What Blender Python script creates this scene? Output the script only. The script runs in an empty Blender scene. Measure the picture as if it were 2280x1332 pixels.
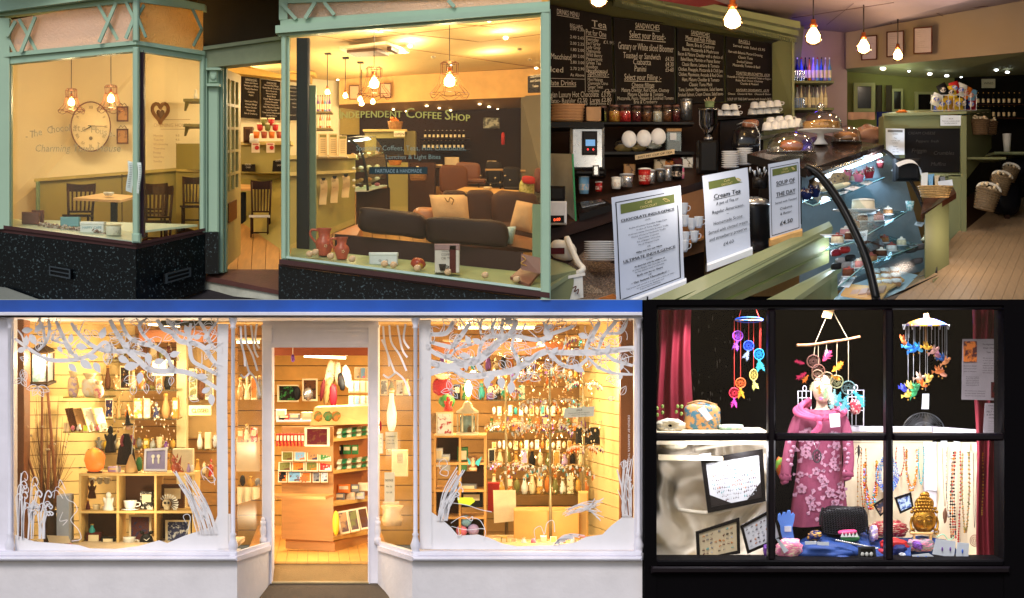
import bpy,bmesh,math,random
from mathutils import Vector,noise
random.seed(7)
SC=bpy.context.scene
C=SC.collection
L=15.0
S=0.003
# ---------------------------------------------------------------- camera, sky, sun, exposure
cam=bpy.data.cameras.new('camera');cam.sensor_width=36;cam.lens=36*L/(2280*S)
cam.clip_start=0.1;cam.clip_end=500
camo=bpy.data.objects.new('camera',cam);C.objects.link(camo)
camo.location=(0,-L,0);camo.rotation_euler=(math.pi/2,0,0);SC.camera=camo
wd=bpy.data.worlds.new('World');SC.world=wd;wd.use_nodes=True
wn=wd.node_tree;wn.nodes.clear()
sky=wn.nodes.new('ShaderNodeTexSky');sky.sky_type='NISHITA';sky.sun_disc=False
sky.sun_elevation=math.radians(40);sky.sun_rotation=math.radians(195);sky.air_density=1;sky.dust_density=1.2
bg=wn.nodes.new('ShaderNodeBackground');bg.inputs[1].default_value=0.14
wo=wn.nodes.new('ShaderNodeOutputWorld');wn.links.new(sky.outputs[0],bg.inputs[0]);wn.links.new(bg.outputs[0],wo.inputs[0])
sl=bpy.data.lights.new('sun','SUN');sl.energy=1.5;sl.angle=math.radians(20);sl.color=(1,.95,.9)
so=bpy.data.objects.new('sun',sl);C.objects.link(so);so.rotation_euler=(math.radians(50),0,math.radians(-15))
SC.view_settings.view_transform='Standard';SC.view_settings.look='None'
SC.view_settings.exposure=0;SC.view_settings.gamma=1;SC.view_settings.use_curve_mapping=False
SC.cycles.max_bounces=6;SC.cycles.transparent_max_bounces=24;SC.cycles.diffuse_bounces=3
SC.cycles.sample_clamp_indirect=3
# ---------------------------------------------------------------- helpers
def sc(d):return S*(L+d)/L
def W(px,py,d=0.0):
 k=sc(d);return Vector(((px-1140)*k,d,(666-py)*k))
def lin(c):
 return tuple(((v/255)/12.92 if v/255<=.04045 else((v/255+.055)/1.055)**2.4)for v in c[:3])
MC={}
def mat(col,rough=.55,metal=0,var=.12,scale=8,bump=0,bscale=60,spec=.4,sheen=0,name=None,stretch=None,col2=None,thr=None,alpha=1,coat=0):
 key=(tuple(col),rough,metal,var,scale,bump,bscale,spec,name,stretch,col2 and tuple(col2),thr,alpha,coat)
 if key in MC:return MC[key]
 if max(col)<100 and not metal:spec=min(spec,.15)
 m=bpy.data.materials.new(name or 'paint');m.use_nodes=True
 n=m.node_tree.nodes;l=m.node_tree.links;b=n['Principled BSDF']
 b.inputs['Roughness'].default_value=rough;b.inputs['Metallic'].default_value=metal
 b.inputs['Specular IOR Level'].default_value=spec
 if coat:b.inputs['Coat Weight'].default_value=coat
 if alpha<1:b.inputs['Alpha'].default_value=alpha
 c=lin(col)
 tc=n.new('ShaderNodeTexCoord');mp=n.new('ShaderNodeMapping');l.new(tc.outputs['Object'],mp.inputs[0])
 if stretch:mp.inputs['Scale'].default_value=stretch
 nz=n.new('ShaderNodeTexNoise');nz.inputs['Scale'].default_value=scale;nz.inputs['Detail'].default_value=5;nz.inputs['Roughness'].default_value=.62
 l.new(mp.outputs[0],nz.inputs['Vector'])
 rp=n.new('ShaderNodeValToRGB');l.new(nz.outputs[0],rp.inputs[0])
 if col2:
  c2=lin(col2);t=thr if thr is not None else .5
  rp.color_ramp.elements[0].position=max(0,t-.04);rp.color_ramp.elements[1].position=min(1,t+.04)
  rp.color_ramp.elements[0].color=(*c,1);rp.color_ramp.elements[1].color=(*c2,1)
 else:
  rp.color_ramp.elements[0].position=.3;rp.color_ramp.elements[1].position=.72
  rp.color_ramp.elements[0].color=(*[v*(1-var)for v in c],1);rp.color_ramp.elements[1].color=(*[min(1,v*(1+var))for v in c],1)
 l.new(rp.outputs[0],b.inputs['Base Color'])
 r2=n.new('ShaderNodeMapRange');r2.inputs['To Min'].default_value=max(.03,rough-.1);r2.inputs['To Max'].default_value=min(1,rough+.12)
 l.new(nz.outputs[0],r2.inputs[0]);l.new(r2.outputs[0],b.inputs['Roughness'])
 if bump:
  n2=n.new('ShaderNodeTexNoise');n2.inputs['Scale'].default_value=bscale;n2.inputs['Detail'].default_value=4
  l.new(mp.outputs[0],n2.inputs['Vector'])
  bp=n.new('ShaderNodeBump');bp.inputs['Strength'].default_value=bump;bp.inputs['Distance'].default_value=.01
  l.new(n2.outputs[0],bp.inputs['Height']);l.new(bp.outputs[0],b.inputs['Normal'])
 MC[key]=m;return m
def emit(col,st,name='lamp_glow'):
 key=('e',col,st)
 if key in MC:return MC[key]
 m=bpy.data.materials.new(name);m.use_nodes=True;n=m.node_tree.nodes;b=n['Principled BSDF']
 b.inputs['Base Color'].default_value=(*lin(col),1);b.inputs['Emission Color'].default_value=(*lin(col),1)
 b.inputs['Emission Strength'].default_value=st;m.cycles.emission_sampling='NONE';MC[key]=m;return m
def glass(tint=(235,245,240),base=.04,edge=.5,rough=.03,name='clear_glass',bump=0):
 key=('g',tint,base,edge,rough,bump)
 if key in MC:return MC[key]
 m=bpy.data.materials.new(name);m.use_nodes=True;n=m.node_tree.nodes;l=m.node_tree.links;n.clear()
 o=n.new('ShaderNodeOutputMaterial');mx=n.new('ShaderNodeMixShader');t=n.new('ShaderNodeBsdfTransparent');g=n.new('ShaderNodeBsdfGlossy')
 t.inputs[0].default_value=(*lin(tint),1);g.inputs['Roughness'].default_value=rough
 lw=n.new('ShaderNodeLayerWeight');lw.inputs[0].default_value=.35;mr=n.new('ShaderNodeMapRange')
 mr.inputs['To Min'].default_value=base;mr.inputs['To Max'].default_value=edge
 l.new(lw.outputs['Facing'],mr.inputs[0]);l.new(mr.outputs[0],mx.inputs[0]);l.new(t.outputs[0],mx.inputs[1]);l.new(g.outputs[0],mx.inputs[2]);l.new(mx.outputs[0],o.inputs[0])
 if bump:
  nz=n.new('ShaderNodeTexVoronoi');nz.inputs['Scale'].default_value=45;bp=n.new('ShaderNodeBump');bp.inputs['Strength'].default_value=bump
  tc=n.new('ShaderNodeTexCoord');l.new(tc.outputs['Object'],nz.inputs['Vector']);l.new(nz.outputs[0],bp.inputs['Height']);l.new(bp.outputs[0],g.inputs['Normal'])
 MC[key]=m;return m
COL=dict(white=(232,230,222),cream=(236,218,178),red=(178,32,30),crimson=(150,18,40),pink=(222,120,150),magenta=(190,50,120),purple=(110,60,150),blue=(40,90,190),navy=(24,34,80),teal=(40,150,150),green=(50,120,60),lime=(160,190,50),olive=(110,110,50),yellow=(230,190,50),orange=(226,120,40),brown=(92,54,30),tan=(170,128,80),black=(22,22,24),grey=(120,120,122),silver=(190,192,196),gold=(200,150,60),amber=(190,110,30),beige=(206,184,150),terracotta=(168,78,52),sky=(120,170,205),lilac=(180,160,215),turquoise=(60,180,190),maroon=(80,22,26))
def cm(c,**k):
 if isinstance(c,str):return mat(COL[c],name=c+'_finish',**k)
 return mat(c,**k)
class MB:
 """collects shapes given in photograph position + depth; build() makes ONE mesh object"""
 def __init__(s):s.v=[];s.f=[];s.mi=[];s.cur=0;s.smooth=[]
 def add(s,vs,fs,sm=False):
  b=len(s.v);s.v+=[Vector(v)for v in vs];s.f+=[tuple(i+b for i in f)for f in fs];s.mi+=[s.cur]*len(fs);s.smooth+=[sm]*len(fs)
  return s
 def box(s,x0,y0,x1,y1,d0,d1,bev=0):
  """upright box: front face = the rectangle at depth d0, running back to d1"""
  a=W(x0,y1,d0);b=W(x1,y0,d0);X0,X1=sorted((a.x,b.x));Z0,Z1=sorted((a.z,b.z));return s.wbox(X0,X1,d0,d1,Z0,Z1,bev)
 def wbox(s,X0,X1,Y0,Y1,Z0,Z1,bev=0):
  if bev<=0:
   return s.add([(X0,Y0,Z0),(X1,Y0,Z0),(X1,Y1,Z0),(X0,Y1,Z0),(X0,Y0,Z1),(X1,Y0,Z1),(X1,Y1,Z1),(X0,Y1,Z1)],[(0,1,5,4),(1,2,6,5),(2,3,7,6),(3,0,4,7),(4,5,6,7),(3,2,1,0)])
  e=min(bev,(X1-X0)*.45,(Z1-Z0)*.45,(Y1-Y0)*.45);vs=[]
  for(x,z,y,k)in[(0,0,Y0,1),(0,0,Y0+e,0),(0,0,Y1,0)]:
   i=e if k else 0
   vs+=[(X0+i,y,Z0+i),(X1-i,y,Z0+i),(X1-i,y,Z1-i),(X0+i,y,Z1-i)]
  fs=[(0,1,2,3)]
  for r in(0,4):
   for q in range(4):fs.append((r+q,r+4+q,r+4+(q+1)%4,r+(q+1)%4))
  fs.append((11,10,9,8));return s.add(vs,fs)
 def prism(s,pts,off):
  """polygon of (px,py,d) pushed by the world offset off"""
  P=[p if isinstance(p,Vector)else W(*p)for p in pts];o=Vector(off);n=len(P)
  return s.add(P+[p+o for p in P],[tuple(range(n)),tuple(range(2*n-1,n-1,-1))]+[(i,n+i,n+(i+1)%n,(i+1)%n)for i in range(n)])
 def poly(s,pts):
  P=[p if isinstance(p,Vector)else W(*p)for p in pts];return s.add(P,[tuple(range(len(P)))])
 def tube(s,pts,r,n=6,r2=None,closed=False):
  P=[p if isinstance(p,Vector)else W(*p)for p in pts];m=len(P);k=len(s.v)
  if m<2:return s
  vs=[];up=None
  for i,p in enumerate(P):
   if closed:t=P[(i+1)%m]-P[i-1]
   else:t=P[min(i+1,m-1)]-P[max(i-1,0)]
   t=t.normalized()if t.length>1e-9 else Vector((0,0,1))
   if up is None:up=Vector((0,1,0))if abs(t.y)<.9 else Vector((1,0,0))
   a=(up-t*up.dot(t));a=a.normalized()if a.length>1e-6 else Vector((1,0,0));b=t.cross(a);up=a
   rr=r if r2 is None else r+(r2-r)*i/(m-1);R=rr*sc(p.y)
   vs+=[p+(a*math.cos(2*math.pi*j/n)+b*math.sin(2*math.pi*j/n))*R for j in range(n)]
  fs=[]
  for i in range(m if closed else m-1):
   for j in range(n):
    a0=i*n+j;a1=i*n+(j+1)%n;c=(i+1)%m;fs.append((a0,a1,c*n+(j+1)%n,c*n+j))
  if not closed:fs+=[tuple(range(n-1,-1,-1)),tuple(range((m-1)*n,m*n))]
  return s.add(vs,fs,n>4)
 def lathe(s,px,py,d,prof,n=16,sy=1.0,tilt=0,cap=True):
  """prof = [(radius px, height px above py)...] turned about the upright through px"""
  k=sc(d);o=W(px,py,d);vs=[];ct,st=math.cos(tilt),math.sin(tilt)
  for(r,h)in prof:
   for j in range(n):
    a=2*math.pi*j/n;x=r*math.cos(a)*k;y=r*math.sin(a)*k*sy;z=h*k
    vs.append(o+Vector((x*ct+z*st,y,-x*st+z*ct)))
  fs=[(i*n+j,i*n+(j+1)%n,(i+1)*n+(j+1)%n,(i+1)*n+j)for i in range(len(prof)-1)for j in range(n)]
  if cap:fs+=[tuple(range(n-1,-1,-1)),tuple(range((len(prof)-1)*n,len(prof)*n))]
  return s.add(vs,fs,True)
 def ball(s,px,py,d,rx,ry=None,rd=None,n=12,rings=8,amp=0,fr=3,rot=0,seed=0):
  ry=ry or rx;k=sc(d);o=W(px,py,d);rd=rx if rd is None else rd;vs=[];cr,sr=math.cos(rot),math.sin(rot)
  for i in range(rings+1):
   t=math.pi*i/rings
   for j in range(n):
    a=2*math.pi*j/n;u=Vector((math.sin(t)*math.cos(a),math.sin(t)*math.sin(a),math.cos(t)))
    g=1+(amp*noise.noise(u*fr+Vector((seed,px*.1,py*.1)))if amp else 0)
    x=u.x*rx*g;z=u.z*ry*g
    vs.append(o+Vector(((x*cr-z*sr)*k,u.y*rd*g*k,(x*sr+z*cr)*k)))
  fs=[(i*n+j,(i+1)*n+j,(i+1)*n+(j+1)%n,i*n+(j+1)%n)for i in range(rings)for j in range(n)]
  return s.add(vs,fs,True)
 def ring(s,px,py,d,rx,ry,r,n=20,t=4,rot=0,tiltd=0):
  pts=[]
  for j in range(n):
   a=2*math.pi*j/n;x=rx*math.cos(a);y=ry*math.sin(a)
   pts.append((px+x*math.cos(rot)-y*math.sin(rot),py+x*math.sin(rot)+y*math.cos(rot),d+tiltd*math.sin(a)))
  return s.tube(pts,r,t,closed=True)
 def ribbon(s,pts,w,d,th=.0015):
  """flat strip through (px,py[,w]) points on the plane at depth d, th thick (vinyl, straps)"""
  n=len(pts);Lp=[];Rp=[]
  for i,p in enumerate(pts):
   a=pts[max(i-1,0)];b=pts[min(i+1,n-1)];dx=b[0]-a[0];dy=b[1]-a[1];q=math.hypot(dx,dy)or 1
   ww=(p[2]if len(p)>2 else w)/2;nx,ny=-dy/q*ww,dx/q*ww
   dd=d(p[0])if callable(d)else d
   Lp.append(W(p[0]+nx,p[1]+ny,dd));Rp.append(W(p[0]-nx,p[1]-ny,dd))
  vs=Lp+Rp;o=Vector((0,-th,0));vs=vs+[v+o for v in vs];m=2*n;fs=[]
  for i in range(n-1):
   fs+=[(i,i+1,n+i+1,n+i),(m+n+i,m+n+i+1,m+i+1,m+i)]
  return s.add(vs,fs)
 def grid(s,fn,nu,nv,sm=True,th=None):
  vs=[]
  for i in range(nv+1):
   for j in range(nu+1):
    p=fn(j/nu,i/nv);vs.append(p if isinstance(p,Vector)else W(*p))
  fs=[(i*(nu+1)+j,i*(nu+1)+j+1,(i+1)*(nu+1)+j+1,(i+1)*(nu+1)+j)for i in range(nv)for j in range(nu)]
  s.add(vs,fs,sm)
  if th:
   o=Vector((0,th,0));n0=(nu+1);b=[v+o for v in vs];s.add(b,[f[::-1]for f in fs],sm)
   per=[j for j in range(nu+1)]+[i*n0+nu for i in range(1,nv+1)]+[nv*n0+j for j in range(nu-1,-1,-1)]+[i*n0 for i in range(nv-1,0,-1)]
   e=[vs[i]for i in per]+[b[i]for i in per];k=len(per);s.add(e,[(i,k+i,k+(i+1)%k,(i+1)%k)for i in range(k)])
  return s
 def clip(s,z):
  bm=bmesh.new();vs=[bm.verts.new(v)for v in s.v];sm=any(s.smooth)
  for f in s.f:
   try:bm.faces.new([vs[i]for i in f])
   except ValueError:pass
  bmesh.ops.bisect_plane(bm,geom=bm.verts[:]+bm.edges[:]+bm.faces[:],plane_co=(0,0,z),plane_no=(0,0,-1),clear_outer=True)
  bmesh.ops.holes_fill(bm,edges=[e for e in bm.edges if e.is_boundary and abs(e.verts[0].co.z-z)<1e-4 and abs(e.verts[1].co.z-z)<1e-4],sides=0)
  bm.verts.index_update();s.v=[v.co.copy()for v in bm.verts];s.f=[tuple(v.index for v in f.verts)for f in bm.faces];s.mi=[0]*len(s.f);s.smooth=[sm]*len(s.f);bm.free()
 def build(s,name,m,parent=None,**kw):
  if not s.v:return None
  if CLIP[0]is not None and min(v.z for v in s.v)<CLIP[0]-.002:s.clip(CLIP[0])
  if not s.v:return None
  bx=[v.x for v in s.v];by=[v.y for v in s.v];bz=min(v.z for v in s.v)
  org=Vector(((min(bx)+max(bx))/2,(min(by)+max(by))/2,bz))
  me=bpy.data.meshes.new(name);me.from_pydata([v-org for v in s.v],[],s.f)
  for q in(m if isinstance(m,(list,tuple))else[m]):me.materials.append(q)
  me.polygons.foreach_set('material_index',s.mi);me.polygons.foreach_set('use_smooth',s.smooth);me.update()
  o=bpy.data.objects.new(name,me);C.objects.link(o)
  if parent is not None:
   o.parent=parent;po=WL[parent.name];o.location=org-po
  else:o.location=org
  WL[o.name]=org
  if parent is not None and any(w in name for w in('lettering','_lines','numerals','print','points')):o['kind']='stuff'
  for k_,v_ in kw.items():
   if v_:o['category' if k_=='cat' else k_]=v_
  return o
WL={};CLIP=[-.003]
def struct(name,mb,m,label=None):
 return mb.build(name,m,None,kind='structure',label=label)
def thing(name,label,cat,base,group=None):
 o=bpy.data.objects.new(name,None);C.objects.link(o);o.empty_display_size=.05
 o.location=W(*base);WL[o.name]=W(*base);o['label']=label;o['category']=cat
 if group:o['group']=group
 return o
def solo(name,mb,m,label,cat,group=None):return mb.build(name,m,None,label=label,cat=cat,group=group)
def stuff(name,mb,m,parent=None,label=None,cat=None,group=None):
 return mb.build(name,m,parent,label=label,cat=cat,kind='stuff',group=group)
def kids(o):return[c for c in KID.get(o.name,[])]
def dup(root,base,label,group=None,k=None,rz=0):
 """copy a thing with its parts and sub-parts to a new base (px,py,d)"""
 p=W(*base);r=root.copy();C.objects.link(r);r.location=p;r['label']=label
 if group:r['group']=group
 f=k or 1;r.scale=(f,f,f);r.rotation_euler.z=rz;WL[r.name]=p
 for c in root.children:
  e=c.copy();C.objects.link(e);e.parent=r
  for g in c.children:
   h=g.copy();C.objects.link(h);h.parent=e
 return r
def plight(px,py,d,power,col=(255,190,110),r=.03,name='lamp_light'):
 q=bpy.data.lights.new(name,'POINT');q.energy=power;q.color=lin(col);q.shadow_soft_size=r
 o=bpy.data.objects.new(name,q);C.objects.link(o);o.location=W(px,py,d);return o
def alight(px,py,d,power,sx,sy,rot,col=(255,220,170),name='tube_light'):
 q=bpy.data.lights.new(name,'AREA');q.energy=power;q.color=lin(col);q.shape='RECTANGLE';q.size=sx;q.size_y=sy
 o=bpy.data.objects.new(name,q);C.objects.link(o);o.location=W(px,py,d);o.rotation_euler=rot;return o
def slight(px,py,d,power,tgt,ang=90,col=(255,250,245),r=.04,name='spot_light'):
 q=bpy.data.lights.new(name,'SPOT');q.energy=power;q.color=lin(col);q.shadow_soft_size=r;q.spot_size=math.radians(ang);q.spot_blend=.6
 o=bpy.data.objects.new(name,q);C.objects.link(o);o.location=W(px,py,d)
 o.rotation_euler=(W(*tgt)-W(px,py,d)).to_track_quat('-Z','Y').to_euler();return o
class Q4:
 """a four-cornered panel TL,TR,BR,BL given as (px,py,d); at(u,v,out) walks over it"""
 def __init__(s,tl,tr,br,bl):s.c=[W(*tl),W(*tr),W(*br),W(*bl)];e=(s.c[1]-s.c[0]).cross(s.c[3]-s.c[0]).normalized();s.n=e if e.y<0 else-e
 def at(s,u,v,out=0):
  a,b,c,d=s.c;return(a*(1-u)+b*u)*(1-v)+(d*(1-u)+c*u)*v+s.n*out
 def sub(s,u0,v0,u1,v1,out=0):
  q=Q4.__new__(Q4);q.c=[s.at(u0,v0,out),s.at(u1,v0,out),s.at(u1,v1,out),s.at(u0,v1,out)];q.n=s.n;return q
 def slab(s,mb,th=.01,out=0):
  P=[s.at(0,0,out),s.at(1,0,out),s.at(1,1,out),s.at(0,1,out)];return mb.prism(P,-s.n*th)
 def frame(s,mb,w=.08,th=.012,out=.004,h=None):
  h=h or w
  for r in((0,0,1,h),(0,1-h,1,1),(0,h,w,1-h),(1-w,h,1,1-h)):s.sub(*r,out=out).slab(mb,th)
  return mb
_fo={}
def glyphs(txt,sh=0):
 key=(txt,sh)
 if key in _fo:return _fo[key]
 cu=bpy.data.curves.new('lettering','FONT');cu.body=txt;cu.resolution_u=2;cu.shear=sh;cu.size=1
 o=bpy.data.objects.new('lettering',cu);me=bpy.data.meshes.new_from_object(o)
 vs=[v.co.copy()for v in me.vertices];fs=[tuple(p.vertices)for p in me.polygons]
 bpy.data.objects.remove(o);bpy.data.curves.remove(cu);bpy.data.meshes.remove(me)
 w=max([v.x for v in vs],default=0);_fo[key]=(vs,fs,w);return _fo[key]
def write(mb,q,txt,u,v,size,al='l',out=.002,sh=0,cond=1.0,fit=None,under=False,serif=False,rise=0,bold=0):
 """lettering on panel q: u,v = baseline start (0..1), size = em height as share of panel height"""
 vs,fs,w=glyphs(txt,sh)
 hh=(q.c[3]-q.c[0]).length;ww=(q.c[1]-q.c[0]).length;k=size*hh/ww*cond
 if fit:k=fit/max(w,.01)
 u0=u-(w*k if al=='r' else w*k/2 if al=='c' else 0)
 mb.add([q.at(u0+p.x*k,v-p.y*size-rise*(p.x*k),out)for p in vs],fs)
 if bold:mb.add([q.at(u0+p.x*k+bold,v-p.y*size-rise*(p.x*k),out*1.1)for p in vs],fs)
 if under:
  t=size*.07;q.sub(u0,v+size*.12,u0+w*k,v+size*.12+t,out).slab(mb,.0006)
 return mb
def curve(pts,n=5):
 """smooth Catmull-Rom through points of any length"""
 if len(pts)<3:return list(pts)
 out=[];P=[pts[0]]+list(pts)+[pts[-1]]
 for i in range(1,len(P)-2):
  a,b,c,d=P[i-1],P[i],P[i+1],P[i+2]
  for j in range(n):
   t=j/n;out.append(tuple(.5*((2*b[k])+(-a[k]+c[k])*t+(2*a[k]-5*b[k]+4*c[k]-d[k])*t*t+(-a[k]+3*b[k]-3*c[k]+d[k])*t**3)for k in range(len(b))))
 out.append(tuple(pts[-1]));return out
GL=glass();
# ---------------------------------------------------------------- light-stopping shell added between the four rooms
def shell(name,pts,col,off):
 struct(name,MB().prism(pts,off),mat(col,rough=.8,bump=.1))
DB=3.7
# ================================================================ unseen walls, floors and ceiling added to stop light leaking between rooms
def obscured(col,bump=.5):
 key=('o',col,bump)
 if key in MC:return MC[key]
 m=bpy.data.materials.new('textured_glass');m.use_nodes=True;n=m.node_tree.nodes;l=m.node_tree.links;b=n['Principled BSDF']
 b.inputs['Base Color'].default_value=(*lin(col),1);b.inputs['Roughness'].default_value=.15
 o=n['Material Output'];t=n.new('ShaderNodeBsdfTranslucent');t.inputs[0].default_value=(*lin(col),1);mx=n.new('ShaderNodeMixShader');mx.inputs[0].default_value=.55
 nz=n.new('ShaderNodeTexNoise');nz.inputs['Scale'].default_value=30;nz.inputs['Distortion'].default_value=1.5
 tc=n.new('ShaderNodeTexCoord');l.new(tc.outputs['Object'],nz.inputs['Vector']);bp=n.new('ShaderNodeBump');bp.inputs['Strength'].default_value=bump;bp.inputs['Distance'].default_value=.02
 l.new(nz.outputs[0],bp.inputs['Height']);l.new(bp.outputs[0],b.inputs['Normal']);l.new(bp.outputs[0],t.inputs['Normal'])
 l.new(b.outputs[0],mx.inputs[1]);l.new(t.outputs[0],mx.inputs[2]);l.new(mx.outputs[0],o.inputs[0]);MC[key]=m;return m
x0,x1,y0,y1=-40,2320,-40,1372
struct('light_stop_wall_upper',MB().prism([(1221.5,y0,.12),(1221.5,y0,DB),(1221.5,666,DB),(1221.5,666,.12)],(.004,0,0)),mat((215,190,150),rough=.8))
struct('light_stop_floor_left',MB().prism([(x0,667,.5),(1431,667,.1),(1431,667,DB),(x0,667,DB)],(0,0,-.006)),mat((150,110,70),rough=.7))
struct('light_stop_floor_right',MB().prism([(1431,667,.1),(x1,667,.1),(x1,667,DB),(1431,667,DB)],(0,0,-.006)),mat((14,12,12),rough=.9))
struct('light_stop_wall_lower',MB().prism([(1431,668,.1),(1431,668,DB),(1431,y1,DB),(1431,y1,.1)],(.004,0,0)),mat((120,100,80),rough=.9))
struct('light_stop_outer_left',MB().prism([(x0,y0,.5),(x0,y0,DB),(x0,y1,DB),(x0,y1,.5)],(-.02,0,0)),mat((225,205,160),rough=.8))
struct('light_stop_outer_right',MB().prism([(x1,y0,.1),(x1,y0,DB),(x1,y1,DB),(x1,y1,.1)],(.02,0,0)),mat((20,18,18),rough=.9))
struct('light_stop_back',MB().prism([(x0,y0,DB),(x1,y0,DB),(x1,y1,DB),(x0,y1,DB)],(0,.05,0)),mat((150,125,85),rough=.8))
struct('light_stop_ceiling',MB().prism([(x0,y0,.1),(x1,y0,.1),(x1,y0,DB),(x0,y0,DB)],(0,0,.02)),mat((215,190,150),rough=.8))
# ================================================================ FIRST SHOP: green coffee shop front
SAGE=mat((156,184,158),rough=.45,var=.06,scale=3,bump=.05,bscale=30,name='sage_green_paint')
SAGED=mat((118,146,124),rough=.5,var=.08,scale=3,name='darker_sage_paint')  # darker sage for the door jamb, return lattice and inner posts
GRAN=mat((6,10,13),rough=.3,col2=(84,100,102),thr=.63,scale=62,name='speckled_black_granite',spec=.5)
MAHO=mat((70,44,42),rough=.4,name='dark_mahogany')
OLV=mat((150,138,72),rough=.5,var=.06,scale=3,name='olive_green_panelling')
CRM=mat((244,231,196),rough=.75,var=.05,scale=2,name='cream_wall_paint')
DKW=mat((52,30,22),rough=.38,var=.25,scale=6,stretch=(6,6,1),name='dark_stained_wood')
PINE=mat((206,160,98),rough=.5,var=.2,scale=5,stretch=(1,6,6),name='pale_table_wood')
def bars(mb,a,b,w,dep=.03):
 A,B=W(*a),W(*b);t=(B-A).normalized();nrm=Vector((-t.z,0,t.x)).normalized()*w*sc(a[2])/2
 mb.prism([A+nrm,B+nrm,B-nrm,A-nrm],(0,-dep,0));return mb
def band(mb,a,b,h0,h1,dep,proud=0):
 """moulding running a->b (px,py,d), heights in px, pushed towards the street by proud"""
 pts=[(a[0],a[1],a[2]-proud),(b[0],b[1],b[2]-proud),(b[0],b[1]+h1,b[2]-proud),(a[0],a[1]+h0,a[2]-proud)]
 mb.prism(pts,(0,dep+proud,0));return mb
sf=thing('shop_front','sage green painted shopfront with two glazed bays, latticed top lights and black granite base','shopfront',(560,667,.3))
# left bay: ends A(left) K(corner) E(return end)
dL,dK,dE=.5,.12,.62
fr=MB()
band(fr,(-30,132,dL+.05),(303,100,dK),16,14,.09);band(fr,(-30,122,dL+.05),(303,90,dK),9,9,.13,.03)
band(fr,(303,100,dK),(456,124,dE),14,12,.09);band(fr,(303,90,dK),(456,114,dE),9,9,.1,.03)
band(fr,(-30,20,dL+.05),(303,-22,dK),20,26,.1,.02);band(fr,(-30,-8,dL),(303,-55,dK-.08),38,40,.2,.05)
band(fr,(303,-22,dK),(456,10,dE),26,14,.1)
fr.build('transom_beam',SAGE,sf)
po=MB();po.box(-40,40,21,510,dL-.03,dL+.08);po.box(21,138,25,505,dL,dL+.05);po.build('post',SAGE,sf)
po=MB();po.box(295,105,308,540,dK-.04,dK+.03,.008);po.box(295,-20,308,92,dK-.04,dK+.03,.008);po.box(293,520,311,541,dK-.055,dK+.03,.01);po.build('post',SAGE,sf)
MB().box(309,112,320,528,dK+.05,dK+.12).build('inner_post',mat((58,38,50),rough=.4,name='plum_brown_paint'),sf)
po=MB();po.box(444,118,455,518,dE-.02,dE+.05,.008);po.box(456,130,461,520,dE+.02,dE+.12);po.box(462,120,487,519,dE+.04,dE+.2,.01)  # BP: the frame's dark purple sheen is put into its black colour
po.box(466,150,483,184,dE+.01,dE+.06,.006);po.ball(474.5,172,dE+.005,7,7,3);po.box(460,186,489,192,dE-.005,dE+.06);po.box(458,151,491,156,dE-.012,dE+.06);po.build('pilaster',SAGE,sf)
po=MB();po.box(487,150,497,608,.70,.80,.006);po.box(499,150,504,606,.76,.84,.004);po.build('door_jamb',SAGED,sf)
po=MB();band(po,(450,112,.645),(640,86,.645),40,46,.2);band(po,(452,104,.61),(640,78,.61),8,8,.2);po.build('door_header',mat((134,144,112),rough=.6,name='header_paint'),sf)
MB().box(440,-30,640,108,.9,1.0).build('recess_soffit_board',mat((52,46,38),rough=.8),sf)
for pts in(((36,48),(17,82),(36,120)),((44,44),(82,113)),((80,38),(48,117)),((220,12),(264,90)),((260,6),(222,95)),((282,6),(299,42),(281,87))):
 b=MB()
 for p,q in zip(pts[:-1],pts[1:]):bars(b,(p[0],p[1],dL-(p[0]-20)/283*(dL-dK)-.01),(q[0],q[1],dL-(p[0]-20)/283*(dL-dK)-.01),7)
 b.build('lattice_bar',SAGE,sf)
for pts in(((308,40),(326,84)),((322,12),(306,40)),((430,22),(450,66),(431,104))):
 b=MB()
 for p,q in zip(pts[:-1],pts[1:]):bars(b,(p[0],p[1],dK+(p[0]-303)/153*(dE-dK)-.01),(q[0],q[1],dK+(p[0]-303)/153*(dE-dK)-.01),6)
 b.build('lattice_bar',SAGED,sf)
MB().prism([(18,46,dL+.02),(296,-5,dK+.03),(296,94,dK+.03),(18,124,dL+.02)],(0,.006,0)).build('obscured_pane',obscured((250,226,204),.35),sf)
MB().prism([(307,-5,dK+.04),(452,18,dE+.02),(452,112,dE+.02),(307,92,dK+.04)],(0,.006,0)).build('obscured_pane',obscured((250,214,140),.8),sf)
GLS=glass((250,250,245),.006,.15)
MB().prism([(24,146,dL+.02),(296,114,dK+.03),(296,536,dK+.03),(24,502,dL+.02)],(0,.006,0)).build('window_pane',GLS,sf)
MB().prism([(308,115,dK+.04),(445,134,dE+.02),(445,508,dE+.02),(308,534,dK+.04)],(0,.006,0)).build('window_pane',GLS,sf)
sm=MB();band(sm,(-30,497,dL+.04),(303,540,dK-.01),8,7,.12,.02);band(sm,(-30,503,dL+.04),(303,546,dK-.01),10,9,.1)
band(sm,(303,540,dK-.01),(456,508,dE),7,6,.12,.02);band(sm,(303,546,dK-.01),(456,513,dE),9,8,.1);sm.build('sill_moulding',MAHO,sf)
MB().prism([(-30,511,dL+.04),(302.5,555,dK),(302.5,700,dK),(-30,700,dL+.04)],(0,.08,0)).build('granite_panel',GRAN,sf)
MB().prism([(303.5,555,dK),(456,520,dE),(456,646,dE),(303.5,700,dK)],(0,.06,0)).build('granite_panel',GRAN,sf)
MB().box(457,517,486,610,dE+.01,dE+.2).build('granite_panel',GRAN,sf)
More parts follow.
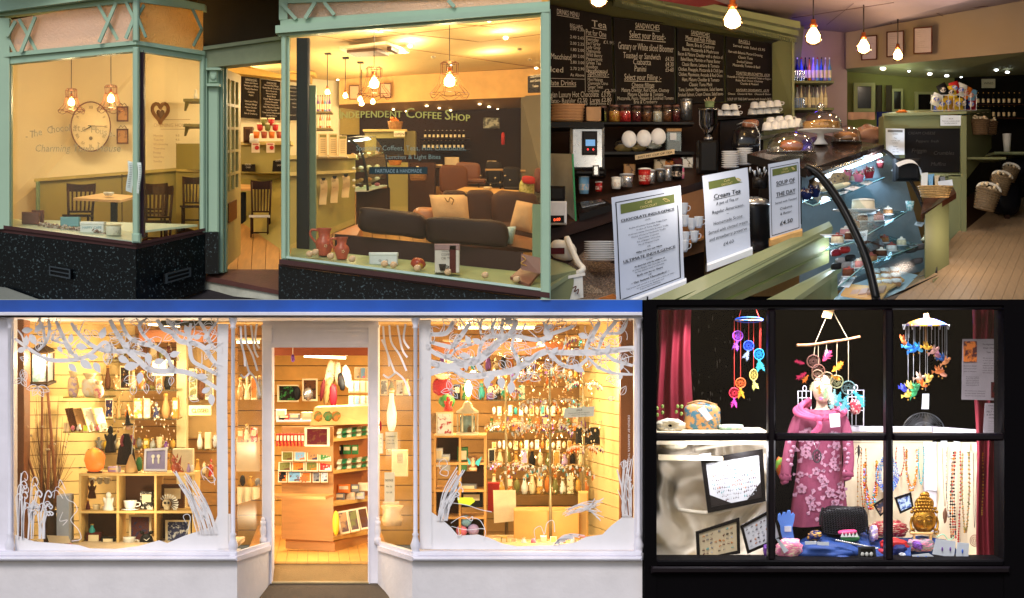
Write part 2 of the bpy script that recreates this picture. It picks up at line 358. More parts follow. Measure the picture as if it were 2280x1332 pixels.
for(q)in(Q4((117,592,dL-.14),(164,600,dL-.2),(164,622,dL-.2),(117,613,dL-.14)),Q4((360,610,dK+.13),(415,596,dK+.33),(415,616,dK+.33),(360,632,dK+.13))):
 mb=MB();q.sub(0,0,1,1,.035).slab(mb,.02);g=mb.build('air_vent',mat((8,8,9)),sf)
 f=MB();q.frame(f,.06,.02,.045,.14);q.sub(.06,.44,.94,.56,.045).slab(f,.015);f.build('louvre',mat((52,60,64),rough=.4,metal=.3),g)
 # right bay
A=(622,.36);B=(1224,.04)
def dR(px):return A[1]+(px-A[0])/(B[0]-A[0])*(B[1]-A[1])
fr=MB();band(fr,(624,44,dR(624)),(1224,3,dR(1224)),14,14,.1);band(fr,(613,57,dR(624)-.05),(1224,13,dR(1224)-.05),17,13,.16);band(fr,(620,74,dR(624)),(1224,25,dR(1224)),8,7,.12)
band(fr,(626,-30,dR(624)),(1224,-60,dR(1224)),38,48,.1);fr.build('transom_beam',SAGE,sf)
po=MB();po.box(621,-30,640,44,dR(624)-.01,dR(624)+.06);po.box(626,80,637,578,dR(624)-.02,dR(624)+.05,.008);po.box(637.5,82,644,574,dR(640)+.02,dR(640)+.05);po.build('post',SAGE,sf)
po=MB();po.box(1204,20,1226,680,dR(1204)-.05,dR(1204)+.08,.01);po.build('post',SAGE,sf)
for pts in(((627,8),(660,44)),((702,6),(680,42)),((722,6),(745,34)),((998,2),(1012,16))):
 b=MB();bars(b,(*pts[0],dR(pts[0][0])-.01),(*pts[1],dR(pts[0][0])-.01),8);b.build('lattice_bar',SAGE,sf)
MB().prism([(634,-10,dR(634)+.03),(1206,-30,dR(1206)+.03),(1206,12,dR(1206)+.03),(634,50,dR(634)+.03)],(0,.006,0)).build('obscured_pane',obscured((250,224,196),.5),sf)
MB().prism([(642,80,dR(642)+.03),(1206,34,dR(1206)+.03),(1206,646,dR(1206)+.03),(642,573,dR(642)+.03)],(0,.006,0)).build('window_pane',GLS,sf)
sm=MB();band(sm,(636,570,dR(636)-.005),(1206,642,dR(1206)-.005),5,6,.04);sm.build('glazing_bead',mat((170,196,190),rough=.3,metal=.4),sf)
sm=MB();band(sm,(622,577,dR(622)-.03),(1224,652,dR(1224)-.03),11,12,.14,.02);band(sm,(620,588,dR(622)-.01),(1224,664,dR(1224)-.01),4,4,.1);sm.build('sill_moulding',MAHO,sf)
MB().prism([(620,592,dR(620)),(1206,668,dR(1206)),(1206,669,dR(1206)),(620,669,dR(620))],(0,.08,0)).build('granite_panel',GRAN,sf)
MB().prism([(636,84,.5),(626,84,.98),(626,610,.98),(636,578,.5)],(.03,0,0)).build('return_pane_frame',SAGED,sf)
# lettering on the right window
lw=MB();txt='INDEPENDENT COFFEE SHOP';x=752
for i,ch in enumerate(txt):
 big=ch in 'CS' and(i==0 or txt[i-1]==' ')or i==0
 h=32 if big else 21.5;vs,fs,w=glyphs(ch)
 if ch==' ':x+=6;continue
 cx=x+w*h*.5;u=(cx-900)/150;y=262+6*u*u+(cx-900)*.018+(0 if cx>900 else 0);sl_=(12*u/150+.018)
 D=dR(cx)+.015
 lw.add([W(x+p.x*h*.95,y-p.y*h+p.x*h*sl_,D)for p in vs],fs)
 lw.add([W(x+p.x*h*.95+1.1,y-p.y*h+p.x*h*sl_,D-.001)for p in vs],fs);x+=w*h*.95+1.4
lw.build('gilt_lettering',mat((176,168,84),rough=.4,metal=.2,name='gilt_letter_paint'),sf)
lw=MB();q=Q4((790,320,dR(790)+.012),(1040,320,dR(1040)+.012),(1040,356,dR(1040)+.012),(790,356,dR(790)+.012))
write(lw,q,'Speciality Coffees, Teas, Hot Chocolates,',.5,.42,.44,'c',0,fit=.98);write(lw,q,'Lunches & Light Bites',.52,.95,.4,'c',0)
lw.build('window_lettering',mat((120,140,130),rough=.5),sf)
bl=MB();q=Q4((822,372,dR(822)+.014),(952,372,dR(952)+.014),(952,388,dR(952)+.014),(822,388,dR(822)+.014));q.slab(bl,.001)  # dim reflection in the glass, built as a flat coloured strip
w=bl.build('reflection_strip',mat((36,54,56),rough=.6),sf);b2=MB();write(b2,q,'FAIRTRADE & HANDMADE',.5,.8,.75,'c',.001,fit=.8);b2.build('strip_lettering',mat((130,150,156)),w)
lw=MB();q=Q4((50,262,dL-.02),(262,262,dL-.28),(262,350,dL-.28),(50,350,dL-.02))
for i,ch in enumerate('-The Chocolate House-'):
 uu=.02+i*.046;write(lw,q,ch,uu,.34+.9*(uu-.5)**2,.26,'l',-.01)
write(lw,q,'Charming Town House',.12,.86,.26,'l',-.01,sh=.2)
lw.build('window_lettering',mat((176,160,120),rough=.5),sf)
# entrance step, pavement, floor, mat
st=thing('door_step','worn brown quarry tiled doorstep with a white stone riser','step',(540,655,.7))
MB().prism([(437,610,.72),(640,651,.42),(640,660,.42),(437,622,.72)],(0,.1,0)).build('step_nosing',mat((86,54,48),rough=.6,bump=.2),st)
MB().prism([(440,622,.74),(640,660,.44),(640,672,.44),(440,652,.74)],(0,.1,0)).build('riser',mat((176,176,160),rough=.8,bump=.4,var=.25),st)
MB().prism([(437,610,.73),(640,651,.43),(640,600,.95),(500,600,.9)],(0,0,-.01)).build('step_tread',mat((98,66,56),rough=.55,bump=.3,var=.25),st)
struct('pavement',MB().prism([(330,672,.40),(640,672,.40),(640,664,.66),(455,644,.70),(440,646,.73)],(0,0,-.01)),mat((48,44,46),rough=.8,bump=.3))
struct('pavement_edge',MB().prism([(-20,636,dL-.08),(14,641,dL-.1),(100,672,dL-.16),(-20,672,dL-.12)],(0,.02,0)),mat((116,118,108),rough=.85,bump=.3))
def dF(py):return .95+(612-py)/200*2.6
fl=thing('shop_floor','honey coloured boarded shop floor inside the coffee shop','floor',(600,600,1.1));del fl['category'];fl['kind']='structure'
FLM=mat((166,122,68),rough=.45,var=.25,scale=4,stretch=(8,1,1),name='honey_floorboards')
struct('bay_floor',MB().prism([(-40,562,.75),(458,562,.8),(458,545,2.95),(-40,545,2.75)],(0,0,-.02)),FLM)
for i in range(16,40):
 a=-40+i*31.5;MB().prism([(a+.6,615,dF(615)),(a+30.9,615,dF(615)),(640+(a+30.9-640)*.86,415,dF(415)),(640+(a+.6-640)*.86,415,dF(415))],(0,0,-.015)).build('floorboard',FLM,fl)
solo('door_mat',MB().prism([(512,598,dF(598)-.01),(640,640,dF(598)-.25),(640,560,dF(560)),(590,561,dF(561))],(0,0,-.02)),mat((104,76,60),rough=.95,bump=.5,bscale=200,var=.3),'flat brown coir mat just inside the open door','mat')
# door leaf
dq=Q4((493,150,.72),(536,168,1.15),(536,566,1.12),(493,606,.72))
dr=thing('open_door','yellow-lit sage glazed door standing open into the coffee shop','door',(497,606,.75))
b=MB();
for r in((0,0,1,.045),(0,.045,.14,.62),(.88,.045,1,.62),(0,.62,1,1)):dq.sub(*r).slab(b,.03)
b.build('door_frame',mat((170,150,92),rough=.45,name='door_paint'),dr)
for v in(.17,.29,.41,.53):b=MB();dq.sub(.14,v,.88,v+.014,.004).slab(b,.02);b.build('glazing_bar',mat((170,150,92),rough=.45,name='door_paint'),dr)
for u in(.38,.63):b=MB();dq.sub(u,.045,u+.05,.62,.006).slab(b,.02);b.build('glazing_bar',mat((170,150,92),rough=.45,name='door_paint'),dr)
b=MB();dq.sub(.14,.045,.88,.62,-.012).slab(b,.004);b.build('glass',GL,dr)
b=MB();dq.sub(.3,.68,.72,.78,.012).slab(b,.012);b.build('letter_plate',mat((130,80,40),metal=.7,rough=.4),dr)
# interior walls
struct('cream_wall',MB().prism([(-60,60,2.75),(396,60,3.0),(396,390,3.0),(82,415,2.8),(82,530,2.8),(-60,530,2.75)],(0,.05,0)),CRM)
struct('rear_cream_wall',MB().prism([(396,60,3.0),(760,60,3.45),(760,470,3.45),(396,390,3.0)],(0,.05,0)),CRM)
ceil=struct('ceiling',MB().prism([(640,60,.45),(1224,-12,.15),(1224,150,3.4),(745,180,3.4),(640,170,3.2)],(0,0,.02)),mat((232,204,140),rough=.85,var=.04,name='ceiling_tile_paint'))
struct('bay_ceiling',MB().prism([(-60,108,.6),(303,84,.3),(450,100,.7),(450,108,3.0),(-60,100,2.74)],(0,0,.02)),mat((232,204,140),rough=.85,var=.04,name='ceiling_tile_paint'))
struct('lobby_ceiling',MB().prism([(450,120,.95),(640,110,.9),(640,170,3.2),(450,120,3.0)],(0,0,.02)),mat((232,204,140),rough=.85,var=.04,name='ceiling_tile_paint'))
tb=MB()
for(p,q_)in(((640,70,.7),(1190,150,3.3)),((760,60,.7),(1222,110,2.6)),((900,45,.7),(1222,70,1.7)),((660,140,2.5),(1222,75,1.7)),((650,105,1.6),(1222,40,1.0)),((700,165,3.1),(1222,110,2.6))):tb.tube([p,q_],.7,4)
struct('ceiling_tile_joints',tb,mat((150,110,60),rough=.8))
struct('rear_wall',MB().prism([(755,176,3.35),(1224,150,3.35),(1224,214,3.35),(755,233,3.35)],(0,.04,0)),mat((238,190,120),rough=.8))
wp=thing('wall_panelling','olive green wainscot panelling with cream-lit dado rail behind the left window tables','panelling',(230,510,2.7));del wp['category'];wp['kind']='structure'
MB().prism([(80,402,2.70),(392,378,2.95),(392,545,2.95),(80,545,2.70)],(0,.04,0)).build('panel',OLV,wp)
MB().prism([(76,398,2.66),(392,374,2.92),(392,381,2.92),(76,405,2.66)],(0,.05,0)).build('dado_rail',mat((176,160,92)),wp)
MB().prism([(80,404,2.64),(86,404,2.64),(86,515,2.64),(80,515,2.64)],(0,.05,0)).build('end_post',SAGED,wp)
MB().prism([(392,320,2.93),(450,320,2.75),(450,378,2.75),(392,378,2.93)],(0,.04,0)).build('panel',OLV,wp)
MB().prism([(392,381,2.92),(640,386,2.5),(640,600,1.3),(520,540,2.2),(392,500,2.9)],(0,.04,0)).build('panel',OLV,wp)
MB().prism([(392,376,2.9),(640,382,2.45),(640,388,2.45),(392,382,2.9)],(0,.05,0)).build('dado_rail',mat((190,170,98)),wp)
for u in(270,):MB().prism([(u,388,2.78),(u+2,388,2.78),(u+2,505,2.78),(u,505,2.78)],(0,.02,0)).build('panel_joint',mat((96,88,50)),wp)
# clock
ck=thing('wall_clock','large round cream wall clock with roman numerals on the cream wall','clock',(202,336,2.72))
MB().ball(202,282,2.70,45,56,4,n=32).build('dial',mat((232,216,178),rough=.6,var=.08,scale=12,name='aged_dial'),ck)
MB().ring(202,282,2.68,44,55,1.4,36).build('rim',mat((110,70,50)),ck)
num=MB();rom=['XII','I','II','III','IIII','V','VI','VII','VIII','IX','X','XI']
for i,r_ in enumerate(rom):
 a=math.radians(i*30);cx,cy=202+34*math.sin(a),282-43*math.cos(a);vs,fs,w_=glyphs(r_);k=13*.75;ca,sa=math.cos(a),math.sin(a)
 num.add([W(cx+((p.x-w_/2)*k*.8*ca+(p.y-.35)*k*sa),cy+((p.x-w_/2)*k*.8*sa-(p.y-.35)*k*ca),2.645)for p in vs],fs)
num.build('numerals',mat((90,66,44)),ck)
MB().tube([(196,280,2.64),(236,282,2.64)],1.2,5,.4).build('hand',mat((50,40,34)),ck);MB().tube([(204,281,2.64),(180,294,2.64)],1.4,5,.4).build('hand',mat((50,40,34)),ck)
MB().ball(202,308,2.65,4,4,1.5).build('seconds_dial',mat((110,96,80)),ck)
# heart wreath
hw=thing('heart_wreath','brown woven heart wreath hanging on the cream wall','wreath',(357,282,2.9))
def heart(cx,cy,w,h,d,n=26):return[(cx+w*(math.sin(t)**3),cy-h*(.8125*math.cos(t)-.3125*math.cos(2*t)-.125*math.cos(3*t)-.0625*math.cos(4*t)),d)for t in[2*math.pi*i/n for i in range(n)]]
hr=MB();hr.tube(heart(357,249,18,24,2.86),4.2,7,closed=True)
for i in range(60):
 p=heart(357,249,18,24,2.83,60)[i];hr.tube([(p[0]-3,p[1]-2,2.84),(p[0]+3,p[1]+3,2.82)],.8,4)
hr.build('woven_heart',mat((126,84,50),bump=.6),hw)
MB().prism([(p[0],p[1],2.87)for p in heart(357,254,9,13,2.8,20)],(0,.02,0)).build('inner_heart',mat((86,50,34)),hw)
for(px,py,lab)in((273,253,'small brown framed picture with scrolled top above its twin beside the clock'),(273,303,'small brown framed picture with scrolled top, lower of the pair beside the clock')):
 t=thing('framed_picture',lab,'picture',(px,py+18,2.8),'framed pictures beside the clock')
 b=MB();q=Q4((px-13,py-16,2.8),(px+13,py-16,2.8),(px+13,py+18,2.8),(px-13,py+18,2.8));q.frame(b,.1,.012,.01);b.tube([(px-9,py-17,2.78),(px-4,py-23,2.78),(px,py-19,2.78),(px+4,py-23,2.78),(px+9,py-17,2.78)],.8,4);b.build('frame',mat((92,56,30)),t)
 b=MB();q.sub(.08,.08,.92,.92).slab(b,.006);b.build('picture',mat((190,140,80),col2=(120,80,44),thr=.55,scale=14),t)
for(py,lab)in((223,'olive bracketed wall shelf carrying a small white jug'),(279,'olive bracketed wall shelf below the jug shelf')):
 t=thing('wall_shelf',lab,'shelf',(430,py+10,2.7),'bracketed olive wall shelves')
 MB().box(408,py-3,452,py+3,2.62,2.85).build('board',mat((112,104,62)),t);MB().prism([(412,py+3,2.64),(422,py+3,2.64),(414,py+24,2.7),(410,py+24,2.7)],(0,.02,0)).build('bracket',mat((112,104,62)),t)
solo('milk_jug',MB().lathe(436,220,2.7,[(5,0),(4.5,8),(2.5,14),(3,20)],12),cm('white'),'small white jug on the upper olive wall shelf','jug')
lw=MB();q=Q4((340,262,2.93),(425,262,2.93),(425,368,2.93),(340,368,2.93))
write(lw,q,'OPENING HOURS',.5,.2,.11,'c',.004,fit=.95);q.sub(.2,.04,.98,.05,.004).slab(lw,.001);q.sub(.2,.24,.98,.25,.004).slab(lw,.001)
for i,t_ in enumerate(('Monday','Tuesday','Wednesday','Thursday','Friday','Saturday','Sunday')):
 write(lw,q,t_,.02,.40+i*.09,.065,'l',.004);write(lw,q,'9-5',.6,.40+i*.09,.065,'l',.004)
solo('opening_hours_lettering',lw,mat((150,116,70)),'brown OPENING HOURS lettering on the cream wall beside the heart wreath','sign')
# pendants
BULB=emit((255,222,150),30,'bulb_glow');CABLE=mat((40,28,22),rough=.6);WIRE=mat((96,52,26),rough=.35,metal=.6);COPP=mat((196,110,60),metal=.9,rough=.3)
def pendant(px,py,d,top,r,cage,lab,grp,power,big=1,lcol=(255,224,174)):
 t=thing('pendant_lamp',lab,'lamp',(px,py+r,d),grp)
 MB().tube([(px,top,d),(px,py-r*1.9,d)],.9*big,6).build('cable',CABLE,t)
 MB().lathe(px,py-r*1.15,d,[(r*.42,0),(r*.45,r*.35),(r*.3,r*.4),(r*.3,r*.8),(r*.1,r*.85)],12).build('socket',COPP,t)
 g=MB().lathe(px,py+r,d,[(.5,0),(r*.6,r*.14),(r*.95,r*.6),(r,r),(r*.85,r*1.45),(r*.45,r*1.95),(r*.36,r*2.25)],18).build('bulb',glass((255,240,215),.05,.4,.02,'bulb_glass'),t)
 MB().lathe(px,py+r*.7,d,[(r*.25,0),(r*.7,r*.25),(r*.76,r*.9),(r*.3,r*1.7)],12).build('filament',BULB,g)
 if cage:
  c=MB();w0,w1,h0,h1=cage
  for j in range(10):
   a=2*math.pi*j/10;ca,sa=math.cos(a),math.sin(a);kk=sc(d)/1
   P=[W(px,py,d)+Vector((rr*ca*sc(d),rr*sa*sc(d),hh*sc(d)))for rr,hh in((w0*.75,h0),(w0,h0-3),(w0*.95,h0*.45),(w1*.6,-h1*.2),(w1,-h1*.72))]
   c.tube(P,.55,4)
  for(rr,hh)in((w0*.75,h0),(w0,h0-4),(w0*.95,h0*.4),(w1*.98,-h1*.7)):
   c.tube([W(px,py,d)+Vector((rr*math.cos(2*math.pi*j/24)*sc(d),rr*math.sin(2*math.pi*j/24)*sc(d),hh*sc(d)))for j in range(24)],.55,4,closed=True)
  P=[]
  for j in range(48):
   a=2*math.pi*j/48;hh=-h1*.72-h1*.28*abs(math.sin(a*3));P.append(W(px,py,d)+Vector((w1*(1-.1*abs(math.sin(a*3)))*math.cos(a)*sc(d),w1*math.sin(a)*sc(d),hh*sc(d))))
  c.tube(P,.6,4,closed=True);c.build('wire_shade',WIRE,t)
 plight(px,py+2,d-.09,power*.75,lcol,.03);return t
G1='caged pendant lamps in the coffee shop windows'
pendant(159,229,2.1,118,10,(13,30,31,24),'wire caged pendant lamp left of the clock, lit bulb',G1,14)
pendant(247,221,2.1,114,11,(14,31,31,30),'wire caged pendant lamp right above the clock, lit bulb',G1,14)
pendant(833,187,1.1,70,14,(18,38,38,34),'wire caged pendant lamp under the ceiling air unit, lit bulb',G1,20)
pendant(1001,182,1.1,52,16,(20,44,44,38),'wire caged pendant lamp above the COFFEE lettering, lit bulb',G1,20)
G2='bare bulb pendants over the coffee shop counter'
for(px,py,d,tp,lab)in((729,206,2.0,118,'bare bulb pendant nearest the door end of the counter'),(769,214,2.3,128,'bare bulb pendant second from the door over the counter'),(802,222,2.6,138,'bare bulb pendant third from the door in front of a framed notice'),(805,231,2.9,150,'small bare bulb pendant just below and right of the third'),(830,227,3.0,160,'farthest small bare bulb pendant under the larger caged lamp')):
 pendant(px,py,d,tp,7,None,lab,G2,7);
 if tp<140:solo('ceiling_rose',MB().box(px-7,tp-3,px+7,tp+2,d-.04,d+.04,.005),CABLE,'dark ceiling block holding the '+lab.split(' over')[0].split(' in front')[0],'ceiling rose')
 # ceiling items
ac=thing('air_conditioner','white square ceiling air conditioning cassette with dark grille','air conditioner',(825,115,1.7))
MB().prism([(755,104,1.35),(860,92,1.35),(912,112,1.95),(790,121,1.95)],(0,0,-.02)).build('casing',mat((236,214,170)),ac)
MB().prism([(772,109,1.45),(838,104,1.5),(866,116,1.85),(792,119,1.85)],(0,0,-.03)).build('grille',mat((120,84,50)),ac)
MB().prism([(862,103,1.5),(872,102,1.5),(892,111,1.85),(880,112,1.85)],(0,0,-.03)).build('grille',mat((90,60,40)),ac)
def downlight(px,py,d,r,lab,grp,st=9,lit=True,power=0,col=(255,240,205)):
 t=thing('downlight',lab,'lamp',(px,py,d),grp)
 MB().ring(px,py,d,r*1.25,r*.72,r*.22,16,5).build('bezel',mat((210,190,150),metal=.5,rough=.3),t)
 MB().ball(px,py,d+.01,r,r*.6,r*.5,10,6).build('lens',emit(col,st)if lit else mat((160,150,130),rough=.2),t)
 if power:plight(px,py+8,d,power,col,.03)
DN=[(1089,45,.9,5,1),(913,102,1.7,5,1),(1126,84,1.5,5,1),(847,68,1.1,5,1),(1194,152,3.1,4,1),(965,127,2.3,4,0),(752,178,3.2,3,1),(1157,110,2.1,4,0),(1005,145,2.7,3,1),(1179,133,2.8,3,0),(876,244,3.45,3,1),(905,248,3.45,3,1),(950,236,3.4,3.4,1),(978,241,3.45,3,1),(1003,246,3.5,3,1),(1068,232,3.4,3.4,1),(1089,238,3.45,3.4,1),(1108,243,3.5,2,1)]
ND=('round ceiling spotlight near the top of the right window','ceiling spotlight just right of the air conditioner','ceiling spotlight in the third row near the window post','ceiling spotlight left of the air unit top edge','ceiling spotlight above the arched toilets sign','unlit ceiling spotlight left of the right caged lamp','tiny ceiling spotlight above the bottle shelf','unlit ceiling spotlight below the upper right spotlight','small ceiling spotlight behind the right caged lamp','unlit small ceiling spotlight by the toilets sign','first spotlight from the left on the rear room ceiling','second spotlight from the left on the rear room ceiling','rear room spotlight above the COFFEE lettering','rear room spotlight right of the COFFEE C','rear room spotlight above the S of SHOP','brighter rear room spotlight left of a pair','right spotlight of the bright rear room pair','faint farthest right rear room spotlight')
for(a,lab)in zip(DN,ND):downlight(a[0],a[1],a[2],a[3],lab,'coffee shop ceiling spotlights',9,bool(a[4]),5 if a[2]<2 and a[4]else 0)
# chalkboards behind the counter (seen through the door)
CB=mat((30,24,22),rough=.7,var=.3,name='chalkboard_black');CHK=mat((205,196,180),rough=.9,name='chalk')
MENU1=['SANDWICHES','Select your Bread','Granary or White','Toasted Sandwich','Ciabatta','Panini','','Select your Filling','Cheese Fillings','Mature Cheddar','Mozzarella','Brie & Cranberry']
MENU2=['SANDWICHES','Meat and Fish Fillings','Bacon Brie & Cranberry','Bacon Mozzarella','Mature Cheddar','Baked Beans','Classic Bacon Lettuce','Chicken Pineapple','Chicken Mayonnaise','Ham Mature Cheddar','Classic Tuna Melt','Tuna Lemon Mayonnaise','Smoked Salmon']
def board(q,lines,lab,name='menu_board',wood=None,sz=.055):
 b=MB();q.slab(b,.02);t=thing(name,lab,'chalkboard',(0,0,0));p=q.at(.5,1);t.location=p;WL[t.name]=p
 b.build('board',wood or CB,t);w_=MB()
 for i,s_ in enumerate(lines):
  if s_:write(w_,q,s_,.5,.08+i*.9/len(lines),sz*random.uniform(.9,1.1),'c',.003,cond=.9,under=(i==0))
 w_.build('chalk_lettering',CHK,t);return t
board(Q4((540,170,3.0),(578,175,3.1),(578,265,3.1),(538,262,3.0)),MENU1,'leftmost chalk menu board seen through the open door',sz=.06)
board(Q4((584,177,3.1),(624,182,3.2),(624,268,3.2),(584,266,3.1)),MENU2,'second chalk menu board seen through the open door',sz=.055)
board(Q4((646,190,3.2),(664,192,3.25),(664,268,3.25),(646,268,3.2)),MENU1[:8],'narrow chalk menu board seen behind the window post',sz=.06)
co=MB();band(co,(500,138,2.95),(690,168,3.1),22,14,.12,.1);band(co,(505,132,2.85),(700,160,3.05),10,8,.1,.12);solo('cornice',co,mat((220,180,90)),'yellow-lit moulded cornice above the chalk menus','cornice')
# counter seen through the door and window
ct=thing('service_counter','olive panelled service counter with ledge running from door to display case','counter',(640,560,1.9))
MB().prism([(536,322,2.5),(645,322,2.3),(645,386,2.3),(536,386,2.5)],(0,.06,0)).build('counter_front',OLV,ct)
MB().prism([(534,316,2.46),(648,314,2.26),(648,322,2.26),(534,323,2.46)],(0,.2,0)).build('counter_top',mat((200,178,110)),ct)
MB().prism([(640,352,1.7),(790,350,2.0),(790,500,2.0),(700,535,1.75),(640,560,1.6)],(0,.06,0)).build('counter_front',OLV,ct)
MB().prism([(640,346,1.66),(793,344,1.96),(793,352,1.96),(640,355,1.66)],(0,.25,0)).build('counter_top',mat((206,186,120)),ct)
MB().prism([(640,384,1.62),(792,378,1.93),(792,384,1.93),(640,392,1.62)],(0,.04,0)).build('ledge',mat((206,186,120)),ct)
MB().prism([(640,548,1.56),(702,520,1.70),(790,486,1.97),(790,498,1.97),(702,536,1.70),(640,566,1.56)],(0,.03,0)).build('skirting',mat((168,152,84)),ct)
for(px,py)in((720,392),(745,388),(770,384)):
 t=thing('menu_clipboard',{720:'leftmost',745:'middle',770:'rightmost'}[px]+' of three paper menus clipped to the olive counter','menu',(px,py+60,1.7),'menus clipped to the counter')
 MB().grid(lambda u,v,px=px,py=py:(px-8+16*u+1.5*math.sin(v*5),py+8+(56-(py<386)*8)*v,1.76-.02*math.sin(v*6+u)),3,8,th=.002).build('menu_sheet',mat((222,190,138),col2=(180,146,100),thr=.6,scale=30),t)
 MB().prism([(px-5,py+4,1.72),(px+5,py+4,1.72),(px+3,py+10,1.72),(px-3,py+10,1.72)],(0,.01,0)).build('clip',cm('black',metal=.5),t)
for i,(px,py,h)in enumerate(((719,298,52),(742,298,52),(763,302,48))):
 q=Q4((px-9,py,1.75),(px+9,py,1.8),(px+9,py+h,1.8),(px-9,py+h,1.75));b=MB();q.slab(b,.006);t=thing('counter_menu_stand',('leftmost','middle','rightmost')[i]+' of three printed menu stands on the olive counter','menu stand',(px,py+h,1.77),'menu stands on the olive counter')
 b.build('sheet',mat((226,200,150)),t);b=MB();q.sub(.1,.04,.9,.15,.002).slab(b,.001)
 b.build('green_header',mat((128,120,52)),t);b=MB()
 for k in range(7):q.sub(.2,.25+k*.09,.8,.27+k*.09,.002).slab(b,.001)
 b.build('print_lines',mat((120,100,80)),t);MB().box(px-10,py+h-3,px+10,py+h,1.7,1.84).build('foot',cm('cream'),t)
 # takeaway cups
k=0
for r_,(n,y)in enumerate(((4,292),(3,276),(2,264))):
 for i in range(n):
  px=571+i*17+r_*8;c=(('orange','terracotta')[i%2],('red','olive','red')[i%3],('olive','red')[i%2])[r_];k+=1
  b=MB();b.lathe(px,y+24-8,2.2,[(5.5,0),(7.2,15)],12);t=thing('takeaway_tub','%s tub, %s in the %s row of the stack by the door'%(c,('leftmost','second','third','rightmost')[i],('bottom','middle','top')[r_]),'tub',(px,y+16,2.2),'stacked tubs on the counter');b.build('cup',cm(c,rough=.4),t)
  MB().lathe(px,y+2,2.2,[(7.6,0),(7.6,2),(6.8,3)],12).build('lid',cm('cream'),t)
for i,px in enumerate((569,602)):
 q=Q4((px-9,318,2.2),(px+9,318,2.2),(px+9,340,2.2),(px-9,340,2.2));b=MB();q.slab(b,.004);t=thing('paper_notice',('left','right')[i]+' small white notice with a red print hanging on the counter edge','notice',(px,340,2.2),'notices on the counter edge');b.build('sheet',mat((230,210,180)),t)
 b=MB();b.ball(px+3,329,2.19,5,5,.5,8,5);q.sub(.15,.1,.85,.2,.003).slab(b,.001);b.build('print',cm('red'),t)
solo('toaster',MB().box(541,282,562,318,2.3,2.42,.02),mat((70,44,30),metal=.4,rough=.3),'dark box shaped machine at the left of the tubs','machine')
solo('cup_stack',MB().lathe(566,318,2.28,[(10,0),(11,6),(10,8),(11,14),(9,20)],14),cm('white'),'squat white crockery stack behind the tubs','crockery')
board(Q4((538,366,2.42),(567,366,2.4),(567,382,2.4),(538,382,2.42)),['SPECIAL','CAKE'],'small chalk sign standing on the dado behind the open door','chalk_sign',sz=.3)
board(Q4((608,358,2.25),(636,354,2.25),(636,382,2.25),(606,382,2.25)),['WAFFLES','£4.50'],'small arched chalk sign near the window post','chalk_sign',sz=.22)
# chairs
def slat_chair(px,py,w,h,d,lab,seat='wood',flip=1,grp='dark slat-back chairs in the coffee shop',legs=True,lean=.06):
 """px,py = foot of the chair; h = whole height px, w = back width"""
 t=thing('slat_back_chair',lab,'chair',(px,py,d),grp);hb=h*.45;hs=h*.46
 def Q(x,y,z):return W(px,py,d)+Vector((x*sc(d)*flip,z*sc(d),y*sc(d)))
 for s_ in(-1,1):MB().tube([Q(s_*w*.44,0,w*.3),Q(s_*w*.44,hs,w*.25),Q(s_*w*.5,h*.97,w*.25+h*lean*1.5)],w*.055,6).build('rear_leg',DKW,t)
 b=MB();
 for k_ in range(6):
  u0,u1=k_/6,(k_+1)/6;zz=lambda u:w*.36+w*.1*math.sin(math.pi*u)
  a0=-w*.54+w*1.08*u0;a1=-w*.54+w*1.08*u1;dip=lambda u:-h*.02*math.sin(math.pi*u)
  b.prism([Q(a0,h*.86,zz(u0)),Q(a1,h*.86,zz(u1)),Q(a1,h*1.0+dip(u1),zz(u1)+1),Q(a0,h*1.0+dip(u0),zz(u0)+1)],(0,.018,0))
 b.build('top_rail',DKW,t)
 MB().tube([Q(-w*.44,hs+h*.06,w*.27),Q(w*.44,hs+h*.06,w*.27)],w*.045,5).build('lower_rail',DKW,t)
 for i in range(5):
  x=-w*.30+i*w*.15;MB().prism([Q(x-w*.032,hs+h*.07,w*.27),Q(x+w*.032,hs+h*.07,w*.27),Q(x*1.1+w*.032,h*.87,w*.4),Q(x*1.1-w*.032,h*.87,w*.4)],(0,.008,0)).build('slat',DKW,t)
 if legs:
  for s_ in(-1,1):MB().tube([Q(s_*w*.42,0,-w*.45),Q(s_*w*.42,hs,-w*.45)],w*.05,6).build('front_leg',DKW,t)
  for zz_ in(-w*.45,w*.28):MB().tube([Q(-w*.42,h*.2,zz_),Q(w*.42,h*.2,zz_)],w*.03,5).build('stretcher',DKW,t)
 MB().prism([Q(-w*.52,hs,-w*.55),Q(w*.52,hs,-w*.55),Q(w*.46,hs,w*.3),Q(-w*.46,hs,w*.3)],(0,0,-h*.035*sc(d))).build('seat',cm('white')if seat=='pad' else DKW,t);return t
slat_chair(176,540,60,133,2.3,'slat-back chair left of the pale cafe table in the left bay')
slat_chair(350,560,60,148,2.1,'slat-back chair nearest the corner post in the left bay')
slat_chair(340,530,56,124,2.55,'slat-back chair half hidden behind the corner post')
slat_chair(428,515,46,123,2.35,'slat-back chair beyond the return window pane',lean=.04)
slat_chair(580,548,44,148,2.0,'slat-back chair with white seat pad beside the open door',seat='pad',lean=.02)
def cafe_table(pts,base,d,lab,col=None):
 t=thing('cafe_table',lab,'table',base)
 MB().prism(pts,(0,0,-.018)).build('tabletop',col or PINE,t)
 MB().box(base[0]-7,pts[0][1]+8,base[0]+7,base[1]-3,base[2]-.02,base[2]+.02).build('pedestal',cm('black'),t)
 MB().box(base[0]-26,base[1]-3,base[0]+26,base[1],base[2]-.06,base[2]+.06,.01).build('foot_plate',cm('black'),t);return t
